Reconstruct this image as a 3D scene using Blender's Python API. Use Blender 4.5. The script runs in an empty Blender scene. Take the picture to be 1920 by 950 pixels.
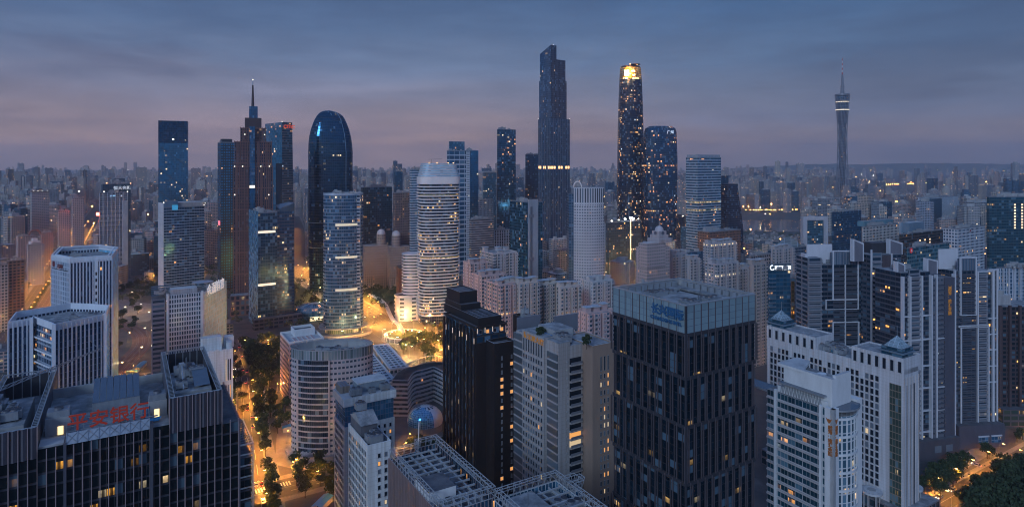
import bpy, math, random
from math import sin, cos, pi, radians, sqrt, floor
random.seed(7)
C = bpy.context.scene.collection
S = bpy.context.scene
F = 1180.0; H = 182.0; HY = 305.0      # focal length in picture units, eye height in metres, horizon row
# ---------------------------------------------------------------- camera
cd = bpy.data.cameras.new('camera'); cam = bpy.data.objects.new('camera', cd); C.objects.link(cam)
cam.location = (0, 0, H); cam.rotation_euler = (pi/2, 0, 0)
cd.sensor_width = 36; cd.lens = 36*F/1920; cd.shift_y = -170/1920
cd.clip_start = 1; cd.clip_end = 60000
S.camera = cam
# ---------------------------------------------------------------- exposure
S.view_settings.view_transform = 'Standard'; S.view_settings.look = 'None'
S.view_settings.exposure = 0.0; S.view_settings.gamma = 1
S.render.engine = 'CYCLES'
S.cycles.max_bounces = 5; S.cycles.diffuse_bounces = 2; S.cycles.glossy_bounces = 3
S.cycles.transmission_bounces = 2; S.cycles.volume_bounces = 2; S.cycles.transparent_max_bounces = 6
S.cycles.caustics_reflective = False; S.cycles.caustics_refractive = False
S.cycles.sample_clamp_indirect = 4; S.cycles.sample_clamp_direct = 0
S.cycles.use_denoising = True
S.cycles.pixel_filter_type = 'BLACKMAN_HARRIS'; S.cycles.filter_width = 1.05
HAZE = 8.5e-5
# ---------------------------------------------------------------- sky
SUN_EL, SUN_AZ = radians(2.0), radians(205)
w = bpy.data.worlds.new('World'); S.world = w; w.use_nodes = True
nt = w.node_tree; nt.nodes.clear()
def nd(nt, t, **kw):
    n = nt.nodes.new(t)
    for k, v in kw.items(): setattr(n, k, v)
    return n
def mth(nt, op, a, b=None, c=None):
    n = nd(nt, 'ShaderNodeMath', operation=op)
    for i, x in enumerate((a, b, c)):
        if x is None: continue
        if isinstance(x, (int, float)): n.inputs[i].default_value = x
        else: nt.links.new(x, n.inputs[i])
    return n.outputs[0]
def mixc(nt, f, a, b, mode='MIX'):
    n = nd(nt, 'ShaderNodeMix', data_type='RGBA', blend_type=mode)
    for i, x in ((0, f), (6, a), (7, b)):
        if isinstance(x, (int, float)): n.inputs[i].default_value = x
        elif isinstance(x, tuple): n.inputs[i].default_value = (*x, 1) if len(x) == 3 else x
        else: nt.links.new(x, n.inputs[i])
    return n.outputs[2]
def ramp(nt, f, stops, interp='EASE'):
    n = nd(nt, 'ShaderNodeValToRGB'); n.color_ramp.interpolation = interp
    el = n.color_ramp.elements
    while len(el) < len(stops): el.new(0.5)
    for e, (p, c) in zip(el, stops): e.position = p; e.color = (*c, 1)
    nt.links.new(f, n.inputs[0]); return n.outputs[0]
tc = nd(nt, 'ShaderNodeTexCoord'); sp = nd(nt, 'ShaderNodeSeparateXYZ')
nt.links.new(tc.outputs['Generated'], sp.inputs[0])
X_, Y_, Z_ = sp.outputs
el = mth(nt, 'MAXIMUM', Z_, 0.0)
mp = nd(nt, 'ShaderNodeMapping'); mp.inputs['Scale'].default_value = (1.0, 1.0, 5.5); mp.inputs['Rotation'].default_value = (0.0, 0.16, 0)
nt.links.new(tc.outputs['Generated'], mp.inputs[0])
n1 = nd(nt, 'ShaderNodeTexNoise'); n1.inputs['Scale'].default_value = 2.2; n1.inputs['Detail'].default_value = 6; n1.inputs['Roughness'].default_value = .52; n1.inputs['Distortion'].default_value = .35
nt.links.new(mp.outputs[0], n1.inputs['Vector'])
n2 = nd(nt, 'ShaderNodeTexNoise'); n2.inputs['Scale'].default_value = 7; n2.inputs['Detail'].default_value = 5; n2.inputs['Roughness'].default_value = .6
nt.links.new(mp.outputs[0], n2.inputs['Vector'])
el2 = mth(nt, 'ADD', el, mth(nt, 'MULTIPLY', mth(nt, 'SUBTRACT', n1.outputs[0], .5), .10))
warm = ramp(nt, el2, [(0, (.54, .36, .31)), (.022, (.64, .41, .33)), (.05, (.37, .275, .30)), (.115, (.190, .205, .320)), (.165, (.108, .162, .300)), (.21, (.068, .125, .262)), (.27, (.040, .092, .220)), (.5, (.08, .16, .36)), (1, (.10, .20, .48))])
cool = ramp(nt, el2, [(0, (.27, .235, .27)), (.03, (.27, .23, .265)), (.08, (.120, .162, .285)), (.15, (.060, .125, .270)), (.25, (.027, .090, .235)), (.5, (.07, .15, .35)), (1, (.10, .20, .48))])
azf = nd(nt, 'ShaderNodeMapRange', interpolation_type='SMOOTHSTEP'); azf.inputs[1].default_value = -.15; azf.inputs[2].default_value = .52
nt.links.new(mth(nt, 'ADD', X_, mth(nt, 'MULTIPLY', mth(nt, 'SUBTRACT', n1.outputs[0], .5), .25)), azf.inputs[0])
grad = mixc(nt, azf.outputs[0], warm, cool)
cl = ramp(nt, n1.outputs[0], [(.34, (.62, .67, .77)), (.50, (.93, .95, .98)), (.68, (1.24, 1.20, 1.18))])
grad = mixc(nt, 1.0, grad, cl, 'MULTIPLY')
cl2 = ramp(nt, n2.outputs[0], [(.3, (.86, .88, .92)), (.7, (1.12, 1.10, 1.08))])
grad = mixc(nt, 1.0, grad, cl2, 'MULTIPLY')
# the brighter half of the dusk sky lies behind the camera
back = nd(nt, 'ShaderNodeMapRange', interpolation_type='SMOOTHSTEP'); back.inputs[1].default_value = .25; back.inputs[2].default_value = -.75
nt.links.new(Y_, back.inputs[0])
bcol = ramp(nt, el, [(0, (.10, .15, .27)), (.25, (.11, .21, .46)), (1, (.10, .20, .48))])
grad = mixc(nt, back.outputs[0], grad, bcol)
sky = nd(nt, 'ShaderNodeTexSky', sky_type='NISHITA', sun_disc=False, sun_elevation=SUN_EL, sun_rotation=SUN_AZ, air_density=1.0, dust_density=2.0)
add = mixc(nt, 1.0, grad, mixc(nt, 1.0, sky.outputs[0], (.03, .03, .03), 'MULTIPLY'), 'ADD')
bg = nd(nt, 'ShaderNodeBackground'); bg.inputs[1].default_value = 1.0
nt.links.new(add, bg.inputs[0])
wo = nd(nt, 'ShaderNodeOutputWorld'); nt.links.new(bg.outputs[0], wo.inputs[0])
w.cycles.sampling_method = 'MANUAL'; w.cycles.sample_map_resolution = 512
# ---------------------------------------------------------------- the last light of the sky, low behind the camera
sl = bpy.data.lights.new('sun', 'SUN'); sl.energy = 1.6; sl.angle = radians(14); sl.color = (.52, .73, 1.0)
so = bpy.data.objects.new('sun', sl); C.objects.link(so)
so.rotation_euler = (radians(66), 0, radians(-24))
# ---------------------------------------------------------------- materials
def principled(name):
    m = bpy.data.materials.new(name); m.use_nodes = True
    t = m.node_tree; return m, t, t.nodes['Principled BSDF']
_pc = {}
def plain(col, rough=.7, metal=0.0, var=.18, scale=.25, emit=None, es=0):
    key = (col, rough, metal, var, scale, emit, es)
    if key in _pc: return _pc[key]
    m, t, b = principled('paint_%d' % len(_pc))
    b.inputs['Roughness'].default_value = rough; b.inputs['Metallic'].default_value = metal
    if var > 0:
        g = nd(t, 'ShaderNodeNewGeometry')
        mp = nd(t, 'ShaderNodeMapping'); mp.inputs['Scale'].default_value = (1, 1, .25); t.links.new(g.outputs['Position'], mp.inputs[0])
        n = nd(t, 'ShaderNodeTexNoise'); n.inputs['Scale'].default_value = scale; n.inputs['Detail'].default_value = 5; n.inputs['Roughness'].default_value = .62
        t.links.new(mp.outputs[0], n.inputs[0])
        f = ramp(t, n.outputs[0], [(.3, (1-var,)*3), (.72, (1+var*.6,)*3)], 'LINEAR')
        c_ = mixc(t, 1.0, tuple(col), f, 'MULTIPLY')
        if scale in (.25, .4) and rough >= .65:      # cladding joints, rain streaks
            sx = nd(t, 'ShaderNodeSeparateXYZ'); t.links.new(g.outputs['Position'], sx.inputs[0])
            j = mth(t, 'LESS_THAN', mth(t, 'FRACT', mth(t, 'MULTIPLY', sx.outputs[2], 1/1.7)), .07)
            c_ = mixc(t, mth(t, 'MULTIPLY', j, .35), c_, tuple(x*.45 for x in col))
            m2 = nd(t, 'ShaderNodeMapping'); m2.inputs['Scale'].default_value = (1.2, 1.2, .03); t.links.new(g.outputs['Position'], m2.inputs[0])
            s2 = nd(t, 'ShaderNodeTexNoise'); s2.inputs['Scale'].default_value = .9; s2.inputs['Detail'].default_value = 3; t.links.new(m2.outputs[0], s2.inputs[0])
            c_ = mixc(t, 1.0, c_, ramp(t, s2.outputs[0], [(.38, (.82, .80, .78)), (.6, (1.04, 1.04, 1.04))], 'LINEAR'), 'MULTIPLY')
        t.links.new(c_, b.inputs['Base Color'])
    else: b.inputs['Base Color'].default_value = (*col, 1)
    if emit: b.inputs['Emission Color'].default_value = (*emit, 1); b.inputs['Emission Strength'].default_value = es
    _pc[key] = m; return m
WARM = (1.0, .42, .10); WHITE = (1.0, .70, .36); COOLW = (.70, .85, 1.0); AMBER = (1.0, .36, .06)
_fn = [0]; LITK = .62
def facade(wall, glass=(.03, .05, .08), x=(.15, .85), y=(.2, .85), lit=.03, es=2.2, litc=WARM, row=0.0, metal=.55, gr=.10, sub=0, subw=.06,
           wr=.75, blind=.15, wall2=None, w2=(0, 0), wmetal=0.0, rand_tint=0.0, var=.16, tilt=.012, clump=1.0, gv=.65):
    """One wall of glazing bays.  UV is counted in bays (u) and storeys (v): the bay grid is the wall's own pattern."""
    _fn[0] += 1
    m, t, b = principled('cladding_%d' % _fn[0]); L = t.links.new
    glass = (glass[0]*.75, glass[1]*1.65, glass[2]*1.9); lit *= LITK; row *= .45
    uv = nd(t, 'ShaderNodeUVMap'); s = nd(t, 'ShaderNodeSeparateXYZ'); L(uv.outputs[0], s.inputs[0])
    u, v = s.outputs[0], s.outputs[1]
    fu, fv = mth(t, 'FRACT', u), mth(t, 'FRACT', v)
    iu, iv = mth(t, 'FLOOR', u), mth(t, 'FLOOR', v)
    def band(f, a, bb):
        return mth(t, 'MULTIPLY', mth(t, 'GREATER_THAN', f, a), mth(t, 'LESS_THAN', f, bb))
    mask = None
    if x[0] > 0 or x[1] < 1: mask = band(fu, *x)
    if y[0] > 0 or y[1] < 1:
        k = band(fv, *y); mask = k if mask is None else mth(t, 'MULTIPLY', mask, k)
    if mask is None: mask = mth(t, 'ADD', 1.0, 0.0)
    if sub:
        k = mth(t, 'GREATER_THAN', mth(t, 'FRACT', mth(t, 'MULTIPLY', u, float(sub))), subw)
        mask = mth(t, 'MULTIPLY', mask, k)
    oi = nd(t, 'ShaderNodeObjectInfo')
    cb = nd(t, 'ShaderNodeCombineXYZ'); L(iu, cb.inputs[0]); L(iv, cb.inputs[1]); L(mth(t, 'MULTIPLY', oi.outputs['Random'], 91.0), cb.inputs[2])
    wn = nd(t, 'ShaderNodeTexWhiteNoise', noise_dimensions='3D'); L(cb.outputs[0], wn.inputs[0])
    ws = nd(t, 'ShaderNodeSeparateColor'); L(wn.outputs[1], ws.inputs[0])
    r1, r2, r3 = ws.outputs
    # lit panes gather in clumps and, where row > 0, in whole storeys
    cn = nd(t, 'ShaderNodeTexNoise'); cn.inputs['Scale'].default_value = .23; cn.inputs['Detail'].default_value = 1
    mv = nd(t, 'ShaderNodeMapping'); mv.inputs['Scale'].default_value = (.55, 1.3, 1); L(cb.outputs[0], mv.inputs[0]); L(mv.outputs[0], cn.inputs[0])
    thr = mth(t, 'MULTIPLY', mth(t, 'POWER', mth(t, 'MULTIPLY', cn.outputs[0], 2.0), 5.0 * clump), lit)
    if row > 0:
        rn = nd(t, 'ShaderNodeTexWhiteNoise', noise_dimensions='2D'); c2 = nd(t, 'ShaderNodeCombineXYZ')
        L(iv, c2.inputs[0]); L(mth(t, 'MULTIPLY', oi.outputs['Random'], 57.0), c2.inputs[1]); L(c2.outputs[0], rn.inputs[0])
        thr = mth(t, 'MAXIMUM', thr, mth(t, 'MULTIPLY', mth(t, 'LESS_THAN', rn.outputs[0], row), .62))
    on = mth(t, 'LESS_THAN', r1, thr)
    # glass
    g1 = mixc(t, r2, tuple(c*(1-.45*gv) for c in glass), tuple(c*(1+.5*gv) for c in glass))
    bl = mth(t, 'LESS_THAN', r3, blind)
    g2 = mixc(t, mth(t, 'MULTIPLY', bl, .55), g1, (.12, .19, .25))
    wc = tuple(wall)
    if wall2:
        wc = mixc(t, band(fv, *w2), wc, tuple(wall2))
    geo = nd(t, 'ShaderNodeNewGeometry')
    gm = nd(t, 'ShaderNodeMapping'); gm.inputs['Scale'].default_value = (1, 1, .3); L(geo.outputs['Position'], gm.inputs[0])
    dn = nd(t, 'ShaderNodeTexNoise'); dn.inputs['Scale'].default_value = .13; dn.inputs['Detail'].default_value = 6; dn.inputs['Roughness'].default_value = .65; L(gm.outputs[0], dn.inputs[0])
    dirt = ramp(t, dn.outputs[0], [(.3, (1-var,)*3), (.7, (1+var*.7,)*3)], 'LINEAR')
    wc = mixc(t, 1.0, wc, dirt, 'MULTIPLY')
    if rand_tint:
        tint = ramp(t, oi.outputs['Random'], [(0, (1-rand_tint, 1-rand_tint*.8, 1-rand_tint*.5)), (.35, (1.0, .93, .9)), (.6, (1+rand_tint*.4, 1.0, .92)), (1, (.85, .92, 1.06))], 'LINEAR')
        wc = mixc(t, 1.0, wc, tint, 'MULTIPLY')
    L(mixc(t, mask, wc, g2), b.inputs['Base Color'])
    L(mth(t, 'ADD', mth(t, 'MULTIPLY', mask, mth(t, 'MULTIPLY', mth(t, 'SUBTRACT', 1.0, bl), metal - wmetal)), wmetal), b.inputs['Metallic'])
    L(mth(t, 'ADD', mth(t, 'MULTIPLY', mask, mth(t, 'ADD', mth(t, 'MULTIPLY', r2, .05), gr - wr)), wr), b.inputs['Roughness'])
    e = mth(t, 'MULTIPLY', on, mth(t, 'MULTIPLY', mask, band(fv, .0, .74)))
    e = mth(t, 'MULTIPLY', e, mth(t, 'ADD', .12, mth(t, 'GREATER_THAN', mth(t, 'FRACT', mth(t, 'ADD', fu, mth(t, 'MULTIPLY', r2, 7.0))), .38)))
    hv = mth(t, 'ADD', mth(t, 'MULTIPLY', fv, .9), .25)
    pn = nd(t, 'ShaderNodeTexNoise'); pn.inputs['Scale'].default_value = 3.1; pn.inputs['Detail'].default_value = 2; L(uv.outputs[0], pn.inputs[0])
    e = mth(t, 'MULTIPLY', e, mth(t, 'MULTIPLY', hv, mth(t, 'MULTIPLY', pn.outputs[0], 2.0)))
    e = mth(t, 'MULTIPLY', e, mth(t, 'ADD', mth(t, 'MULTIPLY', mth(t, 'MULTIPLY', r2, r2), 2.2), .25))
    L(mth(t, 'MULTIPLY', e, es*.62), b.inputs['Emission Strength'])
    lc = ramp(t, r3, [(0, litc), (.62, litc), (.72, WHITE), (.93, (1, .8, .5)), (.97, COOLW)], 'CONSTANT')
    L(lc, b.inputs['Emission Color'])
    if tilt:
        vm = nd(t, 'ShaderNodeVectorMath', operation='SUBTRACT'); L(wn.outputs[1], vm.inputs[0]); vm.inputs[1].default_value = (.5, .5, .5)
        v2 = nd(t, 'ShaderNodeVectorMath', operation='SCALE'); L(vm.outputs[0], v2.inputs[0]); L(mth(t, 'MULTIPLY', mask, tilt*2), v2.inputs[3])
        v3 = nd(t, 'ShaderNodeVectorMath', operation='ADD'); L(geo.outputs['Normal'], v3.inputs[0]); L(v2.outputs[0], v3.inputs[1])
        v4 = nd(t, 'ShaderNodeVectorMath', operation='NORMALIZE'); L(v3.outputs[0], v4.inputs[0]); L(v4.outputs[0], b.inputs['Normal'])
    m['bay'] = 1
    return m
def lamp_mat(col, st):
    m, t, b = principled('lamp_glass_%d' % len(bpy.data.materials)); b.inputs['Base Color'].default_value = (.8, .8, .8, 1)
    b.inputs['Emission Color'].default_value = (*col, 1); b.inputs['Emission Strength'].default_value = st
    return m
def noisy(name, cols, scale, rough=.9, detail=8, stretch=(1, 1, 1)):
    m, t, b = principled(name); g = nd(t, 'ShaderNodeNewGeometry')
    mp = nd(t, 'ShaderNodeMapping'); mp.inputs['Scale'].default_value = stretch; t.links.new(g.outputs['Position'], mp.inputs[0])
    n = nd(t, 'ShaderNodeTexNoise'); n.inputs['Scale'].default_value = scale; n.inputs['Detail'].default_value = detail; n.inputs['Roughness'].default_value = .65
    t.links.new(mp.outputs[0], n.inputs[0])
    k = len(cols); t.links.new(ramp(t, n.outputs[0], [(.3+.4*i/(k-1), c) for i, c in enumerate(cols)], 'LINEAR'), b.inputs['Base Color'])
    b.inputs['Roughness'].default_value = rough
    return m
# ---------------------------------------------------------------- mesh builder
class MB:
    def __init__(s): s.v, s.f, s.uv, s.mi, s.m = [], [], [], [], []
    def mat(s, m):
        if m not in s.m: s.m.append(m)
        return s.m.index(m)
    def face(s, pts, m, uvs=None):
        k = len(s.v); s.v += [tuple(p) for p in pts]; s.f.append(tuple(range(k, k+len(pts))))
        s.uv += uvs if uvs else [(p[0]*.3, p[1]*.3) for p in pts]; s.mi.append(s.mat(m))
    def wall(s, p, q, z0, z1, m, cw=3.2, ch=3.4, u0=None, zt=None, p2=None, q2=None, n=None):
        L = math.hypot(q[0]-p[0], q[1]-p[1])
        if u0 is None:
            ua, ub = 0, (n if n else max(1, round(L/cw)))
        else: ua, ub = u0, u0+L/cw
        zt = z1 if zt is None else zt
        p2 = p2 or p; q2 = q2 or q
        ro = s.off if hasattr(s, 'off') else 0
        s.face([(*p, z0), (*q, z0), (*q2, z1), (*p2, z1)], m, [(ua+ro, (z0-zt)/ch), (ub+ro, (z0-zt)/ch), (ub+ro, (z1-zt)/ch), (ua+ro, (z1-zt)/ch)])
        return ub
    def prism(s, out, z0, z1, m, top=None, cw=3.2, ch=3.4, cont=False, zt=None, bottom=None):
        u = 0 if cont else None
        for i in range(len(out)):
            r = s.wall(out[i], out[(i+1) % len(out)], z0, z1, m, cw, ch, u, zt)
            if cont: u = r
        if top: s.face([(*p, z1) for p in out], top)
        if bottom: s.face([(*p, z0) for p in reversed(out)], bottom)
    def box(s, u0, u1, v0, v1, z0, z1, m, top=None, cw=3.2, ch=3.4, zt=None, bottom=None):
        s.prism([(u0, v0), (u1, v0), (u1, v1), (u0, v1)], z0, z1, m, top or m, cw, ch, zt=zt, bottom=bottom or (top or m))
    def loft(s, lv, m, top=None, cw=3.2, ch=3.4, cont=True):
        """lv: [(z, outline)], same point count"""
        zt = lv[-1][0]; n = len(lv[0][1])
        base = lv[len(lv)//2][1]; us = [0]
        for i in range(n):
            a, b = base[i], base[(i+1) % n]; us.append(us[-1]+math.hypot(b[0]-a[0], b[1]-a[1])/cw)
        if cont: us = [x*round(us[-1])/us[-1] for x in us] if us[-1] > 1 else us
        for (za, A), (zb, B) in zip(lv, lv[1:]):
            for i in range(n):
                j = (i+1) % n
                s.face([(*A[i], za), (*A[j], za), (*B[j], zb), (*B[i], zb)], m, [(us[i], (za-zt)/ch), (us[i+1], (za-zt)/ch), (us[i+1], (zb-zt)/ch), (us[i], (zb-zt)/ch)])
        if top: s.face([(*p, lv[-1][0]) for p in lv[-1][1]], top)
    def bar(s, a, b, r, m, sides=4, r2=None):
        """a straight member from a to b"""
        ax, ay, az = a; bx, by, bz = b; d = (bx-ax, by-ay, bz-az); L = sqrt(sum(x*x for x in d)) or 1; d = tuple(x/L for x in d)
        up = (0, 0, 1) if abs(d[2]) < .95 else (1, 0, 0)
        e = (d[1]*up[2]-d[2]*up[1], d[2]*up[0]-d[0]*up[2], d[0]*up[1]-d[1]*up[0]); le = sqrt(sum(x*x for x in e)); e = tuple(x/le for x in e)
        g = (e[1]*d[2]-e[2]*d[1], e[2]*d[0]-e[0]*d[2], e[0]*d[1]-e[1]*d[0]); r2 = r if r2 is None else r2
        A, Bq = [], []
        for i in range(sides):
            t = 2*pi*(i+.5)/sides; c_, s_ = cos(t), sin(t)
            A.append(tuple(a[k]+r*(c_*e[k]+s_*g[k]) for k in range(3))); Bq.append(tuple(b[k]+r2*(c_*e[k]+s_*g[k]) for k in range(3)))
        for i in range(sides):
            j = (i+1) % sides; s.face([A[i], Bq[i], Bq[j], A[j]], m)
        s.face(A, m); s.face(list(reversed(Bq)), m)
    def mesh(s, name, smooth=False):
        me = bpy.data.meshes.new(name); me.from_pydata(s.v, [], s.f)
        for m in s.m: me.materials.append(m)
        me.polygons.foreach_set('material_index', s.mi)
        ul = me.uv_layers.new(name='UVMap'); ul.data.foreach_set('uv', [c for p in s.uv for c in p])
        if smooth: me.polygons.foreach_set('use_smooth', [True]*len(s.f))
        me.update(); return me
    def obj(s, name, parent=None, smooth=False, loc=None, rz=0):
        if not s.f: return None
        o = bpy.data.objects.new(name, s.mesh(name, smooth)); C.objects.link(o)
        if parent: o.parent = parent
        if loc: o.location = loc
        if rz: o.rotation_euler = (0, 0, rz)
        return o
def tag(o, label=None, cat=None, group=None, kind=None):
    if label: o['label'] = label
    if cat: o['category'] = cat
    if group: o['group'] = group
    if kind: o['kind'] = kind
    return o
def ell(cx, cy, a, b, n=40, rot=0.0, pw=2.0, t0=0, t1=2*pi, closed=True):
    out = []
    k = n if closed else n-1
    for i in range(n):
        t = t0+(t1-t0)*i/k; c_, s_ = cos(t), sin(t)
        x = a*math.copysign(abs(c_)**(2/pw), c_); y = b*math.copysign(abs(s_)**(2/pw), s_)
        out.append((cx+x*cos(rot)-y*sin(rot), cy+x*sin(rot)+y*cos(rot)))
    return out
def rect(u0, u1, v0, v1): return [(u0, v0), (u1, v0), (u1, v1), (u0, v1)]
def T(px, py, z):
    Y = F*(H-z)/(py-HY); return ((px-960)/F*Y, Y)
def D(px, Y): return ((px-960)/F*Y, Y)
def ztop(py, Y): return H-(py-HY)*Y/F
GR = 31.5
FOOT = []     # footprints (x, y, radius) kept clear of the filler city
WCACHE = {}
class Bld:
    def __init__(s, name, label, at, rot=GR, group=None, cat='building', kind=None):
        s.o = bpy.data.objects.new(name, None); C.objects.link(s.o); s.o.empty_display_size = 1
        s.o.location = (*at, 0); s.r = radians(rot); s.o.rotation_euler = (0, 0, s.r)
        tag(s.o, label, cat, group, kind); s.at = at; s.wins = []
        s.U = (cos(s.r), sin(s.r)); s.V = (-sin(s.r), cos(s.r))
    def loc(s, px, py, z): return s.l(T(px, py, z))
    def l(s, p):
        dx, dy = p[0]-s.at[0], p[1]-s.at[1]; return (dx*s.U[0]+dy*s.U[1], dx*s.V[0]+dy*s.V[1])
    def w(s, u, v): return (s.at[0]+u*s.U[0]+v*s.V[0], s.at[1]+u*s.U[1]+v*s.V[1])
    def _hit(s, px, d, p):
        k = (px-960)/F; return (k*p[1]-p[0])/(d[0]-k*d[1])
    def u(s, px, v=0, u=0): return s._hit(px, s.U, s.w(0, v))
    def v(s, px, u=0): return s._hit(px, s.V, s.w(u, 0))
    def z(s, px, py, v=0):
        t = s.u(px, v); return ztop(py, s.w(t, v)[1])
    def zl(s, px, py, u=0):
        t = s.v(px, u); return ztop(py, s.w(u, t)[1])
    def foot(s, u0, u1, v0, v1):
        n = max(1, int((u1-u0)/14)); k = max(1, int((v1-v0)/14))
        for i in range(n+1):
            for j in range(k+1): FOOT.append((*s.w(u0+(u1-u0)*i/n, v0+(v1-v0)*j/k), 15))
    def box(s, name, u0, u1, v0, v1, z0, z1, m, top=None, cw=3.2, ch=3.4, parent=None, zt=None):
        b = MB(); b.box(u0, u1, v0, v1, z0, z1, m, top or m, cw, ch, zt=zt)
        if z0 <= 0.1: s.foot(u0, u1, v0, v1)
        return b.obj(name, parent or s.o)
    def prism(s, name, out, z0, z1, m, top=None, cw=3.2, ch=3.4, cont=False, smooth=False, parent=None):
        b = MB(); b.prism(out, z0, z1, m, top or m, cw, ch, cont)
        if z0 <= 0.1:
            us = [p[0] for p in out]; vs = [p[1] for p in out]; s.foot(min(us), max(us), min(vs), max(vs))
        return b.obj(name, parent or s.o)
    def parapet(s, out, z, h, t, m, name='parapet', cap=None, parent=None):
        n = len(out); cx = sum(p[0] for p in out)/n; cy = sum(p[1] for p in out)/n
        inn = []
        for i in range(n):
            a, p, q = out[i-1], out[i], out[(i+1) % n]
            d1 = (p[0]-a[0], p[1]-a[1]); d2 = (q[0]-p[0], q[1]-p[1])
            l1 = math.hypot(*d1) or 1; l2 = math.hypot(*d2) or 1
            n1_ = (-d1[1]/l1, d1[0]/l1); n2_ = (-d2[1]/l2, d2[0]/l2)
            bx, by = n1_[0]+n2_[0], n1_[1]+n2_[1]; k = bx*n1_[0]+by*n1_[1]; k = k if abs(k) > .2 else .2
            inn.append((p[0]+bx*t/k, p[1]+by*t/k))
        b = MB(); cap = cap or m
        for i in range(n):
            j = (i+1) % n
            b.wall(out[i], out[j], z, z+h, m); b.wall(inn[j], inn[i], z, z+h, m)
            b.face([(*out[i], z+h), (*out[j], z+h), (*inn[j], z+h), (*inn[i], z+h)], cap)
        return b.obj(name, parent or s.o)
    def fins(s, face, a0, a1, c, z0, z1, n, w, d, m, name='mullion', ends=True, parent=None, shift=0.0):
        b = MB()
        for i in range(n+1):
            if not ends and i in (0, n): continue
            a = a0+(a1-a0)*(i+shift)/n
            if a > a1+.01: continue
            if face == 'F': b.box(a-w/2, a+w/2, c-d, c+.04, z0, z1, m)
            elif face == 'L': b.box(c-d, c+.04, a-w/2, a+w/2, z0, z1, m)
            else: b.box(c-.04, c+d, a-w/2, a+w/2, z0, z1, m)
        return b.obj(name, parent or s.o)
    def bands(s, out, zs, h, d, m, name='floor_trim', parent=None):
        """thin ledges that run round the plan"""
        g = grow(out, d); b = MB(); b.prism(g, 0, h, m, m, bottom=m); me = b.mesh(name)
        for z in zs:
            o = bpy.data.objects.new(name, me); C.objects.link(o); o.parent = parent or s.o; o.location = (0, 0, z)
    def win(s, face, a, c, z, w, h, kind='dark', name='window'):
        s.wins.append((face, a, c, z, w, h, kind, name))
    def wgrid(s, face, a0, a1, c, z0, z1, nx, nz, w, h, lit=.08, skip=None, name='window', glass=None):
        for j in range(nz):
            z = z1-(z1-z0)*(j+.5)/nz
            for i in range(nx):
                if skip and skip(i, j): continue
                a = a0+(a1-a0)*(i+.5)/nx; r = random.random()
                s.win(face, a, c, z-h/2, w, h, ('warm' if random.random() < .75 else 'white') if r < lit else ('blind' if r < lit+.2 else 'dark'), name)
    def done(s, cap=95):
        if not s.wins: return s
        s.wins.sort(key=lambda q: -q[3]-random.random()*.5)
        first, rest = s.wins[:cap], s.wins[cap:]
        for (f, a, c, z, w, h, k, nm) in first:
            key = (round(w, 2), round(h, 2), k)
            if key not in WCACHE:
                b = MB(); window_mesh(b, 0, 0, 0, w, h, k, 'F'); WCACHE[key] = b.mesh('window')
            o = bpy.data.objects.new(nm, WCACHE[key]); C.objects.link(o); o.parent = s.o
            o.location = (a, c, z) if f == 'F' else (c, a, z)
            o.rotation_euler = (0, 0, {'F': 0, 'L': -pi/2, 'R': pi/2}[f])
        if rest:
            b = MB()
            for (f, a, c, z, w, h, k, nm) in rest: window_mesh(b, a, c, z, w, h, k, f)
            o = b.obj(nm, s.o); o['kind'] = 'stuff'
        return s
def grow(out, d):
    n = len(out); g = []
    for i in range(n):
        a, p, q = out[i-1], out[i], out[(i+1) % n]
        d1 = (p[0]-a[0], p[1]-a[1]); d2 = (q[0]-p[0], q[1]-p[1]); l1 = math.hypot(*d1) or 1; l2 = math.hypot(*d2) or 1
        m1 = (d1[1]/l1, -d1[0]/l1); m2 = (d2[1]/l2, -d2[0]/l2)
        bx, by = m1[0]+m2[0], m1[1]+m2[1]; k = bx*m1[0]+by*m1[1]; k = k if abs(k) > .2 else .2
        g.append((p[0]+bx*d/k, p[1]+by*d/k))
    return g
FRAME = plain((.30, .31, .33), .5, .3, 0)
def gmat(col, rough, metal, e=None, es=0): return plain(col, rough, metal, 0, 1, e, es)
PANE = {'dark': gmat((.03, .045, .07), .08, .6), 'blind': gmat((.14, .17, .21), .35, .1), 'warm': gmat((.3, .2, .1), .4, 0, WARM, .85), 'white': gmat((.3, .3, .25), .4, 0, WHITE, .6)}
def window_mesh(b, a, c, z, w, h, kind, face):
    def P(x, y, zz):
        return (a+x, c+y, z+zz) if face == 'F' else ((c+y, a-x, z+zz) if face == 'L' else (c-y, a+x, z+zz))
    t, d = .09, .16
    def bx(x0, x1, y0, y1, z0, z1, m):
        p = [P(x, y, q) for q in (z0, z1) for (x, y) in ((x0, y0), (x1, y0), (x1, y1), (x0, y1))]
        for f in ((0, 1, 5, 4), (1, 2, 6, 5), (3, 0, 4, 7), (4, 5, 6, 7), (3, 2, 1, 0)): b.face([p[i] for i in f], m)
    bx(-w/2, -w/2+t, -d, .02, 0, h, FRAME); bx(w/2-t, w/2, -d, .02, 0, h, FRAME)
    bx(-w/2+t, w/2-t, -d, .02, h-t, h, FRAME); bx(-w/2-.1, w/2+.1, -d-.12, .02, -t, 0, FRAME)
    b.face([P(-w/2+t, -.03, 0), P(w/2-t, -.03, 0), P(w/2-t, -.03, h-t), P(-w/2+t, -.03, h-t)], PANE[kind])
ROOF = noisy('roof_grey', [(.09, .095, .105), (.22, .225, .235), (.38, .38, .39)], .22)
ROOFD = noisy('roof_dark', [(.05, .05, .06), (.10, .10, .115), (.15, .15, .16)], .2)
ROOFL = noisy('roof_pale', [(.28, .28, .29), (.42, .42, .43), (.5, .5, .5)], .16)
METAL = plain((.36, .38, .41), .45, .5, .2, .8)
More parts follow.
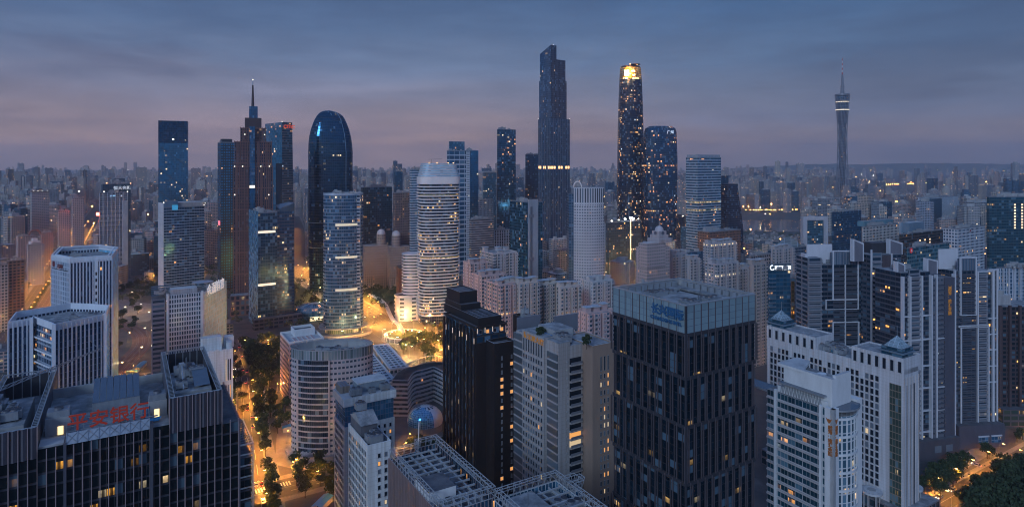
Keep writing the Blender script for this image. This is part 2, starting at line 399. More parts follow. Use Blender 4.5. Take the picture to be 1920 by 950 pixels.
STEEL = plain((.22, .23, .26), .45, .5, .2, .8)
CONC = plain((.32, .32, .33), .8, 0, .2, .3)
DARKM = plain((.04, .04, .05), .6, .2, .2, .8)
BLUEP = plain((.02, .20, .42), .6, 0, .2, .8)
BEACON_W = lamp_mat((1, .88, .65), 5); BEACON_O = lamp_mat((1, .45, .12), 6); BEACON_R = lamp_mat((1, .08, .04), 12)
def gear(b, u0, u1, v0, v1, z, n=8, seed=1, mats=None, big=True):
    """roof plant: plant room, cooling units with fans, ducts, tanks, aerials"""
    n = int(n*1.7); R = random.Random(seed); mats = mats or [METAL, CONC, STEEL]
    W_, D_ = u1-u0, v1-v0
    if big:
        w_, d_, h_ = W_*R.uniform(.3, .45), D_*R.uniform(.3, .45), R.uniform(3, 5)
        a, c = u0+R.uniform(.1, .5)*(W_-w_), v0+R.uniform(.3, .9)*(D_-d_)
        p = b.box('plant_room', a, a+w_, c, c+d_, z, z+h_, CONC, ROOF)
        m = MB(); m.box(a+.15*w_, a+.5*w_, c+.2*d_, c+.6*d_, z+h_, z+h_+1.3, METAL, STEEL); m.obj('vent_housing', b.o)
    unit = 'unit_mesh'
    if unit not in WCACHE:
        m = MB(); m.box(-1.5, 1.5, -1.2, 1.2, .35, 2.1, METAL, STEEL)
        for x in (-1.3, 1.3):
            for y in (-1, 1): m.box(x-.12, x+.12, y-.12, y+.12, 0, .35, DARKM)
        for x in (-.72, .72): m.prism(ell(x, 0, .6, .6, 12), 2.1, 2.4, STEEL, DARKM)
        WCACHE[unit] = m.mesh('cooling_unit')
    for i in range(n):
        k = R.random(); a, c = R.uniform(u0+2, u1-2), R.uniform(v0+2, v1-2)
        if k < .6:
            o = bpy.data.objects.new('cooling_unit', WCACHE[unit]); C.objects.link(o); o.parent = b.o; o.location = (a, c, z); o.rotation_euler = (0, 0, R.choice((0, pi/2)))
            s_ = R.uniform(1.0, 1.7); o.scale = (s_, s_, s_)
        elif k < .8:
            m = MB(); L_ = R.uniform(4, max(5, W_*.5)); h_ = R.uniform(.7, 1.2)
            m.box(a, min(a+L_, u1-1), c, c+.7, z+.5, z+.5+h_, METAL, STEEL)
            m.box(a, a+.7, c-R.uniform(1, 3), c, z, z+.5+h_, METAL, STEEL); m.obj('duct', b.o)
        elif k < .92:
            m = MB(); m.prism(ell(a, c, 1.2, 1.2, 14), z, z+2.4, CONC, METAL); m.prism(ell(a, c, .4, .4, 8), z+2.4, z+2.8, STEEL); m.obj('water_tank', b.o)
        else:
            m = MB(); m.bar((a, c, z), (a, c, z+R.uniform(4, 8)), .12, STEEL); m.box(a-.8, a+.8, c-.06, c+.06, z+3, z+3.1, STEEL); m.obj('antenna', b.o)
def beacon(b, pts, m=None, r=.5):
    r = r*.7
    for (u, v, z) in pts:
        k = MB(); k.prism(ell(u, v, r*.5, r*.5, 6), z, z+r*.8, DARKM); k.prism(ell(u, v, r, r, 8), z+r*.8, z+r*2.2, m or BEACON_W); k.obj('beacon_lamp', b.o)
def text(b, s, size, m, loc, rz=0, name='lettering', bold=.02, parent=None, depth=.12, vertical=False, align='LEFT', sx=1.0):
    cu = bpy.data.curves.new(name, 'FONT'); cu.body = s if not vertical else '\n'.join(s); cu.size = size; cu.extrude = depth; cu.offset = bold*size
    cu.align_x = align; cu.materials.append(m); cu.resolution_u = 3
    if vertical: cu.space_line = .95
    f_ = bpy.data.objects.new(name, cu); me = bpy.data.meshes.new_from_object(f_); me.name = name; bpy.data.objects.remove(f_)
    o = bpy.data.objects.new(name, me); C.objects.link(o); o.parent = parent or b.o; o.location = loc; o.rotation_euler = (pi/2, 0, rz); o.scale = (sx, 1, 1)
    return o
# ================================================================ NEAR BUILDINGS
# ---- dark glass bank block with pinkish fins, at the picture's lower corner
FIN = plain((.42, .31, .31), .45, .35, .12, .5)
GREYP = plain((.095, .095, .12), .55, .3, .2, .4)
DGLASS = facade((.035, .028, .032), (.026, .020, .022), (.03, .97), (.16, .97), lit=.07, es=.6, row=.0, litc=(1, .45, .06), metal=.75, gr=.06, blind=.05, tilt=.03, wall2=(.035, .04, .06), w2=(0, .10))
b = Bld('bank_tower', 'dark glass office block with pinkish vertical fins and red rooftop characters', T(124, 832, 100))
uL, uA, uB, uC, uD = b.u(-60), b.u(70), b.u(281), b.u(318), b.u(416)
uE = b.u(447)
zt = 100; zTur = b.z(318, 746); zLw = b.z(70, 799); zR = b.z(447, 783)
dep = 46; vT = b.loc(302, 660, zTur)[1]; vW = b.loc(109, 689, zLw)[1]
b.box('facade', uA, uC, 0, dep, 0, zt, DGLASS, ROOF, 2.1, 3.7)
b.box('wing_tower', uL, uA, 0, vW, 0, zLw-9, DGLASS, ROOF, 2.1, 3.7)
b.box('turret', uC, uD, 0, vT, 0, zTur-11, DGLASS, ROOFD, 2.1, 3.7)
b.box('end_bay', uD, uE, 0, dep-6, 0, zR-1, DGLASS, ROOFD, 2.1, 3.7)
def screen(nm, u0, u1, v0, v1, z0, z1, zf=None):
    # folded dark metal screen in front, lattice-topped side screens
    m = MB(); n = round((u1-u0)/2.1)
    pts = []
    for i in range(n*2+1):
        pts.append((u0+(u1-u0)*i/(n*2), v0-.05-(.55 if i % 2 else 0)))
    for p, q in zip(pts, pts[1:]):
        m.wall(p, q, z0, z1, GREYP, 1, 4); m.wall((q[0], v0+.5), (p[0], v0+.5), z0, z1, GREYP, 1, 4)
        m.face([(*p, z1), (*q, z1), (q[0], v0+.5, z1), (p[0], v0+.5, z1)], METAL)
    m.obj(nm, b.o)
    for (a, c, k) in ((u0, 1, 'L'), (u1, -1, 'R')):
        m = MB(); m.box(min(a, a+c*.35), max(a, a+c*.35), v0+.5, v1, z0-2, z1-.1, GREYP, METAL); 
        m.obj('side_screen', b.o)
        m = MB()       # ladder-like walkway on top of the screen
        x0, x1 = (a-.1, a+1.5) if c > 0 else (a-1.5, a+.1)
        m.box(x0, x0+.18, v0+.3, v1, z1, z1+.2, METAL); m.box(x1-.18, x1, v0+.3, v1, z1, z1+.2, METAL)
        k_ = int((v1-v0)/1.4)
        for i in range(k_): m.box(x0, x1, v0+.5+i*1.4, v0+.7+i*1.4, z1+.02, z1+.16, METAL)
        m.obj('walkway_grating', b.o)
    m = MB(); 
    n = max(3, int((u1-u0)/2.2))
    for i in range(n+1): 
        x = u0+(u1-u0)*i/n; m.box(x-.15, x+.15, v1-.3, v1, z0-4, z1, METAL)
    m.box(u0, u1, v1-.35, v1+.05, z1-.3, z1, METAL); m.box(u0, u1, v1-.2, v1-.1, z0-4, z1-1.2, DARKM); m.obj('rear_screen', b.o)
screen('folded_screen', uC, uD, 0, vT, zTur-11, zTur)
screen('folded_screen', uL, uA, 0, vW, zLw-9, zLw)
n = round((uC-uA)/2.1)
for (a0, a1, z1) in ((uL, uA, zLw), (uA, uB, zt-.3), (uB, uC, zt-1), (uC, uD, zTur), (uD, uE, zR)):
    b.fins('F', a0, a1, 0, 0, z1, max(1, round((a1-a0)/2.15)), .22, .75, FIN)
b.fins('R', 0, dep-6, uE, 0, zR, 11, .22, .6, FIN)
b.box('corner_pier', uA-.1+b.u(120)-uA, b.u(124)+.1, -.9, 3, 0, zt+.6, GREYP)
b.box('corner_pier', uB, uB+.9, -.9, 3, 0, zt+1.2, GREYP)
# sloping parapet band with lattice
m = MB(); u0, u1 = b.u(124), uB; k = 8
m.face([(u0, -.7, zt), (u1, -.7, zt), (u1, 1.3, zt+2.6), (u0, 1.3, zt+2.6)], METAL); m.face([(u1, 1.5, zt), (u0, 1.5, zt), (u0, 1.5, zt+2.6), (u1, 1.5, zt+2.6)], METAL)
m.face([(u0, 1.3, zt+2.6), (u1, 1.3, zt+2.6), (u1, 1.5, zt+2.6), (u0, 1.5, zt+2.6)], METAL)
m.obj('sloped_parapet', b.o)
m = MB()
for i in range(k+1):
    x = u0+(u1-u0)*i/k; m.bar((x, -.8, zt), (x, 1.25, zt+2.8), .10, METAL)
    if i < k:
        x2 = u0+(u1-u0)*(i+1)/k; m.bar((x, -.72, zt+.3), (x2, 1.15, zt+2.6), .06, METAL); m.bar((x2, -.72, zt+.3), (x, 1.15, zt+2.6), .06, METAL)
m.obj('parapet_lattice', b.o)
# roof between the towers: plant rooms with lit doors, sloping glass roof, pipes
DOOR = lamp_mat((1, .72, .3), 1.6)
for (pu0, pu1, du) in ((uA+1, b.u(128), .6), (b.u(280), uC-.3, .45)):
    b.box('plant_room', pu0, pu1, 9, 15, zt, zt+5.2, CONC, ROOF)
    x = pu0+(pu1-pu0)*du; b.box('doorway', x-.7, x+.7, 8.86, 9.02, zt, zt+2.5, DOOR)
    m = MB(); m.box(pu0+.3, pu1-.3, 9.6, 14, zt+5.2, zt+6.9, METAL, STEEL); m.prism(ell((pu0+pu1)/2, 11.8, 1.2, 1.2, 14), zt+6.9, zt+7.5, STEEL, DARKM); m.obj('cooling_tower', b.o)
m = MB(); GLR = plain((.13, .165, .21), .2, .5, .15, .4)
a0, a1 = b.loc(175, 762, zt)[0], b.loc(262, 750, zt)[0]
for i in range(7):
    x0 = a0+(a1-a0)*i/7; x1 = a0+(a1-a0)*(i+1)/7-.15
    m.face([(x0, 22, zt+3.6), (x1, 22, zt+3.6), (x1, 38, zt+7.0), (x0, 38, zt+7.0)], GLR)
m.box(a0, a1, 22.2, 22.5, zt, zt+3.5, METAL); m.box(a0, a1, 37.4, 37.8, zt, zt+6.8, METAL)
m.obj('canopy_roof', b.o)
R = random.Random(5)
for i in range(12):
    m = MB(); x = R.uniform(a0-2, a1+2); y = R.uniform(5, 12); k = R.random()
    if k < .4: m.box(x, x+R.uniform(1, 2.4), y, y+1, zt+.2, zt+R.uniform(1, 2.4), METAL, STEEL); m.obj('pump_unit', b.o)
    else:
        z_ = zt+R.uniform(.6, 1.8); m.bar((x, y, z_), (x+R.uniform(2, 5), y, z_), .22, METAL, 8); m.bar((x, y, zt), (x, y, z_), .22, METAL, 8); m.obj('pipe', b.o)
for i in range(4):
    m = MB(); x = uB-1.6+i*.55; z_ = zt+.6+.2*i; m.bar((x, 4+i*.3, z_), (x, 9, z_), .17, BLUEP, 8); m.bar((x, 4+i*.3, z_), (x+4.2-.3*i, 4+i*.3, z_), .17, BLUEP, 8); m.bar((x, 9, z_), (x, 9, zt+4), .17, BLUEP, 8); m.obj('blue_pipe', b.o)
b.box('rear_parapet', uA, uC, dep-.6, dep, zt, zt+3.2, CONC, METAL)
b.box('terrace_slab', uA+.2, b.u(119), .3, 6, zt-.02, zt+.5, CONC, ROOFL)
m = MB(); m.box(uC+2, uD-2, 10, 34, zTur-11, zTur-2.2, CONC, ROOF); m.obj('plant_room', b.o)
m = MB(); m.face([(uC+8, 12, zTur-1.4), (uD-2.2, 12, zTur-1.4), (uD-2.2, 25, zTur+.8), (uC+8, 25, zTur+.8)], GLR); m.obj('canopy_roof', b.o)
gear(b, uC+2.5, uD-3, 24, 33, zTur-2.2, 7, 3, big=False); gear(b, uC+2, uC+7, 11, 24, zTur-2.2, 4, 4, big=False)
m = MB(); m.bar((uC+4.6, 10, zTur-1), (uC+5.2, 27, zTur+2.2), .3, METAL); m.box(uC+4.3, uC+6, 26, 28, zTur-2.2, zTur+2.8, METAL); m.obj('window_crane', b.o)
m = MB(); m.box(uL+1, uA-4, 8, 34, zLw-9, zLw-1.5, CONC, ROOF); m.obj('plant_room', b.o); gear(b, uA-16, uA-5, 9, 33, zLw-1.5, 9, 8, big=False)
# small lattice terrace at the end
m = MB(); ue = uE+4.6; zz = zR-9
for (x, y) in ((ue, 0), (ue, 22)): m.box(x-.25, x+.25, y-.25, y+.25, 0, zz, METAL)
m.box(uE, ue, -.3, .2, zz-.4, zz, METAL); m.box(uE, ue, 21.8, 22.2, zz-.4, zz, METAL); m.box(ue-.3, ue+.2, .2, 21.8, zz-.4, zz, METAL)
for i in range(12): m.bar((uE, 2*i, zz-.3), (ue, 2*i+1, zz-.3), .1, METAL)
for k in range(12): m.box(uE, ue, -.2, 0, zz-3.7*(k+1), zz-3.7*(k+1)+.4, METAL); m.box(ue-.2, ue, .05, 21.7, zz-3.7*(k+1), zz-3.7*(k+1)+.4, METAL)
m.obj('terrace_frame', b.o)
b.box('end_wall', uE, ue-.6, .8, 21, 0, zz-5, DGLASS, ROOFD, 2.1, 3.7)
RED = plain((.42, .04, .02), .5, 0, .05, 1, (.62, .05, .02), .07)
# sign frame + characters
su0, su1 = b.loc(128, 800, zt+1.2)[0], b.loc(278, 770, zt+1.2)[0]
so_ = MB(); W_ = su1-su0
for i in range(11): x = su0+W_*i/10; so_.bar((x, 3.2, zt), (x, 3.2, zt+6.6), .07, METAL); so_.bar((x, 3.2, zt+4), (x, 5.6, zt), .06, METAL)
for z_ in (1.2, 2.4, 3.8, 5.6): so_.bar((su0, 3.2, zt+z_), (su1, 3.2, zt+z_), .07, METAL)
sg = so_.obj('roof_sign', b.o)
text(b, '平安银行', W_/4.0, RED, (su0+.1, 3.0, zt+3.0), 0, 'sign_lettering', .012, sg, .15)
b.done()
# crane boom reaching over the roof
z_ = zLw+3.2; p0, p1 = T(-30, 745, z_), T(186, 655, z_+1.5)
cr = Bld('crane_boom', 'long pale steel crane boom lying across the dark glass roof wing', p0, 0, cat='crane')
d = (p1[0]-p0[0], p1[1]-p0[1])
m = MB(); L_ = 16
for s_ in (-.55, .55):
    for h_ in (0, 1.1): m.bar((0, s_, z_+h_), (d[0], d[1]+s_*.4, z_+1.5+h_*.35), .13, METAL)
for i in range(L_):
    t0, t1 = i/L_, (i+1)/L_
    for s_ in (-.55, .55):
        m.bar((d[0]*t0, d[1]*t0+s_, z_+1.5*t0), (d[0]*t1, d[1]*t1+s_*(1-.6*t1), z_+1.5*t1+1.1*(1-.65*t1)), .08, METAL)
m.obj('boom', cr.o)
m = MB(); m.box(-1, 2.2, -1.1, 1.1, z_-6, z_+1.6, METAL, STEEL); m.obj('crane_base', cr.o)
m = MB(); m.bar((d[0], d[1], z_+1.6), (d[0]-3, d[1]-.5, z_+5), .08, METAL); m.bar((d[0], d[1], z_+1.6), (d[0]+2, d[1]+.5, z_+3.6), .08, METAL); m.obj('jib_head', cr.o)

# ---- white ribbed tower (tall) and white ribbed block (low), upper left
WHT = (.66, .69, .75)
PIER = plain((.60, .63, .69), .6, 0, .12, .3)
RIB = facade(WHT, (.02, .035, .07), (.30, .98), (.10, 1), lit=.012, es=1.4, metal=.6, blind=.10, wall2=(.10, .13, .20), w2=(0, .10))
RIB2 = facade((.50, .55, .64), (.07, .10, .16), (.30, .92), (.12, .9), lit=.006, es=1.4, metal=.5, blind=.3)
SMOOTH = facade((.52, .57, .66), (.30, .36, .46), (.02, .98), (.06, .97), lit=0, metal=.35, gr=.35)
def outline_bld(name, label, pts, z, group=None, rot=GR):
    P = [T(px, py, z) for px, py in pts]; b = Bld(name, label, P[0], rot, group)
    return b, [b.l(p) for p in P]
b, O = outline_bld('ribbed_tower', 'tall white ribbed office tower with open faceted roof crown and small red sign', [(96, 477), (131, 483.5), (210, 478.5), (222, 463), (186, 458.5), (111, 462.5)], 110)
m = MB(); mats = [RIB2, RIB, SMOOTH, SMOOTH, RIB, RIB2]; cws = [1.3, 2.15, 3, 3, 2.2, 1.5]
for i in range(6): m.wall(O[i], O[(i+1) % 6], 0, 106, mats[i], cws[i], 3.7, zt=106)
m.face([(*p, 104.0) for p in O], ROOF); m.obj('facade', b.o); b.foot(0, 38, -6, 20)
IN = grow(O, -1.6)
def ring(b, O, z0, z1, t, m_, nm):
    return b.parapet(O, z0, z1-z0, t, m_, nm)
ring(b, grow(O, .05), 106, 110, .8, PIER, 'roof_crown')
ring(b, grow(O, -2.4), 109.4, 110.05, .9, PIER, 'crown_beam')
def edge_fins(b, O, i, z0, z1, pitch, w, d, m_, nm='mullion'):
    p, q = O[i], O[(i+1) % len(O)]; L = math.hypot(q[0]-p[0], q[1]-p[1]); n = max(1, round(L/pitch)); dx, dy = (q[0]-p[0])/L, (q[1]-p[1])/L; nx, ny = dy, -dx
    m = MB()
    for k in range(n+1):
        c = (p[0]+dx*L*k/n, p[1]+dy*L*k/n)
        P = [(c[0]-dx*w/2+nx*a, c[1]-dy*w/2+ny*a) for a in (d, -.05)] + [(c[0]+dx*w/2+nx*a, c[1]+dy*w/2+ny*a) for a in (-.05, d)]
        m.prism([P[0], P[3], P[2], P[1]], z0, z1, m_)
    return m.obj(nm, b.o)
edge_fins(b, O, 1, 0, 107.5, 2.15, .62, .55, PIER); edge_fins(b, O, 0, 0, 109, 1.9, .3, .3, PIER)
p, q = O[1], O[2]; L_ = math.hypot(q[0]-p[0], q[1]-p[1]); ux = ((q[0]-p[0])/L_, (q[1]-p[1])/L_)
def seg(O, i, a0, a1, off):
    p, q = O[i], O[(i+1) % len(O)]; L = math.hypot(q[0]-p[0], q[1]-p[1]); d = ((q[0]-p[0])/L, (q[1]-p[1])/L); n = (d[1], -d[0])
    return [(p[0]+d[0]*L*a0+n[0]*off, p[1]+d[1]*L*a0+n[1]*off), (p[0]+d[0]*L*a1+n[0]*off, p[1]+d[1]*L*a1+n[1]*off), (p[0]+d[0]*L*a1-n[0]*.1, p[1]+d[1]*L*a1-n[1]*.1), (p[0]+d[0]*L*a0-n[0]*.1, p[1]+d[1]*L*a0-n[1]*.1)]
m = MB(); m.prism(seg(O, 1, .575, .66, .75), 0, 108, PIER, PIER); m.obj('stair_pier', b.o)
for k in range(14):
    m = MB(); m.prism(seg(O, 1, .60, .64, .80), 95.5-k*5.0, 98-k*5.0, PANE['dark'], PANE['dark']); m.obj('window', b.o)
DRED = plain((.16, .02, .025), .5, 0, .05, 1)
m = MB(); m.prism(seg(O, 0, .08, .92, .42), 99.4, 99.9, DARKM, DARKM); m.obj('sign_rail', b.o)
s0 = seg(O, 0, .08, .3, .5)[0]; an = math.atan2(O[1][1]-O[0][1], O[1][0]-O[0][0])
m = MB(); c = seg(O, 0, .17, .2, .45)[0]; n_ = 20; m.v = []; rr = 2.3
dd = (cos(an), sin(an))
m.face([(c[0]+dd[0]*rr*cos(2*pi*i/n_), c[1]+dd[1]*rr*cos(2*pi*i/n_), 103.2+rr*sin(2*pi*i/n_)) for i in range(n_)], DRED); m.obj('sign_emblem', b.o)
c = seg(O, 0, .36, .4, .5)[0]
text(b, '工银大厦', 3.1, DRED, (c[0], c[1], 101.2), an, 'sign_lettering', .05, sx=.8)
gear(b, 8, 30, -1, 12, 104.05, 9, 11)

b, O = outline_bld('ribbed_block', 'lower white ribbed office block with notched open roof crown beside the avenue', [(15, 603), (59, 596), (64, 590.5), (97, 598), (101, 607.5), (197, 588), (205, 571.6), (167, 568.5), (133, 567.5), (30, 584)], 88)
O[2] = (O[1][0]+.6, O[1][1]+5); O[3] = (O[4][0]-1.5, O[4][1]+5)
m = MB(); mats = [RIB, SMOOTH, facade((.25, .3, .38), (.03, .045, .08), (.08, .92), (.25, .95), lit=.12, es=1.2, row=.12), SMOOTH, RIB, SMOOTH, RIB, RIB, RIB, SMOOTH]
for i in range(10): m.wall(O[i], O[(i+1) % 10], 0, 84, mats[i], 2.4, 3.7, zt=84)
m.face([(*p, 82.5) for p in O], ROOF); m.obj('facade', b.o); b.foot(0, 56, -3, 20)
ring(b, grow(O, .05), 84, 88, .7, PIER, 'roof_crown')
edge_fins(b, O, 0, 0, 87, 2.4, .6, .6, PIER); edge_fins(b, O, 4, 0, 87, 2.3, .6, .6, PIER)
for (i, a) in ((1, 0), (4, 0), (5, 0)):
    m = MB(); c = O[i]; m.box(c[0]-.9, c[0]+.9, c[1]-.9, c[1]+.6, 0, 88.1, PIER); m.obj('corner_pier', b.o)
for k in range(7):
    m = MB(); p, q = O[1], O[4]; z_ = 76-k*7.4; m.prism([(p[0]+.8, p[1]+1), (q[0]-.8, q[1]+1), (q[0]-.8, q[1]+2.2), (p[0]+.8, p[1]+2.2)], z_, z_+.9, PIER, PIER, bottom=PIER); m.obj('link_beam', b.o)
m = MB(); m.prism([(a[0], a[1]) for a in (O[3], O[4], O[5], (O[5][0]-2, O[5][1]+6), (O[3][0]+4, O[3][1]+6))], 82.6, 82.7, ROOFD, ROOFD); m.obj('roof_well', b.o)
gear(b, 6, 20, 4, 13, 82.55, 5, 12); gear(b, 26, 50, 5, 14, 82.75, 6, 13, big=False)

# ---- big black tower with pale glass crown
PINK = plain((.13, .11, .125), .45, .4, .15, .5)
BLK = facade((.014, .012, .016), (.020, .026, .038), (.04, .96), (.07, 1), lit=.03, es=.8, row=.02, litc=(1, .60, .2), metal=.75, gr=.07, blind=.14, tilt=.02, sub=2, subw=.05, wall2=(.02, .018, .022), w2=(0, .14))
CROWN = facade((.12, .15, .20), (.30, .19, .185), (.03, .97), (.03, .97), lit=0, metal=.25, gr=.3, blind=.0, wr=.5, tilt=.012, var=.25, gv=.18)
b = Bld('crowned_tower', 'large black office tower with pale translucent glass crown around its roof', T(1286, 573.5, 138.8))
u1, v1 = b.u(1414), b.v(1151); zc = b.z(960+326, 625)
zc = ztop(625, b.at[1])
b.box('facade', 0, u1, 0, v1, 0, zc, BLK, ROOFD, u1/10, (zc-ztop(905, b.at[1]))/19)
zs = [zc, ztop(706, b.at[1]), ztop(798, b.at[1]), ztop(905, b.at[1]), ztop(1010, b.at[1]), 0]
m = MB()
for i in range(len(zs)-1):
    z1, z0 = zs[i], zs[i+1]
    m.prism(grow(rect(0, u1, 0, v1), .35), z1-1.1, z1, DARKM, DARKM, bottom=DARKM)
    sh = .5 if i % 2 else 0
    for k in range(11):
        if k+sh > 10: continue
        a = u1*(k+sh)/10; m.box(a-.11, a+.11, -.6, -.3, z0, z1-.2, PINK); m.box(a+u1/30-.06, a+u1/30+.06, -.5, 0, z0, z1-1.1, PINK)
        a = v1*(k+sh)/10; m.box(-.6, -.3, a-.11, a+.11, z0, z1-.2, PINK); m.box(-.5, 0, a+v1/30-.06, a+v1/30+.06, z0, z1-1.1, PINK)
m.obj('mullion', b.o)
m = MB(); zt = 138.8; g = grow(rect(0, u1, 0, v1), .3)
for i in range(4): m.wall(g[i], g[(i+1) % 4], zc, zt, CROWN, u1/10, (zt-zc)/4)
m.obj('crown_glazing', b.o)
m = MB(); gi = grow(rect(0, u1, 0, v1), -.2)
for i in range(4): m.wall(gi[(i+1) % 4], gi[i], zc, zt, CONC, 3, 3)
m.obj('crown_lining', b.o)
b.parapet(grow(rect(0, u1, 0, v1), .42), zt, .35, .8, METAL, 'crown_rail')
for (x, y) in ((-.3, -.3),): b.box('corner_mullion', x-.25, x+.3, y-.25, y+.3, 0, zt+.05, DARKM)
b.fins('F', 0, u1, -.3, zc, zt, 10, .14, .2, PINK, 'crown_mullion'); b.fins('L', 0, v1, -.3, zc, zt, 10, .14, .2, PINK, 'crown_mullion')
b.parapet(rect(.6, u1-.6, .6, v1-.6), zt-2.6, .6, 4.6, ROOF, 'roof_walkway')
b.box('roof_deck', 5.2, u1-5.2, 5.2, v1-5.2, zc, zt-4.4, CONC, ROOF)
k = 9
for i in range(k):
    a, c = 4+(u1-8)*i/(k-1), 4+(v1-8)*i/(k-1)
    for (x0, x1, y0, y1) in ((a-1.2, a+1.2, v1-1.6, v1-.7), (a-1.2, a+1.2, .7, 1.6), (u1-1.6, u1-.7, c-1.2, c+1.2), (.7, 1.6, c-1.2, c+1.2)): b.box('vent_box', x0, x1, y0, y1, zt-2, zt-.3, METAL, STEEL)
m = MB()
for i in range(7):
    a = 5.5+(u1-11)*i/6; m.box(a-.15, a+.15, 5.3, v1-5.3, zt-3.3, zt-2.9, METAL)
for a in (5.4, v1-5.4): m.box(5.3, u1-5.3, a-.15, a+.15, zt-2.85, zt-2.5, METAL)
m.obj('roof_truss', b.o)
b.box('helipad_slab', u1*.27, u1*.73, v1*.27, v1*.73, zt-4.4, zt-2.2, CONC, ROOF)
gear(b, 6, u1-6, 6, 11, zt-4.4, 8, 21, big=False); gear(b, 6, u1-6, v1-11, v1-6, zt-4.4, 8, 22, big=False)
b.box('blue_tarp', u1*.30, u1*.55, v1*.2, v1*.25, zt-4.3, zt-2.6, BLUEP)
m = MB(); c = b.loc(1201, 529, zt); m.prism(ell(c[0], c[1]-1, 1.3, 1.3, 14), zt-2, zt+.2, METAL, CONC); m.prism(ell(c[0], c[1]-1, .7, .7, 10), zt+.2, zt+1.2, METAL); m.obj('water_tank', b.o)
SB = plain((.02, .10, .22), .5, 0, .1, 1)
LG = v1*.42
text(b, '长兴国际', LG/4.0, SB, (-.62, LG+.3, zc+4.0), -pi/2, 'sign_lettering', .03)
text(b, 'CHANGXING INTL', LG/8.9, SB, (-.62, LG+.6, zc+1.9), -pi/2, 'sign_lettering', .03)
# ---- black slim hotel tower
BLK2 = facade((.012, .010, .012), (.05, .075, .12), (.12, .88), (.12, .92), lit=.10, es=1.2, litc=(1, .62, .22), metal=.7, gr=.12, blind=.25, clump=.8, sub=0)
BWALL = plain((.016, .013, .015), .6, .1, .2, .3)
b = Bld('black_hotel_tower', 'slim black tower with stepped penthouse and small lit windows', T(892.5, 612, 105))
u1, v1 = b.u(949), b.v(834)
b.box('facade', 0, u1, 0, v1, 0, 100, BLK2, ROOFD, v1/9, 3.4)
b.box('blank_wall', -.25, u1+.2, -.25, .6, 0, 97, BWALL)
b.fins('L', .6, v1, -.02, 0, 103, 9, .9, .9, BWALL, 'pier')
b.box('sky_lounge', .3, u1-.3, .4, v1-1, 100, 104, facade((.015, .012, .015), (.05, .08, .13), (.12, .88), (.1, .9), lit=.12, es=1.3, metal=.6), ROOFD, 3, 4)
b.parapet(rect(-.3, u1+.3, -.3, v1), 103.6, 1.2, .5, BWALL)
p = b.loc(897, 597, 107.8); q = b.loc(840.6, 567.6, 107.8); r_ = b.loc(938, 590, 107.8)
ru = r_[0]; rv = q[1]
b.box('roof_storey', p[0], ru, p[1], rv, 104, 107.5, BWALL, ROOFD)
b.parapet(rect(p[0], ru, p[1], rv), 107.5, .5, .4, BWALL, 'parapet', METAL)
m = MB()
for i in range(4):
    for k in range(3):
        x = p[0]+1.5+k*(ru-p[0]-3)/3; y = p[1]+2+i*4.6; m.box(x, x+1.0, y, y+3, 107.5, 107.8, DARKM)
m.obj('skylight_grille', b.o)
n0 = b.loc(867, 550, 116); zp = 116
while False: pass
v_ = rv*.60
b.box('penthouse', p[0]+.4, ru-1.0, v_-2.5, rv-.5, 107.6, 110.6, BWALL, ROOFD)
b.box('lift_tower', p[0]+1.0, ru-1.6, v_, rv-1, 110.6, 116.0, BWALL, ROOFD); b.parapet(rect(p[0]+1.0, ru-1.6, v_, rv-1), 116.0, .5, .4, BWALL, 'parapet', METAL)
# lower wing
o_ = b.loc(927, 643.6, 98.2); e_ = b.u(966, o_[1]); w0 = o_[0]
b.box('side_wing', w0, e_, o_[1], .3, 0, 96.6, BWALL, ROOFD)
b.parapet(rect(w0, e_, o_[1], .3), 96.6, 1.5, .4, BWALL, 'parapet', plain((.42, .45, .5), .6))
for i in range(25):
    for k in (.35, .82):
        lit = random.random() < .13; x = w0+(e_-w0)*k
        b.win('F', x, o_[1]-.02, 90-i*3.3, .75 if not lit else 1.7, 1.7, 'warm' if lit else 'blind')
b.wgrid('F', .6, u1-.3, .38, 100.3, 103.6, 4, 1, 1.7, 1.8, .5)
GOLD = lamp_mat((1, .6, .2), .5)
for i in range(10): 
    b.box('wall_lamp', -1.1, -.9, v1*i/9+.0, v1*i/9+.3, 97, 99.6, GOLD) if i % 2 == 0 else None
for i in range(4): b.box('wall_lamp', u1*i/4+.4, u1*i/4+.65, -.5, -.3, 101.6, 104, GOLD)
b.done()
b2 = Bld('black_low_tower', 'small black block with square open roof behind the grey sign building', T(985, 598, 95))
b2.box('facade', 0, b2.u(1006), 0, b2.v(962), 0, 94, BWALL, ROOFD); b2.parapet(rect(0, b2.u(1006), 0, b2.v(962)), 94, 1.2, .6, BWALL, 'parapet', DARKM)
gear(b2, 1, 9, 1, 12, 94, 3, 5)
# ---- grey building with gold sign and brown wing
GW = (.36, .335, .335); GWM = plain(GW, .75, 0, .10, .25); BANDG = plain((.17, .18, .215), .5, .2, .1, .3); BR = plain((.27, .19, .15), .8, 0, .12, .3)
b = Bld('grey_sign_building', 'tall grey stone office building with gold characters and dark striped corners', T(1047, 652, 105.5))
g983, g966, g1031 = b.v(984), b.v(966), b.v(1027)
u94, u111 = b.u(1094.5), b.u(1111)
b.box('facade', 0, u94, 0, g966-1, 0, 105.5, GWM, ROOF)
STR = facade((.34, .33, .345), (.13, .07, .07), (0, 1), (.22, 1), lit=.0, metal=.25, gr=.3, blind=.1)
b.box('striped_bay', -.5, 3.5, .3, g1031, 0, 102.5, STR, ROOF, 30, 3.45)
b.box('striped_bay', -.9, 3.5, g983+.2, g966, 0, 104.6, STR, ROOF, 30, 3.45)
b.box('sign_wall', -1.3, 4, g1031+1.2, g983, 0, 107.6, GWM, ROOF)
nz = 26
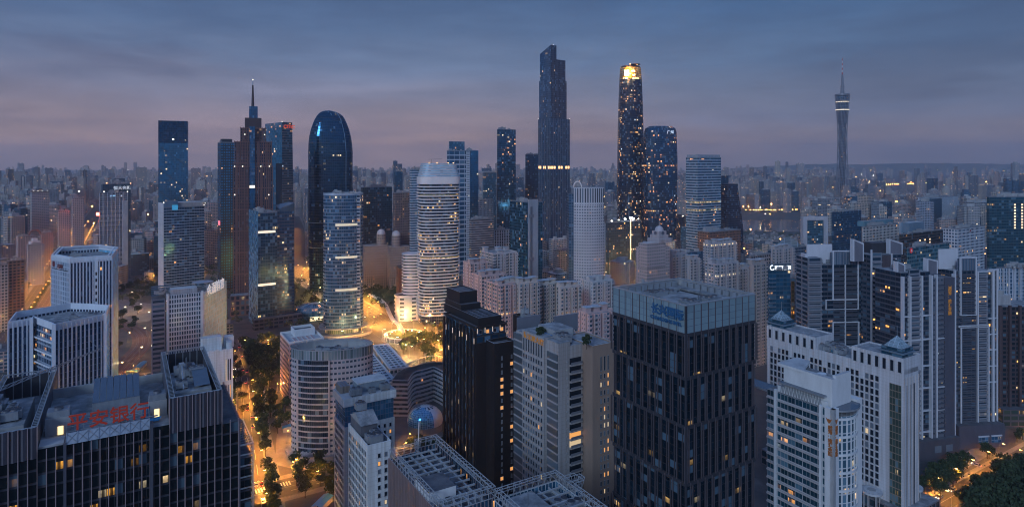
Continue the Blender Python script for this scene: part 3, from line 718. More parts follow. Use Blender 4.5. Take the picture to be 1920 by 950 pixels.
b.wgrid('L', g1031+1.7, g983-.4, -1.32, 98.2-nz*3.45, 98.2, 8, nz, 1.15, 1.9, .03)
for i in range(8):
    a = g1031+1.7+(g983-.4-g1031-1.7)*(i+.5)/8; b.win('L', a, -1.32, 98.9, 1.0, 5.4, 'dark', 'tall_window')
GS = plain((.55, .25, .05), .4, .5, .1, 1, (.8, .35, .08), .12)
m = MB(); a = g983-1.0; m.box(-1.5, -1.34, a-1.5, a-.4, 105, 107, GS); m.box(-1.5, -1.34, a-2.3, a-1.6, 105, 106, GS); m.box(-1.5, -1.34, a-2.6, a-.2, 104.6, 104.9, GS); m.obj('sign_emblem', b.o)
text(b, '江夏大厦', (g983-g1031-1)/6.6, GS, (-1.45, g983-4.2, 104.6), -pi/2, 'sign_lettering', .02, sx=1.25)
b.box('corner_turret', -.1, u94*.45, -.1, g1031+.8, 105.5, 107.3, GWM, ROOF)
# right side: balconies stack and brown wing
x0, x1 = b.u(1068), b.u(1089)
for k in range(26):
    z_ = 100.2-k*3.45
    m = MB(); m.box(x0, x1, -.12, .05, z_-2.5, z_, PANE['dark'] if k not in (9, 10) else PANE['warm' if k == 9 else 'white']); m.box(x0-.2, x1+.2, -1.2, .05, z_-3.1, z_-2.5, GWM); m.box(x0, x1, -1.2, -1.1, z_-2.5, z_-1.5, BANDG); m.obj('balcony', b.o)
    m = MB(); a = b.u(1063); m.box(a-.2, a+.2, -.3, .02, z_-1.6, z_-.9, CONC); m.obj('wall_unit', b.o)
DKG = facade((.05, .045, .05), (.02, .025, .035), (.05, .95), (.15, .9), lit=.02, es=1.2, metal=.6)
b.box('glass_recess', u94, u111, .8, 14, 0, 98, DKG, ROOFD, 2, 3.45)
pb = b.loc(1111, 651, 105.5); ub = b.u(1151, pb[1])
b.box('brown_wing', pb[0], ub, pb[1], pb[1]+20, 0, 105.5, BR, ROOF); b.parapet(rect(pb[0], ub, pb[1], pb[1]+20), 105.5, .6, .4, BR, 'parapet', plain((.5, .5, .5), .7))
nw = 27
b.wgrid('F', pb[0]+(ub-pb[0])*.30, ub-(ub-pb[0])*.20, pb[1]-.02, 94.5-nw*3.45, 94.5, 3, nw, .85, 1.9, .14)
for i in range(3): b.win('F', pb[0]+(ub-pb[0])*(.30+.5*(i+.5)/3), pb[1]-.02, 95, .8, 6.0, 'dark', 'tall_window')
TREE_ROOF = []
b.box('penthouse', 6, 16, 11, 24, 105.5, 109.2, CONC, ROOF); gear(b, 3, u94-2, 2, 10, 105.5, 6, 31, big=False)
b.box('blue_canopy', 1.2, 5, g1031+2, g983-6, 105.5, 107.4, BLUEP)
for (y0, y1, x0_, x1_) in ((g966+3, g966+3.5, 3, 16), (g966-4, g966-3.5, 19, 33)):
    b.box('roof_screen', x0_, x1_, y0, y1, 102, 109.8, BANDG, METAL)
b.box('rear_block', 2, 33, g966-1, g966+4, 0, 101, GWM, ROOF)
b.done()
b_grey = b
# ---- truss-roofed front blocks
FINP = facade((.22, .165, .17), (.035, .045, .07), (.28, .96), (.12, .95), lit=.015, es=1.3, metal=.6, blind=.2, wall2=(.10, .11, .15), w2=(0, .12))
def truss_block(name, label, b, O, z, near_mat, seed, inner=None):
    m = MB()
    for i in range(len(O)): m.wall(O[i], O[(i+1) % len(O)], 0, z-3.2, near_mat, 1.35, 3.6, zt=z-3.2)
    m.face([(*p, z-7) for p in O], ROOF); m.obj('facade', b.o)
    us = [p[0] for p in O]; vs = [p[1] for p in O]; u0, u1, v0, v1 = min(us), max(us), min(vs), max(vs); b.foot(u0, u1, v0, v1)
    m = MB(); W_ = plain((.40, .41, .43), .5, .3, .15, .6)
    for i in range(len(O)):
        p, q = O[i], O[(i+1) % len(O)]; L = math.hypot(q[0]-p[0], q[1]-p[1]); n = max(2, round(L/2.3)); d = ((q[0]-p[0])/L, (q[1]-p[1])/L); nn = (-d[1], d[0])
        for off in (0, 1.3):
            for zz in ((z-3.2, z-1.6, z) if off == 0 else (z,)): m.bar((p[0]+nn[0]*off, p[1]+nn[1]*off, zz), (q[0]+nn[0]*off, q[1]+nn[1]*off, zz), .12, W_)
        for k in range(n+1):
            a = (p[0]+d[0]*L*k/n, p[1]+d[1]*L*k/n); c = (a[0]+nn[0]*1.3, a[1]+nn[1]*1.3)
            m.bar((*a, z-3.2), (*a, z), .10, W_); m.bar((*a, z), (*c, z), .10, W_); m.bar((*c, z), (*a, z-3.2), .09, W_)
    m.obj('crown_lattice', b.o)
    m = MB(); n = max(3, round((u1-u0)/3.6)); k_ = max(3, round((v1-v0)/3.6))
    for i in range(1, n): x = u0+(u1-u0)*i/n; m.box(x-.22, x+.22, v0+1.4, v1-1.4, z-4.4, z-3.8, W_)
    for i in range(1, k_): y = v0+(v1-v0)*i/k_; m.box(u0+1.4, u1-1.4, y-.22, y+.22, z-3.78, z-3.3, W_)
    m.obj('roof_truss', b.o)
    gear(b, u0+2, u1-2, v0+2, v1-2, z-7, 16, seed, big=False)
    return u0, u1, v0, v1
f0 = T(727, 837, 85); b = Bld('finned_block', 'reddish finned office block with open steel trusses over its roof', (f0[0]-(-sin(radians(GR)))*42, f0[1]-cos(radians(GR))*42))
u1 = b.loc(815, 811, 85)[0]; v1 = 42
vj = 33
O = [(0, 0), (u1, 0), (u1, v1+.5), (u1*.55, v1+.5), (u1*.55, v1-2), (0, v1-2)]
truss_block('', '', b, O, 85, FINP, 41)
b.fins('L', 0, v1-2, 0, 0, 82, 30, .2, .55, plain((.30, .215, .21), .5, .2))
WHP = plain((.62, .62, .63), .6, 0, .12, .4)
p = b.loc(822, 905, 84); b.box('stair_house', p[0]-5, p[0]+4, p[1]-4, p[1]+6, 78, 84, WHP, ROOFD); 
m = MB(); q = b.loc(783, 857, 80); m.bar((q[0], q[1], 78), (q[0]+1.6, q[1]+2.5, 91), .16, WHP); m.box(q[0]-.8, q[0]+.8, q[1]-.8, q[1]+.8, 77.9, 79.8, WHP); m.obj('window_crane', b.o)
b.box('glass_end', u1, u1+1.0, 14, v1-12, 0, 81.8, facade((.3, .32, .36), (.05, .08, .12), (.05, .95), (.05, .95), lit=.02, es=1, metal=.6), ROOF, 1.5, 3.6)
f1 = T(927, 916, 85); b = Bld('notched_block', 'pale office block with notched corner and open white steel roof frame', (f1[0]+sin(radians(GR))*26, f1[1]-cos(radians(GR))*26))
O = [b.loc(927, 916, 85), b.loc(1035, 875, 85), b.loc(1062, 896, 85), b.loc(1086, 891, 85), b.loc(1113, 931, 85)]
u1 = O[4][0]; v1 = O[0][1]
jx, jy = O[1][0], O[2][1]
O = [(0, 0), (O[4][0], 0), (O[4][0], O[3][1]+1), (O[3][0]-.4, O[3][1]+1), (O[3][0]-.4, v1-8.5), (O[1][0], v1-8.5), (O[1][0], v1), (0, v1)]
truss_block('', '', b, O, 85, facade((.5, .52, .55), (.06, .10, .15), (.12, .95), (.2, .9), lit=.02, es=1, metal=.6), 43)
p = b.loc(972, 925, 82); b.box('plant_room', 1.5, p[0]+4, v1-17, v1-2.5, 78, 82.5, CONC, ROOF)
# ---- white hotel block
WH = plain((.66, .67, .68), .65, 0, .10, .25); WHW = facade((.64, .65, .66), (.05, .08, .12), (.3, .7), (.25, .75), lit=.02)
b = Bld('white_tower', 'narrow white tower with flat overhanging roof and blue glazed top storeys', T(644, 749, 73))
u1, v1 = b.u(743), b.v(624)
zg = ztop(803, b.at[1]); zg1 = ztop(764, b.at[1])
b.box('facade', .6, u1-.6, .6, v1-.6, 0, zg, WH, ROOFL)
b.box('glazed_storey', 1.0, u1-1.0, 1.0, v1-1.0, zg, zg1, facade((.10, .16, .24), (.07, .14, .22), (.06, .94), (.05, .95), lit=.01, metal=.5, blind=.15), ROOFL, 1.3, 2.4)
b.box('roof_slab', 0, u1, 0, v1, zg1, 73, WH, ROOFL)
b.box('penthouse', u1*.33, u1*.86, v1*.28, v1*.75, 73, 77.2, plain((.28, .33, .38), .5, .2), ROOFL); b.box('penthouse_cap', u1*.31, u1*.88, v1*.26, v1*.77, 77.2, 77.6, WH, ROOFL)
m = MB()
for i in range(3): m.box(u1*.04+i*1.6, u1*.04+1.3+i*1.6, v1*.45, v1*.9, 73, 76.2, plain((.34, .27, .22), .6, .3), STEEL)
m.obj('cooling_tower', b.o); gear(b, 2, u1-2, 1.5, v1*.25, 73, 3, 7, big=False)
b.wgrid('F', 1.8, u1-1.4, .58, zg-3.2*16-1.5, zg-1.5, 8, 16, 1.05, 1.7, .05, skip=lambda i, j: i in (3,) and j < 6)
b.wgrid('L', 1.5, v1-1.5, .58, zg-3.2*18-1.0, zg-1.0, 7, 18, 1.15, 1.6, .03)
b.done(100)
# ---- grey-roofed apartment block in front of it
b = Bld('grey_roofed_block', 'white apartment block with sloping grey metal roofs beside the finned block', T(689, 836, 75))
u1, v1 = b.u(733), b.v(653)
b.box('facade', 0, u1, 0, v1, 0, 74, WH, ROOF); b.box('upper_block', .8, u1*.8, v1*.42, v1-.8, 74, 79, plain((.14, .14, .16), .6, .2), ROOFD)
m = MB(); a0, a1, c0, c1 = .5, u1*.85, v1*.38, v1-.5
m.face([(a0, c0, 79), (a1, c0, 79), (a1, (c0+c1)/2, 82), (a0, (c0+c1)/2, 82)], ROOF); m.face([(a0, (c0+c1)/2, 82), (a1, (c0+c1)/2, 82), (a1, c1, 79.5), (a0, c1, 79.5)], ROOF)
m.face([(a0, c1, 79), (a0, c0, 79), (a0, (c0+c1)/2, 82)], CONC); m.face([(a1, c0, 79), (a1, c1, 79), (a1, (c0+c1)/2, 82)], CONC); m.obj('roof', b.o)
b.parapet(rect(0, u1, 0, v1), 74, 1.2, .4, WH); gear(b, 1, u1-1, 1, v1*.36, 74, 6, 9, big=False)
gear(b, 2, u1*.7, v1*.8, v1-1, 80.8, 3, 10, big=False)
b.wgrid('L', 1, v1-1, -.02, 74-3.2*16, 73, 12, 16, 1.0, 1.7, .04); b.wgrid('F', u1*.35, u1-.8, -.02, 74-3.2*14, 72, 2, 14, 1.1, 1.6, .06)
b.done()
# ---- oval grey building
OVW = (.33, .325, .35)
fc = T(612, 657, 66); b = Bld('oval_tower', 'oval grey office building with glazed band front and ribbed glass rim', (fc[0], fc[1]+13), 8)
a_, b_ = 25.3, 13.5
wm = facade(OVW, (.03, .045, .075), (.18, .82), (.34, .72), lit=.012, es=1.2, metal=.5)
gm_ = facade((.28, .28, .31), (.02, .03, .05), (0, 1), (.24, 1), lit=.01, es=1.2, row=.02, metal=.65, sub=2, subw=.04)
O = ell(0, 0, a_, b_, 64); b.foot(-a_, a_, -b_, b_)
def arc(O, i0, i1): return [O[i % len(O)] for i in range(i0, i1+1)]
nO = len(O)
def ringwall(b, O, i0, i1, z0, z1, m_, cw, ch, name, smooth=True):
    m = MB(); u = 0
    for i in range(i0, i1): u = m.wall(O[i % nO], O[(i+1) % nO], z0, z1, m_, cw, ch, u)
    return m.obj(name, b.o)
zt = 60
m = MB(); m.prism(O, 0, zt, wm, ROOF, 2.4, 3.4, cont=True); m.obj('facade', b.o)
Og = grow(O, .35)
# glazed centre (front is angle 3pi/2 -> index 48)
nO = 64; ringwall(b, Og, 39, 48, 4, zt, gm_, 2.4, 3.4, 'glazed_bay')
for i in (39, 48): m = MB(); c = Og[i % 64]; m.box(c[0]-.5, c[0]+.5, c[1]-.5, c[1]+.6, 0, zt+.2, plain(OVW, .7)); m.obj('pier', b.o)
for i in range(17):
    z_ = zt-3.4*(i+1)+.05; m = MB()
    for j in range(39, 48):
        p, q = Og[j], Og[j+1]; g1, g2 = grow(Og, .35)[j], grow(Og, .35)[j+1]
        m.face([(*g1, z_), (*g2, z_), (*g2, z_+.75), (*g1, z_+.75)], plain(OVW, .7)); m.face([(*g1, z_+.75), (*g2, z_+.75), (*q, z_+.75), (*p, z_+.75)], plain(OVW, .7)); m.face([(*g2, z_), (*g1, z_), (*p, z_), (*q, z_)], plain(OVW, .7))
    m.obj('floor_trim', b.o)
m = MB(); m.prism(grow(O, .1), zt, 66, facade((.30, .33, .38), (.17, .12, .12), (.12, .94), (.04, .96), lit=0, metal=.4, gr=.25), None, 1.9, 6, cont=True)
Oi = grow(O, -.3)
for i in range(64): m.wall(Oi[(i+1) % 64], Oi[i], zt, 66, CONC)
m.obj('glass_rim', b.o)
m = MB(); Oi = grow(O, -3.2); Oo = grow(O, .5)
for i in range(64):
    if i % 2 == 0: m.bar((*Oi[i], 66.1), (*Oo[i], 66.3), .14, METAL)
    m.bar((*Oi[i], 66.1), (*Oi[(i+1) % 64], 66.1), .14, METAL); m.bar((*Oo[i], 66.3), (*Oo[(i+1) % 64], 66.3), .14, METAL)
    if i % 2 == 0: m.bar((*grow(O, -1.6)[i], 66.15), (*grow(O, -1.6)[(i+1) % 64], 66.15), .08, METAL)
m.obj('rim_lattice', b.o); gear(b, -16, 16, -7, 7, zt, 14, 51)
m = MB(); m.prism(grow(O, 3.5), 0, 2.2, plain((.30, .30, .31), .8), ROOF); m.obj('plinth', b.o)

# ---- white gridded office with rounded end and rooftop letters
WF = facade((.46, .48, .52), (.03, .05, .085), (.22, .80), (.18, .88), lit=.02, es=1.1, metal=.55, blind=.2, wall2=(.52, .54, .58), w2=(.0, .14))
b = Bld('pale_gridded_office', 'pale gridded office with white rooftop characters along its curved end', T(381, 547, 79.5))
uL = b.u(312); u0 = b.u(285)
b.box('facade', uL, 0, 0, 22, 0, 79.5, WF, ROOF, 1.75, 3.6)
SIDEG = facade((.16, .17, .21), (.035, .04, .06), (.05, .95), (.35, .85), lit=.06, es=1.2, metal=.4)
b.box('grey_flank', u0, uL-1, -1, 22, 0, 77, SIDEG, ROOFD, 14, 3.6)
for x in (uL, -1.4): b.box('white_pier', x, x+1.5, -.9, 1, 0, 80.4, WHP)
e0 = b.loc(382, 547, 79.5); e1 = b.loc(419, 528, 79.5); e2 = b.loc(425, 535, 79.5)
m = MB(); CE = facade((.50, .53, .58), (.20, .25, .33), (.35, .95), (.05, .98), lit=.004, metal=.35, gr=.3, blind=.1)
O = [(.1, 0), e1, (e2[0], e2[1]), (e2[0], e2[1]+4), (.1, 22)]
O[2] = b.l(D(425, b.w(*e1)[1]+6)); O[3] = (O[2][0]-4, O[2][1]+10)
m.prism(O, 0, 79.3, CE, ROOF, 1.6, 3.6); m.obj('curved_end', b.o)
an = math.atan2(e1[1], e1[0])
LW = lamp_mat((.85, .93, 1.0), .30)
text(b, '金润铂宫', math.hypot(*e1)/4.6, LW, (e1[0]*.16+.2*sin(an), e1[1]*.16-.4, 75.4), an, 'sign_lettering', .03)
b.box('roof_terrace', uL+3, -4, 2, 14, 79.5, 83, plain((.38, .36, .38), .8), ROOFL); gear(b, u0+1, uL+6, 3, 18, 79.5, 8, 61, big=False)
m = MB(); c = (1, 15); m.prism(ell(c[0], c[1], 8, 6, 28), 84.6, 85.2, METAL, plain((.25, .32, .42), .3, .3)); 
for i in range(10): t = 2*pi*i/10; m.bar((c[0]+7.6*cos(t), c[1]+5.6*sin(t), 79.5), (c[0]+7.6*cos(t), c[1]+5.6*sin(t), 84.7), .14, METAL)
m.obj('helipad', b.o)
m = MB()
for i in range(5): m.box(u0-.2+(uL-u0)*0, uL+4, 16+.6*i, 16.3+.6*i, 77+1.6*i, 78+1.6*i, plain((.08, .16, .24), .4, .3))
m.obj('louver_screen', b.o)
# ---- small white stepped block
b = Bld('white_stepped_block', 'small bright white building with stepped roof blocks behind the dark turret', T(400, 655, 60))
u1, v1 = b.u(437), 18
b.box('facade', b.u(380), u1, 0, v1, 0, 57, WH, ROOFL); 
for (a, c, d_, e, z1) in ((b.u(380), 6, 8, 14, 66), (8, 14, 12, 18, 64), (u1-3, u1, 4, 18, 62)): b.box('roof_block', a, c, d_, e, 57, z1, WH, ROOFL)
b.parapet(rect(b.u(380), u1, 0, v1), 57, 2, .4, WH); b.wgrid('F', 7, u1-1, -.02, 20, 54, 3, 2, .7, 14, .3, name='tall_window'); b.done()
# ================================================================ RIGHT-HAND NEAR BUILDINGS
# ---- white complex with two glass pyramids
CXW = (.52, .52, .55); CXM = plain(CXW, .7, 0, .10, .25); CXG = facade(CXW, (.03, .06, .10), (.20, .80), (.22, .80), lit=.02, es=1.2, metal=.6, blind=.15)
PYR = facade((.42, .50, .58), (.28, .165, .155), (.05, .95), (.05, .95), lit=0, metal=.3, gr=.3)
TEAL = facade((.03, .06, .08), (.03, .07, .10), (.03, .97), (.2, .95), lit=.02, metal=.6)
b = Bld('pyramid_complex', 'long white stone complex topped by two pale glass pyramids', T(1695, 703, 75.7))
v1 = b.v(1438); uR = b.u(1722); vb = b.v(1653)
b.box('facade', 0, 22, vb-.5, v1, 0, 75.7, CXM, ROOF)
b.box('glass_bay_block', 0, uR, 0, vb-.5, 0, 78, CXM, ROOF)
b.parapet(rect(0, 22, vb-.5, v1), 75.7, 1.2, .5, CXM)
# windows on the long face, in pairs
nzx = 16
b.wgrid('L', vb+1, v1-2, -.02, 72-3.6*nzx, 72, 25, nzx, 1.75, 2.7, .03, skip=lambda i, j: i % 4 == 3 and j < 1)
b.box('gold_glazing', -.15, .02, b.v(1690), b.v(1668), 8, 70, facade((.20, .15, .11), (.14, .10, .075), (.06, .94), (.08, .95), lit=.05, es=.9, row=.03, litc=(1, .6, .15), metal=.6), None, 1.6, 3.5)
for x in (.18, .42, .66): b.box('slot_window', uR*x, uR*x+.9, -.12, .02, 6, 70, PANE['dark'])
b.fins('F', 0, uR, 0, 0, 74, 5, .3, .3, plain((.50, .44, .42), .7), 'pilaster')
for (pxa, pxb, z1, apx) in ((1438, 1530, 82.6, 1467), (1597, 1700, 83.0, 1684)):
    va, vbb = b.v(pxa), b.v(pxb); va, vbb = max(va, vbb), min(va, vbb)
    vbb = max(vbb, 0)
    z0 = 75.9
    b.box('tower_block', -.2, 17, vbb, va, z0-.2, z1, CXM, ROOF); b.parapet(rect(-.2, 17, vbb, va), z1, .8, .4, CXM)
    n = 7; 
    for i in range(n):
        a = vbb+(va-vbb)*(i+.5)/n; b.win('L', a, -.24, z0+.6, 1.7, z1-z0-1.6, 'dark', 'tall_window')
    # drum + pyramid
    cv = b.v(apx, 10); w_ = 5.2
    cu = 9
    b.box('lantern', cu-w_, cu+w_, cv-w_, cv+w_, z1-.4, z1+4.2, TEAL, ROOFD, 2.5, 1.5)
    b.box('lantern_eave', cu-w_-.9, cu+w_+.9, cv-w_-.9, cv+w_+.9, z1+1.6, z1+2.2, plain((.20, .26, .32), .4, .3))
    m = MB(); pr = 4.4; z2, z3 = z1+4.2, z1+9.6; q = rect(cu-pr, cu+pr, cv-pr, cv+pr)
    for i in range(4):
        p, r_ = q[i], q[(i+1) % 4]; m.face([(*p, z2), (*r_, z2), (cu, cv, z3)], PYR, [(0, 0), (4, 0), (2, 4)])
    m.obj('glass_pyramid', b.o); m = MB(); m.bar((cu, cv, z3-.5), (cu, cv, z3+5), .12, METAL); m.obj('finial', b.o)
gear(b, 2, 20, vb+22, v1-24, 75.7, 16, 71); b.box('blue_deck', 6, 12, vb+26, vb+34, 75.7, 77, plain((.03, .14, .22), .5))
m = MB(); g = grow(rect(-3, 24, -4, v1), 1)
m.prism(g, 0, 9, facade((.16, .15, .17), (.05, .05, .06), (.1, .9), (.15, .85), lit=.05, es=1.3), ROOF, 4, 4.5); m.obj('podium', b.o); b.foot(-4, 24, -5, v1)
m = MB(); 
for (cx, cy, r_) in ((-5.5, 13, 5.0), (uR+3, 4, 4.5)):
    m = MB(); m.prism(ell(cx, cy, r_, r_, 32), 13, 14, plain((.46, .46, .48), .6), plain((.46, .46, .48), .6), bottom=CONC); m.prism(ell(cx, cy, r_*.75, r_*.75, 24), 14, 14.25, CONC, plain((.5, .5, .52), .6)); m.prism(ell(cx, cy, r_*.4, r_*.4, 20), 14.25, 14.5, CONC, CONC)
    for i in range(6): t = i*pi/3; m.bar((cx+cos(t)*r_*.7, cy+sin(t)*r_*.7, 0), (cx+cos(t)*r_*.7, cy+sin(t)*r_*.7, 13.05), .35, CONC, 8)
    m.obj('entrance_canopy', b.o)
b.done()
# ---- white office with curved bay and gold vertical sign
b = Bld('curved_white_office', 'white office tower with curved glazed bay and gold vertical characters', T(1563, 769, 88))
vq = b.v(1546); va, vz = b.v(1541), b.v(1436)
TE2 = facade((.36, .35, .37), (.025, .06, .08), (.04, .96), (.30, .98), lit=.05, es=1.2, row=.02, metal=.65, gr=.08, blind=.2, sub=2, subw=.05)
zt = 88
b.box('facade', .8, 24, vq, vz, 0, zt-1, TE2, ROOF, 3.2, 3.35)
for i in range(25): z_ = zt-1-3.35*(i+1); b.box('floor_trim', .15, .85, vq+1.5, vz, z_, z_+.55, plain((.40, .37, .37), .6))
for v_ in (vq+1.2, vz-5): b.box('white_column', -.3, .9, v_, v_+1.0, 0, zt+.3, WHP)
b.box('sign_pier', 0, 1.6, 0, vq, 0, zt+.2, WHP)
uS = b.u(1573); uE = b.u(1612); uF = b.u(1621)
b.box('corner_pier', 0, uS, 0, 1.4, 0, zt+.2, WHP)
b.box('end_pier', uE, uF, 1, 12, 0, zt+.2, WHP)
n = 14; O = [(uS+(uE-uS)*i/n, 1.4-2.6*sin(pi*i/n)**.8) for i in range(n+1)]
CV = facade((.5, .5, .53), (.10, .10, .12), (.10, .96), (.10, .97), lit=.10, es=.9, litc=(1, .6, .22), metal=.6, gr=.12, blind=.3)
m = MB(); u = 0
for p, q in zip(O, O[1:]): u = m.wall(p, q, 0, zt-3.5, CV, (uE-uS)/6.5, 3.35, u)
m.face([(*p, zt-3.5) for p in O]+[(uE, 14, zt-3.5), (uS, 14, zt-3.5)], ROOF); m.obj('curved_bay', b.o)
Og = [(p[0], p[1]-.45) for p in O]
for k in range(12):
    z_ = zt-5-6.9*k; m = MB()
    for i in range(n): m.face([(*Og[i], z_), (*Og[i+1], z_), (*Og[i+1], z_+.9), (*Og[i], z_+.9)], WHP); m.face([(*Og[i], z_+.9), (*Og[i+1], z_+.9), (*O[i+1], z_+.9), (*O[i], z_+.9)], WHP); m.face([(*Og[i+1], z_), (*Og[i], z_), (*O[i], z_), (*O[i+1], z_)], WHP)
    m.obj('floor_trim', b.o)
m = MB()
for i in range(0, n+1, 2): m.box(O[i][0]-.15, O[i][0]+.15, O[i][1]-.35, O[i][1]+.2, 0, zt-4, WHP)
m.obj('mullion', b.o)
m = MB(); m.prism([(p[0], p[1]-1.5) for p in O]+[(uE, 8), (uS, 8)], zt-1.4, zt-.7, METAL, GLR, bottom=METAL)
for i in range(0, n+1, 2): m.bar((O[i][0], O[i][1], zt-3.5), (O[i][0], O[i][1], zt-1.3), .12, METAL)
m.obj('bay_canopy', b.o)
# white upper screen and roof
z2 = ztop(718, T(1543, 769, 88)[1])
va2 = b.v(1541, 2.2)
b.box('upper_screen', 2.2, 2.9, vq+.2, vz-4, zt-1, zt+1.4, WHP)
m = MB()
for i in range(15):
    a0 = vq+2+(vz-8-vq)*i/15; a1 = vq+2+(vz-8-vq)*(i+1)/15; m.bar((1.3, a0, zt-1), (1.3, (a0+a1)/2, zt+3), .12, METAL); m.bar((1.3, (a0+a1)/2, zt+3), (1.3, a1, zt-1), .12, METAL)
m.box(1.0, 3.4, vq+1, vz-5, zt+3, zt+3.5, METAL, GLR); m.obj('roof_truss', b.o)
b.box('upper_block', 3.4, 5.6, vq-1, vz-6, zt-1, z2, WHP, ROOFL); b.box('upper_block', 5.6, 16, vq-1, vq+.2, zt-1, z2+1, WHP, ROOFL); b.box('deck', 5.6, 16, vq+.2, vz-6, zt-1, z2-2.5, CONC, ROOF)
O2 = [(5, vz-14), (16, vz-14), (16, vz-4), (3.4, vz-4)]
b.prism('roof_wing', [(3.0, vz-15), (17, vz-9), (17, vz-3), (3.0, vz-3)], z2-.8, z2+.2, WHP, ROOFL)
m = MB(); m.prism(ell(9, vq+7, 2.4, 1.6, 20), z2-2.5, z2-1.0, WHP, WHP); m.obj('tank', b.o)
b.box('side_canopy', .6, 8, vz, vz+16, zt-2.2, zt-1.4, METAL, GLR)
GSM = plain((.50, .17, .05), .5, .3, .05, 1)
text(b, '越秀·维汇金融', 1.75, GSM, (.02+.0-.14, vq*.60, zt-7.6), -pi/2, 'sign_lettering', .03, vertical=True)
text(b, '越秀·维汇金融', 1.75, GSM, (uS*.30, -.14, zt-7.6), 0, 'sign_lettering', .03, vertical=True, sx=.8)
for (f, a, c) in (('L', vq*.5, -.1), ('F', uS*.5, -.1)):
    m = MB(); r_ = 1.0 if f == 'L' else .8
    pts = [(-1.3, 1.2), (-.5, .6), (0, .8), (.5, .6), (1.3, 1.2), (.7, -.2), (0, -1.1), (-.7, -.2)]
    m.face([((a+x*r_, c, zt-4.6+z_) if f == 'F' else (c, a-x*r_, zt-4.6+z_)) for x, z_ in reversed(pts)], GSM); m.obj('sign_emblem', b.o)
gear(b, 6, 20, vq+4, vz-16, zt-1, 5, 73, big=False); b.foot(0, 24, 0, vz); b.done()
# ---- residential towers with white frames
RW = (.17, .175, .205); FRM = plain((.50, .50, .54), .65, 0, .1, .3)
RDK = facade((.03, .033, .045), (.02, .028, .045), (.06, .94), (.30, .92), lit=.05, es=2.4, litc=(1, .45, .10), metal=.55, blind=.15, wall2=(.07, .075, .10), w2=(0, .2), sub=2, subw=.05)
RBL = facade(RW, (.025, .03, .045), (.10, .90), (.34, .96), lit=.035, es=2.0, litc=(1, .45, .10), metal=.3, blind=.25)
RSM = facade((.12, .125, .155), (.03, .04, .06), (.35, .65), (.35, .7), lit=.03, es=1.8, litc=(1, .45, .10))
SLAT = facade((.20, .20, .24), (.05, .05, .07), (.35, 1), (0, 1), lit=0, metal=.1, gr=.5)
def frame(b, u0, u1, v, z0, z1, t=.8, d=.9, mid=None, nm='facade_frame'):
    m = MB(); m.box(u0, u0+t, v-d, v+.05, z0, z1, FRM); m.box(u1-t, u1, v-d, v+.05, z0, z1, FRM); m.box(u0+t, u1-t, v-d, v+.05, z1-t, z1, FRM)
    if z0 > 1: m.box(u0+t, u1-t, v-d, v+.05, z0, z0+t*.7, FRM)
    if mid: m.box(mid-t*.35, mid+t*.35, v-d, v+.05, z0, z1-t, FRM)
    return m.obj(nm, b.o)
DSL = plain((.13, .14, .18), .6, 0, .1, .3)
def balconies(b, u0, u1, v, z1, n, ch=3.1, d=1.3, m_=None):
    FRM = DSL if d < 1.05 else plain((.25, .25, .29), .65, 0, .1, .3)
    for k in range(n):
        z_ = z1-ch*(k+1); key = ('bal', round(u1-u0, 2), d, m_)
        if key not in WCACHE:
            m = MB(); w_ = u1-u0; m.box(0, w_, -d, .05, 0, .22, FRM); m.box(0, w_, -d, -d+.1, .22, .95, m_ or (plain((.07, .08, .11), .3, .3) if d < 1.05 else plain((.24, .25, .29), .4, .2))); m.box(0, .12, -d+.1, 0, .22, .9, FRM); m.box(w_-.12, w_, -d+.1, 0, .22, .9, FRM); WCACHE[key] = m.mesh('balcony')
        o = bpy.data.objects.new('balcony', WCACHE[key]); C.objects.link(o); o.parent = b.o; o.location = (u0, v, z_)
def zz(b, py, v=0): return ztop(py, b.at[1])
b = Bld('framed_apartment_tower', 'dark apartment tower with nested white picture frames and slatted roof screen', D(1515, 430), 4)
Z = lambda py: ztop(py, 430)
ua, ub, uc, ud = b.u(1541), b.u(1561), b.u(1610), b.u(1633)
b.box('balcony_stack', 0, ua, 0, 16, 0, Z(484), RBL, ROOF, 7, 3.1); b.box('facade', ua, ud, .6, 18, 0, Z(497), RDK, ROOF, 4.4, 3.1)
b.box('roof_screen', ub, uc, .1, 3, Z(497), Z(474), SLAT, ROOF, 1.1, 9)
m = MB(); m.box(.3, 2, 4, 10, Z(484), Z(478), FRM); m.obj('roof_block', b.o)
frame(b, ub, uc, .6, Z(563), Z(470)); frame(b, b.u(1548), uc-.1, .6, Z(581), Z(562), .5, 1.0); 
frame(b, ub, b.u(1611), .6, Z(668), Z(604), .7, .9, b.u(1585)); m = MB(); x = b.u(1585); m.box(x-.3, x+.3, -.35, .65, 0, Z(497), FRM); m.obj('central_fin', b.o)
balconies(b, .3, ua-.3, 0, Z(488), 36); balconies(b, ub+1, x-.6, .6, Z(500), 18, d=.8); balconies(b, x+.6, uc-1, .6, Z(500), 18, d=.8)
m = MB(); m.prism([(4, 8), (22, 8), (22, 9), (4, 9)], Z(497), Z(461), FRM, FRM); 
m.obj('rear_frame', b.o); gear(b, 3, 26, 4, 14, Z(497), 8, 81)
b.box('podium', -2, ud+4, -3, 18, 0, 14, plain((.10, .09, .11), .6), ROOFD); b.foot(0, ud, 0, 18)
b = Bld('paired_apartment_tower', 'apartment tower with tall slanted roof screens and pale balcony column', D(1632, 425), 12)
Z = lambda py: ztop(py, 425); ua, ub, uc = b.u(1654), b.u(1672), b.u(1690)
b.box('facade', 0, uc, 0, 20, 0, Z(478), facade((.07, .075, .10), (.03, .04, .06), (.1, .9), (.3, .8), lit=.03, es=1.8, litc=(1, .45, .1)), ROOF, 3.4, 3.1)
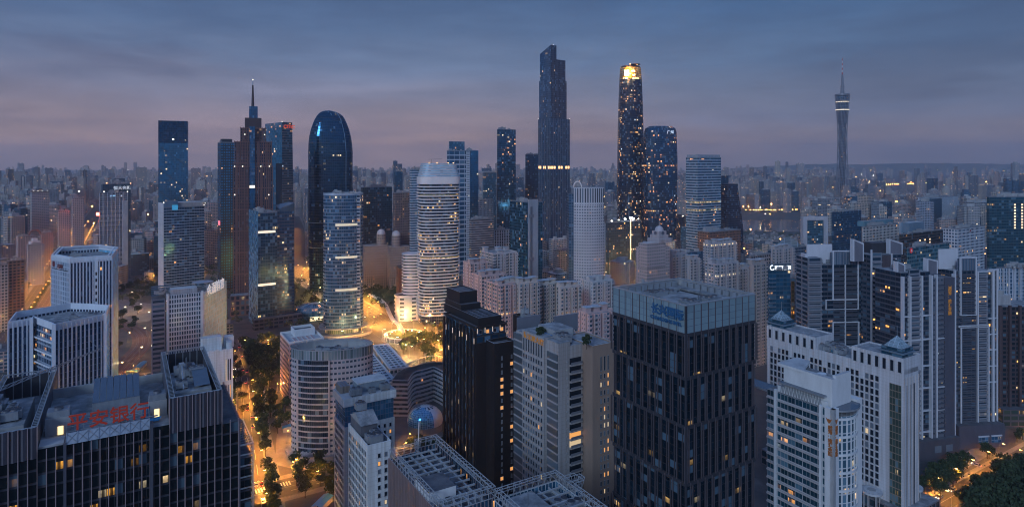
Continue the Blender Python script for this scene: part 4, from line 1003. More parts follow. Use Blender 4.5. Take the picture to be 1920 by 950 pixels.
b.box('balcony_stack', .4, b.u(1652), -.6, 0, 0, Z(474), RBL, ROOF, 8, 3.1); balconies(b, 1.5, b.u(1650), -.6, Z(484), 38, d=1.4)
b.box('dark_recess', ua, ub, -.1, .02, 0, Z(480), plain((.08, .06, .07), .7)); b.box('pilaster', ub-.8, ub, -.7, 0, 0, Z(476), FRM); b.box('pilaster', 0, .9, -.8, 0, 0, Z(468), FRM)
m = MB(); a = b.u(1680); 
for k in range(36): m.box(a-.6, a+.6, -.25, 0, Z(486)-3.1*k-.8, Z(486)-3.1*k, FRM)
m.obj('sill_trim', b.o)
def slanted(b, u0, u1, v0, v1, z0, zl, zr, nm='slanted_screen'):
    m = MB()
    for (v_, s) in ((v0, 1), (v1, -1)):
        pass
    pts = [(u0, z0), (u1, z0), (u1, zr), (u0, zl)]
    m.face([(p[0], v0, p[1]) for p in pts], FRM); m.face([(p[0], v1, p[1]) for p in reversed(pts)], FRM)
    for i in range(4):
        p, q = pts[i], pts[(i+1) % 4]; m.face([(p[0], v0, p[1]), (p[0], v1, p[1]), (q[0], v1, q[1]), (q[0], v0, q[1])], FRM)
    m.obj(nm, b.o)
    m = MB(); t = .9; m.face([(u0+t, v0-.03, z0), (u1-t, v0-.03, z0), (u1-t, v0-.03, zr-t), (u0+t, v0-.03, zl-t)], plain((.14, .14, .17), .6)); m.obj('screen_infill', b.o)
slanted(b, b.u(1604), b.u(1624), 2, 5, Z(490), Z(448), Z(456)); slanted(b, b.u(1672), b.u(1697), 2, 5, Z(480), Z(450), Z(458)); b.box('roof_drum', ua-3, ub+4, 6, 14, Z(478), Z(458), DARKM, ROOFD)
gear(b, 4, 20, 6, 16, Z(478), 6, 82, big=False); b.foot(0, uc, 0, 20)
b = Bld('ribbon_apartment_tower', 'apartment tower with white ribs, curved ledges and gold vertical characters', D(1690, 385), 14)
Z = lambda py: ztop(py, 385); x1, x2, x3, x4, x5 = [b.u(p) for p in (1703, 1724, 1745, 1767, 1786)]
b.box('facade', 0, x3, .5, 20, 0, Z(512), RDK, ROOF, 4, 3.05); b.box('balcony_stack', x1+.5, x2+.4, 0, .5, 0, Z(507), RBL, ROOF, 6, 3.05)
b.box('rib_bay', x3, x4, -1, 18, 0, Z(524), RSM, ROOF, 2.8, 3.05); b.box('slate_wall', x4, x5, -1.6, 18, 0, Z(524), plain((.075, .075, .10), .6, 0, .15, .3), ROOFD)
for x in (0, x1, x2+.4, x3-.9, x3+3.0, x5-.1): b.box('rib', x, x+.8, -1.6, .6, 0, Z(518), FRM)
m = MB()
for py in (595, 640, 690, 732, 775, 815): 
    z_ = Z(py); m.box(.9, x3-1, -.9, .45, z_, z_+.7, FRM); m.box(x3+3.9, x4+.2, -1.5, -.98, z_, z_+.7, FRM)
m.obj('ledge', b.o)
balconies(b, x1+1.2, x2, 0, Z(512), 36, 3.05, 1.2); balconies(b, x3+4.2, x4-.3, -1, Z(530), 34, 3.05, 1.0); balconies(b, .9, x1-.2, .5, Z(512), 24, 3.05, .8)
slanted(b, 1, x1+2, 4, 7, Z(512), Z(492), Z(498)); slanted(b, b.u(1752), b.u(1772), 5, 8, Z(520), Z(489), Z(494)); gear(b, 4, 18, 6, 16, Z(512), 8, 83)
GV = plain((.40, .18, .04), .5, .3, .05, 1, (.9, .4, .08), .15)
text(b, '越秀·维汇金融', 2.6, GV, ((x4+x5)/2-1.4, -1.75, Z(549)), 0, 'sign_lettering', .02, vertical=True)
m = MB(); cx = (x4+x5)/2; zc_ = Z(543)
m.face([(cx+x*1.2, -1.72, zc_+z_) for x, z_ in ((-1.3, 1.2), (-.7, -.2), (0, -1.1), (.7, -.2), (1.3, 1.2), (.5, .6), (0, .8), (-.5, .6))], GV); m.obj('sign_emblem', b.o)
b.box('podium', -2, x5+1, -4, 18, 0, Z(826), plain((.085, .08, .10), .5, .1), ROOFD)
for x in (b.u(1742), b.u(1763)): b.box('podium_window', x, x+5, -4.1, -3.9, 4, Z(838), PANE['blind'])
b.foot(-2, x5, -4, 20)
b = Bld('stepped_frame_tower', 'apartment tower with stepped white frame lines and many amber lit windows', D(1789, 405), 8)
Z = lambda py: ztop(py, 405); x1, x2, x3, x4, x5 = [b.u(p) for p in (1800, 1831, 1852, 1861, 1869)]
AL = facade((.06, .06, .08), (.03, .035, .05), (.1, .9), (.3, .9), lit=.14, es=2.4, litc=(1, .5, .12), metal=.5, blind=.15, wall2=(.07, .07, .09), w2=(0, .2))
b.box('facade', 0, x2, .5, 20, 0, Z(508), AL, ROOF, 3.4, 3.05); b.box('balcony_stack', x2, x3, 0, 19, 0, Z(508), facade(RW, (.03, .03, .045), (.12, .88), (.32, .95), lit=.10, es=2.4, litc=(1, .48, .12), metal=.3), ROOF, 5.5, 3.05); b.box('glass_corner', x3, x5, .2, 18, 0, Z(510), RDK, ROOF, 2.5, 3.05)
frame(b, x1, x2, .5, Z(592), Z(482)); b.box('roof_screen', x1+.8, x2-.8, .2, 3, Z(508), Z(486), SLAT, ROOF, 1.2, 9)
frame(b, x1-1.5, x3, 0, Z(614), Z(612)+.6, .5); frame(b, x1, x3+.5, 0, Z(795), Z(613), .7); frame(b, x2+.2, x4, 0, 2, Z(509), .7, .9)
m = MB()
for py in (508, 600, 630, 659, 690, 720): m.box(x3, x5+.3, -.7, .15, Z(py), Z(py)+.7, FRM)
m.obj('ledge', b.o)
for x in (0, x4, x5-.6): b.box('rib', x, x+.7, -.9, .6, 0, Z(506), FRM)
balconies(b, x1+.9, x2-.9, .5, Z(512), 34, 3.05, .8); balconies(b, x2+1.1, x3-.8, 0, Z(512), 34, 3.05, 1.1); balconies(b, .8, x1-.1, .5, Z(514), 25, 3.05, .8)
b.box('podium', -1, x5+.6, -5, 18, 0, Z(793), plain((.09, .085, .11), .5, .1), ROOFD)
for x in (b.u(1822), b.u(1846)): b.box('podium_window', x, x+7, -5.1, -4.9, 3, Z(815), facade((.2, .22, .28), (.06, .10, .16), (.06, .94), (.08, .92), lit=.1, es=.8), None, 2.3, 2.4); b.box('podium_lintel', x-.3, x+7.3, -5.6, -5.1, Z(815), Z(815)+.8, FRM)
m = MB(); m.prism([(x1-8, 8), (x1+6, 8), (x1+6, 8.8), (x1-8, 8.8)], Z(508), Z(470), FRM); m.obj('rear_frame', b.o); gear(b, 4, 22, 6, 16, Z(508), 6, 84); b.foot(-2, x5, -6, 20)
b = Bld('dark_brown_tower', 'dark brown apartment tower with deep recesses at the picture edge', D(1871, 440), 0)
Z = lambda py: ztop(py, 440)
DB = facade((.055, .035, .04), (.02, .02, .025), (.15, .85), (.25, .85), lit=.035, es=2.2, litc=(1, .5, .12), metal=.4)
b.box('facade', 0, 34, 0, 22, 0, Z(575), DB, ROOF, 3, 3.05); 
for x in (0, 7, 14, 21, 28): b.box('pier', x, x+1.6, -1.5, 0, 0, Z(572), plain((.075, .05, .055), .7))
b.box('penthouse', 2, 14, 6, 16, Z(575), Z(556), plain((.34, .34, .36), .7), ROOFL); m = MB(); m.prism(ell(8, 9, 2.6, 2.6, 20), Z(556), Z(548), CONC, ROOFL); m.obj('tank', b.o); b.foot(0, 34, 0, 22)
b.box('shop_podium', -1, 36, -6, 22, 0, 12, facade((.09, .07, .08), (.1, .07, .05), (.08, .92), (.2, .85), lit=.4, es=1.6, litc=(1, .5, .15)), ROOFD, 5, 4)

# ================================================================ SPHERE-DOMED ANNEX AND CURVED BLOCK
RC = plain((.40, .42, .45), .6, .1, .12, .3)
b = Bld('curved_gallery_block', 'low S-curved grey block with dark window bands and a white roof trellis', T(745, 712, 26), 0)
def ribbon(pts, w_):
    L_, R_ = [], []
    for i, p in enumerate(pts):
        a, c = pts[max(0, i-1)], pts[min(len(pts)-1, i+1)]; d = math.hypot(c[0]-a[0], c[1]-a[1]); n = (-(c[1]-a[1])/d, (c[0]-a[0])/d)
        L_.append((p[0]+n[0]*w_/2, p[1]+n[1]*w_/2)); R_.append((p[0]-n[0]*w_/2, p[1]-n[1]*w_/2))
    return R_+list(reversed(L_))
def chaikin(p, k=3):
    for _ in range(k):
        q = [p[0]]
        for a, c in zip(p, p[1:]): q += [(a[0]*.75+c[0]*.25, a[1]*.75+c[1]*.25), (a[0]*.25+c[0]*.75, a[1]*.25+c[1]*.75)]
        p = q+[p[-1]]
    return p
cl = chaikin([b.l(T(*q, 26)) for q in ((750, 712), (762, 694), (790, 688), (815, 680), (840, 690), (862, 705), (890, 700))])
O = ribbon(cl, 11)
SB_ = facade((.38, .40, .43), (.03, .045, .07), (0, 1), (.30, .82), lit=.01, es=1.2, row=.02, metal=.6, sub=3, subw=.06)
b.prism('facade', O, 0, 26, SB_, ROOF, 2.2, 3.2, cont=True)
b.bands(O, [26-3.2*i-.5 for i in range(9)], .5, .5, RC)
m = MB(); cr_ = chaikin([b.l(T(*q, 26)) for q in ((760, 695), (790, 680), (815, 676), (840, 682), (880, 690))]); k = len(cr_)
for i in range(k-1):
    p, q = cr_[i], cr_[i+1]; m.bar((p[0], p[1], 30.5), (q[0], q[1], 30.5), .22, FRM)
    m.bar((p[0], p[1]+5, 29), (q[0], q[1]+5, 29), .22, FRM)
    if i % 2 == 0: m.bar((p[0], p[1], 30.5), (p[0]+.5, p[1]+5, 29), .18, FRM); m.bar((p[0], p[1], 30.5), (p[0], p[1], 26), .12, FRM)
m.obj('roof_trellis', b.o)
b.foot(-5, 45, -8, 16)
g = D(797, 430); b = Bld('egg_dome', 'squat egg-shaped dome half clad in blue glass, half in brushed metal', g, 0)
m = MB(); gl = facade((.25, .34, .42), (.05, .13, .22), (.06, .94), (.06, .94), lit=.01, metal=.6, gr=.1); al = plain((.45, .45, .48), .35, .6, .12, .5)
NA, NB = 48, 14
for j in range(NB):
    t0, t1 = -0.35+ (pi/2+.35)*j/NB, -0.35+(pi/2+.35)*(j+1)/NB
    for i in range(NA):
        p0, p1 = 2*pi*i/NA, 2*pi*(i+1)/NA
        def P(p, t): return (12*cos(t)*cos(p), 11*cos(t)*sin(p), 7+9.5*sin(t))
        mid = (p0+p1)/2; dx = math.atan2(sin(mid+pi/2+.25), cos(mid+pi/2+.25)); isg = abs(dx) < .95 and (j+.5)/NB < .86*cos(dx*.9)
        top = (j > NB*.70) and (i % 4 < 2) and not isg
        m.face([P(p0, t0), P(p1, t0), P(p1, t1), P(p0, t1)], gl if isg else (PANE['dark'] if top and j < NB-2 else al), [(i, j), (i+1, j), (i+1, j+1), (i, j+1)])
m.obj('dome_shell', b.o, smooth=True)
m = MB(); m.prism(ell(0, 0, 11.6, 10.6, 40), 0, 4.5, plain((.12, .12, .13), .6), CONC); m.obj('base', b.o); b.foot(-12, 12, -12, 12)
# ---- long white halls by the roundabout and pink block
for (nm, lab, pts, z, sky_) in (('white_hall', 'long low white hall with rows of square skylights facing the roundabout', [(731, 693), (768, 688), (728, 645), (697, 648)], 24, 1), ('skylit_annex', 'narrow white annex with blue skylights beside the oval building', [(705, 722), (745, 716), (700, 664), (684, 668)], 22, 1)):
    b, O = outline_bld(nm, lab, pts, z); b.prism('facade', O, 0, z, facade((.55, .50, .46), (.10, .09, .08), (.15, .85), (.25, .8), lit=.25, es=.9), plain((.55, .56, .57), .7, 0, .1, .2), 3, 4)
    b.parapet(O, z, .8, .5, WHP); n = 11
    for i in range(n):
        for k in range(3):
            s_, t_ = (i+.7)/(n+.6), .25+.25*k
            A = (O[0][0]+(O[3][0]-O[0][0])*s_, O[0][1]+(O[3][1]-O[0][1])*s_); B_ = (O[1][0]+(O[2][0]-O[1][0])*s_, O[1][1]+(O[2][1]-O[1][1])*s_)
            c = (A[0]+(B_[0]-A[0])*t_, A[1]+(B_[1]-A[1])*t_); m = MB(); m.box(c[0]-1.2, c[0]+1.2, c[1]-1.3, c[1]+1.3, z, z+.5, METAL, plain((.07, .08, .13), .2, .3)); m.obj('skylight', b.o)
b = Bld('pink_block', 'pink-walled block with open white roof boxes beside the oval building', T(542, 640, 48)); u1, v1 = b.u(608), b.v(525)
PK = facade((.50, .30, .28), (.06, .06, .08), (.2, .8), (.3, .75), lit=.05, es=1.2)
b.box('facade', 0, u1, 0, v1, 0, 46, PK, ROOFL, 3, 3.6); b.parapet(rect(0, u1, 0, v1), 46, 1.6, .6, WHP); b.box('roof_well', u1*.3, u1*.9, v1*.55, v1*.95, 46, 49.5, WHP, ROOFD); b.parapet(rect(u1*.3, u1*.9, v1*.55, v1*.95), 49.5, 2, .6, WHP)
for i in range(6):
    for k in range(5):
        m = MB(); x, y = u1*(.2+.13*k), v1*(.06+.07*i); m.box(x, x+1.7, y, y+1.8, 46, 46.5, WHP, plain((.28, .12, .13), .4)); m.obj('skylight', b.o)
# ================================================================ MIDDLE DISTANCE TOWERS
BG = (.025, .07, .12)
MIR = facade((.05, .09, .13), (.05, .13, .20), (.05, .97), (.12, .98), lit=.03, es=2.2, litc=(1, .65, .3), metal=.7, gr=.1, blind=.06, clump=1.2)
MIRD = facade((.02, .035, .05), (.012, .035, .065), (.03, .97), (.05, .98), lit=.004, es=2, metal=.7, gr=.08, blind=.0)
def simple(name, label, xl, xn, xr, py, Y, m, top=ROOF, cw=3, ch=3.7, dep=None, par=1.0, rot=GR, gearn=4, group=None, pm=None, seed=1, big=True, done=True):
    P = D(xn, Y); L = math.hypot(*P)
    if xl < xn:
        while (cos(radians(rot))*P[0]+sin(radians(rot))*P[1])/L < .2 and rot < 60: rot += 3
    b = Bld(name, label, P, rot, group); z = ztop(py, Y); u1 = b.u(xr); v1 = b.v(xl) if xl < xn else (dep or u1*.8)
    b.box('facade', 0, u1, 0, v1, 0, z, m, top, cw, ch)
    if par: b.parapet(rect(0, u1, 0, v1), z, par, .5, pm or STEEL)
    if gearn: gear(b, 1.5, u1-1.5, 1.5, v1-1.5, z, gearn, seed, big=big)
    b.z1 = z; b.u1 = u1; b.v1 = v1
    return b
# mirror tower with diagonal seams
b = simple('mirror_tower', 'flat topped blue mirror tower with diagonal seams and one bright lamp', 297, 297, 352, 268, 1000, MIR, cw=2.4, ch=3.6, rot=26, dep=40, par=0, gearn=0)
z0 = b.z1; z1 = ztop(226, 1000)
b.box('dark_crown', -.2, b.u1+.2, -.2, 40, z0, z1, MIRD, ROOFD, 2.4, 3.6)
m = MB(); W_ = b.u1
for (za, zb) in ((z0-3, z0-38), (z0-40, z0-76), (z0-76, z0-108)): m.bar((0, -.3, za), (W_, -.3, zb), .55, DARKM)
m.obj('diagonal_seam', b.o); beacon(b, [(W_*.5, -1.2, z0+4)], BEACON_W, 1.8)
b.fins('F', 0, W_, 0, 0, z0, 22, .18, .25, plain((.05, .09, .13), .4, .4))
# glass slab in front of it
b = simple('banded_glass_office', 'blue glass office block with pale side wall in front of the mirror tower', 297, 307, 383, 390, 800, facade((.30, .34, .40), (.02, .07, .12), (.02, .98), (.22, .98), lit=.015, es=1.6, metal=.7, gr=.08, blind=.12), cw=3, ch=3.6)
b.box('side_wall', -.3, .0, .3, b.v1, 0, b.z1+6, plain((.42, .45, .50), .6)); b.box('roof_screen', 0, b.u1*.34, .3, 2, b.z1, b.z1+9, plain((.12, .22, .32), .4, .4)); b.box('roof_storey', b.u1*.36, b.u1*.97, 3, b.v1-3, b.z1, b.z1+6, CONC, ROOFL)
b.bands(rect(0, b.u1, 0, b.v1), [b.z1-7.2*i for i in range(1, 18)], .7, .5, plain((.36, .39, .43), .6)); beacon(b, [(b.u1, 0, b.z1+1), (0, .5, b.z1+6)], None, .9)
m = MB(); n_ = 20; c = (b.u1*.28, b.z1+.5)
b.box('sign_panel', b.u1*.2, b.u1*.34, -.5, -.2, b.z1-3, b.z1+3.4, plain((.05, .30, .50), .4, 0, 0, 1, (.05, .35, .6), .5))
# dark grid tower
b = simple('dark_grid_tower', 'dark slab tower with blue window grid and a red lit side panel', 408, 414, 441, 268, 900, facade((.02, .018, .025), (.06, .16, .26), (.22, .80), (.2, .75), lit=.04, es=2.2, metal=.4, gr=.2, blind=.05), cw=3, ch=3.8, par=1.5)
b.box('penthouse', 3, b.u1-3, 4, b.v1-4, b.z1, b.z1+6, DARKM, ROOFD); b.box('red_display', -.5, 0, b.v1*.2, b.v1*.7, b.z1-118, b.z1-112, lamp_mat((1, .05, .05), 1.2))
# brown spire tower
BRN = facade((.115, .062, .060), (.02, .03, .05), (.28, .72), (.12, .95), lit=.03, es=2.0, litc=(1, .6, .25), metal=.5, blind=.12)
BLG = facade((.03, .05, .08), (.03, .08, .14), (.05, .95), (.1, .95), lit=.04, es=2.2, metal=.65)
BP = plain((.15, .075, .068), .6, 0, .1, .1); BDK = plain((.05, .03, .035), .6, .1, .1, .2)
b = Bld('brown_spire_tower', 'reddish brown setback skyscraper with central glass strip and tall needle spire', D(438, 760), 21)
Wd = b.u(511); d_ = Wd*.9
def zf(py): return ztop(py, 775)
def tier(px0, px1, z0, z1, m_, nm, inset):
    u0, u1 = b.u(px0, inset), b.u(px1, inset); b.box(nm, u0, u1, inset, d_-inset, z0, z1, m_, ROOFD, 2.3, 3.7); return u0, u1
tiers = [(438, 511, 0, zf(312), 'lower_shaft', 0), (440, 509, zf(312), zf(266), 'upper_shaft', 1), (451, 497, zf(266), zf(240), 'setback', 6)]
for (a, c, z0, z1, nm, ins) in tiers:
    u0, u1 = tier(a, c, z0, z1, BRN, nm, ins); n = 14 if ins < 2 else 9
    b.fins('F', u0, u1, ins, z0, z1+1, n, .55, .7, BP, 'pilaster')
    b.fins('R', ins, d_-ins, u1, z0, z1+1, n, .55, .7, BP, 'pilaster')
    m = MB(); 
    for k in range(int((z1-z0)/26)+1): m.box(u0-.8, u1+.8, ins-.9, ins-.6, z1-26*k-1, z1-26*k, BP)
    m.obj('belt_course', b.o)
u0, u1 = b.u(459, 9), b.u(490, 9); b.box('crown_block', u0, u1, 9, d_-9, zf(240), zf(221), BDK, ROOFD)
u0, u1 = b.u(467, 11), b.u(483, 11); b.box('lantern', u0, u1, 11, d_-11, zf(221), zf(199), BLG, ROOFD, 2, 3.7)
c0, c1 = b.u(468), b.u(478)
b.box('glass_strip', c0, c1, -1.2, 1, 0, zf(238), BLG, None, 2, 3.7)
cx, cy = b.u(474, d_/2), d_/2
m = MB(); m.bar((cx, cy, zf(199)), (cx, cy, zf(158)), 1.9, BDK, 8, .9); m.bar((cx, cy, zf(158)), (cx, cy, zf(140)), .7, plain((.4, .45, .5), .4, .3), 8, .3); m.obj('spire', b.o)
pts = [(b.u(x), -1, zf(y)) for x, y in ((440, 313), (455, 313), (489, 313), (505, 313), (459, 254), (496, 254), (440, 365), (504, 366))]
beacon(b, pts+[(cx, cy-1, zf(149))], BEACON_W, .8)
b.box('podium', b.u(433), b.u(470), -14, 0, 0, 24, facade((.13, .075, .07), (.03, .03, .04), (.2, .8), (.2, .85), lit=.12, es=1.5), ROOF, 6, 6)
b.box('lit_slot', c0, c1, -1.3, -1.2, zf(352), zf(347), lamp_mat((1, .8, .5), 1.4)); b.foot(0, Wd, -10, d_)
# angular blue tower
b = Bld('angular_blue_tower', 'tapering blue glass tower with red sign at its crown beside the spire', D(529, 950), 44)
z1 = ztop(229, 950); vL = b.v(497); uR = b.u(548); uB = b.u(552)
AG = facade((.03, .07, .11), (.03, .085, .13), (.03, .97), (.08, .95), lit=.04, es=2.2, metal=.2, gr=.1); AD = facade((.09, .09, .115), (.035, .055, .08), (.0, 1), (.3, .9), lit=.05, es=2.0, metal=.5, row=.02)
m = MB(); A = [(0, 0), (uB, 0), (uB, vL), (0, vL)]; Tt = [(0, 0), (uR, 0), (uR, vL), (0, vL)]
m.wall(A[0], A[1], 0, z1, AD, 3, 3.8, p2=Tt[0], q2=Tt[1]); m.wall(A[1], A[2], 0, z1, AD, 3, 3.8, p2=Tt[1], q2=Tt[2]); m.wall(A[2], A[3], 0, z1, AG, 3, 3.8); m.wall(A[3], A[0], 0, z1, AG, 3, 3.8); m.face([(*p, z1) for p in Tt], ROOFD); m.obj('facade', b.o)
b.box('dark_notch', -.3, 0, .5, vL*.35, 0, z1-62, plain((.01, .03, .06), .2, .5)); text(b, 'CITIC', 7, plain((.45, .05, .03), .5, 0, 0, 1, (1, .12, .05), .5), (2, -.4, z1-9), 0, 'sign_lettering', .03)
b.foot(0, uB, 0, vL); beacon(b, [(0, 0, z1)], None, .7)
# twin glass slabs in front
b = simple('paired_glass_slab', 'two-part glass office slab with plain blue side and scattered lit panes', 467, 484, 520, 400, 690, facade((.06, .08, .11), (.02, .05, .085), (.04, .96), (.1, .95), lit=.05, es=1.8, row=.03, litc=(1, .7, .3), metal=.65, blind=.2), cw=2.6, ch=3.7)
b.box('plain_flank', -.4, 0, .2, b.v1, 0, b.z1+2, facade((.10, .14, .19), (.10, .15, .21), (.03, .97), (.05, .95), lit=0, metal=.45, gr=.25), None, 2.6, 3.7)
u2 = b.u(551, 4); 
b.box('rear_slab', b.u1, u2, 2, 26, 0, b.z1+1, facade((.05, .05, .07), (.04, .06, .10), (.04, .96), (.25, .95), lit=.06, es=1.8, litc=(1, .65, .3), metal=.6), ROOFD, 2.6, 3.7)
m = MB(); z_ = b.z1+1; m.face([(b.u1+3, 2, z_), (u2, 2, z_), (u2, 2, z_+9), (b.u1+3, 2, z_+2)], GLR); m.face([(b.u1+3, 2, z_+2), (u2, 2, z_+9), (u2, 24, z_+9), (b.u1+3, 24, z_+6)], GLR); m.face([(u2, 2, z_), (u2, 24, z_), (u2, 24, z_+9), (u2, 2, z_+9)], GLR); m.obj('wedge_roof', b.o)
for z_ in (100, 42): b.box('lit_band', -.2, b.u1*.9, -.25, 0, b.z1-z_+20, b.z1-z_+22.5, lamp_mat((1, .78, .45), .9))
b.box('podium', -6, u2+6, -8, 0, 0, 12, facade((.08, .08, .1), (.03, .03, .05), (.1, .9), (.2, .8), lit=.08), ROOFD, 5, 4)
# rounded dome tower
b = Bld('rounded_tower', 'huge dark blue glass tower with rounded asymmetrical bullet top', D(620, 905), 12)
zt = ztop(207, 900); Rw = 31.0; Rd = 21
DG = facade((.015, .03, .045), (.012, .040, .070), (.03, .97), (.10, .97), lit=.012, es=2.0, litc=(1, .75, .4), metal=.72, gr=.07, blind=.04)
lv = [(z_, 0.0, .93+.07*sin(pi*z_/240)) for z_ in (0, 40, 80, 120, 160)]
tab = [(286, 579, 661), (270, 579.6, 659.8), (256, 581, 657.7), (243, 584, 654.5), (231, 588, 650), (223, 591.5, 646.3), (217, 595, 642.5), (213, 598.3, 637.5), (210.5, 601.5, 632), (208.5, 605.5, 626.5), (207.4, 610, 621), (207, 614, 617)]
for (py, l_, r_) in tab: lv.append((ztop(py, 900), ((l_+r_)/2-620)/F*900, (r_-l_)/82.0))
m = MB(); lev = [(z_, [(x+dx, y) for x, y in ell(0, 0, Rw*s_, Rd*s_, 48, 0, 2.6)]) for z_, dx, s_ in lv]
m.loft(lev, DG, DARKM, 2.6, 3.9); m.obj('glass_shell', b.o)
st = plain((.18, .24, .30), .4, .5, 0); m = MB(); q = []
for (z_, dx, s_) in lv: t = -.86; q.append((dx+Rw*s_*abs(cos(t))**(2/2.6), -Rd*s_*abs(sin(t))**(2/2.6)-.2, z_))
[m.bar(p, r_, .45, st) for p, r_ in zip(q, q[1:])]
m.obj('edge_rib', b.o)
DM = plain((.06, .09, .12), .3, .5, 0)
for (za, zb) in ((30, 78), (78, 118)):
    pass
m = MB()
for (x0, z0_, x1, z1_) in ((10, 88, 24, 120), (24, 88, 10, 120), (10, 120, 13, 132), (24, 120, 21, 132)): m.bar((x0, -Rd*sqrt(1-(x0/Rw)**2.6)**1-.2, z0_), (x1, -Rd*sqrt(1-(x1/Rw)**2.6)-.2, z1_), .35, st)
m.obj('brace', b.o); b.foot(-Rw, Rw, -Rd, Rd)
m = MB(); 
for z_ in (97, 62): m.prism(grow(ell(0, 0, Rw*.985, Rd*.985, 48, 0, 2.6), .6), z_, z_+1.4, plain((.12, .2, .27), .3, .5), None)
m.obj('floor_trim', b.o)
# glass cylinder
b = Bld('glass_oval_tower', 'oval blue glass tower with reflections of golden street lights', D(644, 672), 14)
zt = ztop(366, 660); a_, b_ = 20.6, 14.5; O = ell(0, 0, a_, b_, 56, 0, 2.3); CG = facade((.16, .18, .22), (.045, .085, .14), (.04, .96), (.14, .96), lit=.075, es=1.5, litc=(1, .68, .34), row=.02, metal=.65, gr=.1, blind=.2, tilt=.03)
b.prism('facade', O, 9, zt, CG, ROOFD, 2.2, 3.6, cont=True); b.prism('lobby', grow(O, -1.5), 0, 9, facade((.2, .18, .17), (.2, .14, .08), (.1, .9), (.05, .95), lit=.7, es=1.3, litc=(1, .6, .25)), None, 2.2, 9, cont=True); m = MB(); m.prism(grow(O, 5), 8.6, 9.2, plain((.30, .30, .32), .6), ROOF, bottom=CONC); m.obj('entrance_canopy', b.o)
b.bands(O, [zt-3.6*k-.4 for k in range(38)], .3, .25, plain((.16, .19, .24), .45, .4)); b.foot(-20, 20, -14, 14)
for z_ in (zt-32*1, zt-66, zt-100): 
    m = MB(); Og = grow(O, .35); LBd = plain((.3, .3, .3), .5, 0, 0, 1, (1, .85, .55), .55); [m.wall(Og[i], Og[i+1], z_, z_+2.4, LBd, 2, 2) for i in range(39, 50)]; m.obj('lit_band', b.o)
b.parapet(O, zt, 2.2, .5, plain((.35, .42, .5), .4, .3)); gear(b, -14, 14, -8, 8, zt, 6, 91)
x = a_*.72
b.box('balcony_spine', x-2.5, x+2.5, -b_*.72-1.2, -b_*.5, 9, zt, facade((.34, .35, .38), (.04, .05, .08), (.1, .9), (.3, .9), lit=.2, es=1.6), ROOF, 5, 3.6)
m = MB(); m.prism(ell(0, 0, 30, 22, 48), 0, 3.0, plain((.28, .28, .28), .8), ROOF); m.obj('plinth', b.o)
# oval glass podium pavilion
b = Bld('oval_glass_pavilion', 'flattened oval glass pavilion between two glass towers', D(590, 735), 20)
m = MB(); lev = [(0, ell(0, 0, 21, 16, 36)), (11, ell(0, 0, 23, 18, 36)), (15, ell(0, 0, 21, 16, 36)), (17.5, ell(0, 0, 14, 10, 36)), (18.5, ell(0, 0, 5, 4, 36))]
m.loft(lev, facade((.12, .17, .22), (.06, .10, .14), (.05, .95), (.1, .9), lit=.04, es=1.4, metal=.5), METAL, 3, 3); m.obj('glass_shell', b.o); b.box('lit_entrance', -6, 10, -18.4, -17, 2, 6, lamp_mat((1, .75, .35), 1.5)); b.foot(-20, 20, -15, 15)
# white banded tower
BND = facade((.62, .56, .56), (.03, .035, .05), (0, 1), (.46, 1), lit=.035, es=2.2, litc=(1, .62, .25), metal=.6, blind=.1, sub=3, subw=.05)
b = Bld('white_banded_tower', 'rounded white tower ringed with curving white balcony bands and lit street below', D(822, 730), 18)
zs = ztop(345, 716); zt = ztop(307, 716); a_, b_ = 22.8, 17
m = MB(); O = ell(0, 0, a_, b_, 56, 0, 3.2); b.prism('facade', O, 0, zs, facade((.20, .18, .18), (.025, .03, .045), (.04, .96), (.05, .95), lit=.16, es=2.2, row=.08, litc=(1, .55, .18), metal=.6, blind=.15), ROOF, 2.6, 3.55, cont=True)
WB = plain((.74, .66, .64), .6, 0, .08, .2); nfl = int((zs-6)/3.55)
for k in range(nfl):
    z_ = zs-3.55*(k+1); s_ = 1+.035*sin(k*.55); m = MB(); g = ell(0, 0, (a_+1.2)*s_, (b_+1.2)*(2-s_), 56, 0, 3.2); m.prism(g, z_, z_+1.15, WB, WB, bottom=WB); o = m.obj('balcony_band', b.o)
b.prism('crown_fascia', ell(0, 0, a_+1.3, b_+1.3, 48, 0, 4), zs, zs+8, WB, WB)
lev = [(zs+8, ell(0, 0, a_+.2, b_, 48, 0, 4.5)), (zt, ell(0, 0, a_-3.2, b_-2.5, 48, 0, 3.6))]
m = MB(); m.loft(lev, facade((.52, .46, .47), (.28, .24, .26), (0, 1), (.55, 1), lit=0, metal=.1, gr=.5), ROOF, 3, 1.9); m.obj('stepped_crown', b.o); beacon(b, [(x, -b_+5, zt) for x in (-13, -4, 9, 15)], BEACON_O, .8)
m = MB(); m.bar((-8, 0, zt), (-8, 0, zt+5), .2, STEEL); m.bar((-12, 0, zt+5), (4, 0, zt+5.4), .25, STEEL); m.obj('window_crane', b.o); b.foot(-23, 23, -17, 17)
LB = facade((.3, .25, .2), (.3, .2, .1), (.08, .92), (0, 1), lit=9, es=2.2, litc=(1, .55, .16))
for z_ in (zs-14, zs-85):
    m = MB(); g = ell(0, 0, a_+.15, b_+.15, 56, 0, 3.2)
    for i in range(30, 54): m.wall(g[i], g[i+1], z_, z_+2.2, LB, 2, 2)
    m.obj('lit_band', b.o)
b = Bld('banded_annex', 'lower curved white annex with window bands beside the white banded tower', D(775, 745), 18)
lev = ell(0, 0, 13, 13, 40, 0, 2.4); z_ = ztop(475, 745); b.prism('facade', lev, 0, z_, BND, ROOFL, 3, 3.5, cont=True); b.bands(lev, [z_-3.5*k-.5 for k in range(18)], .9, .6, WB)
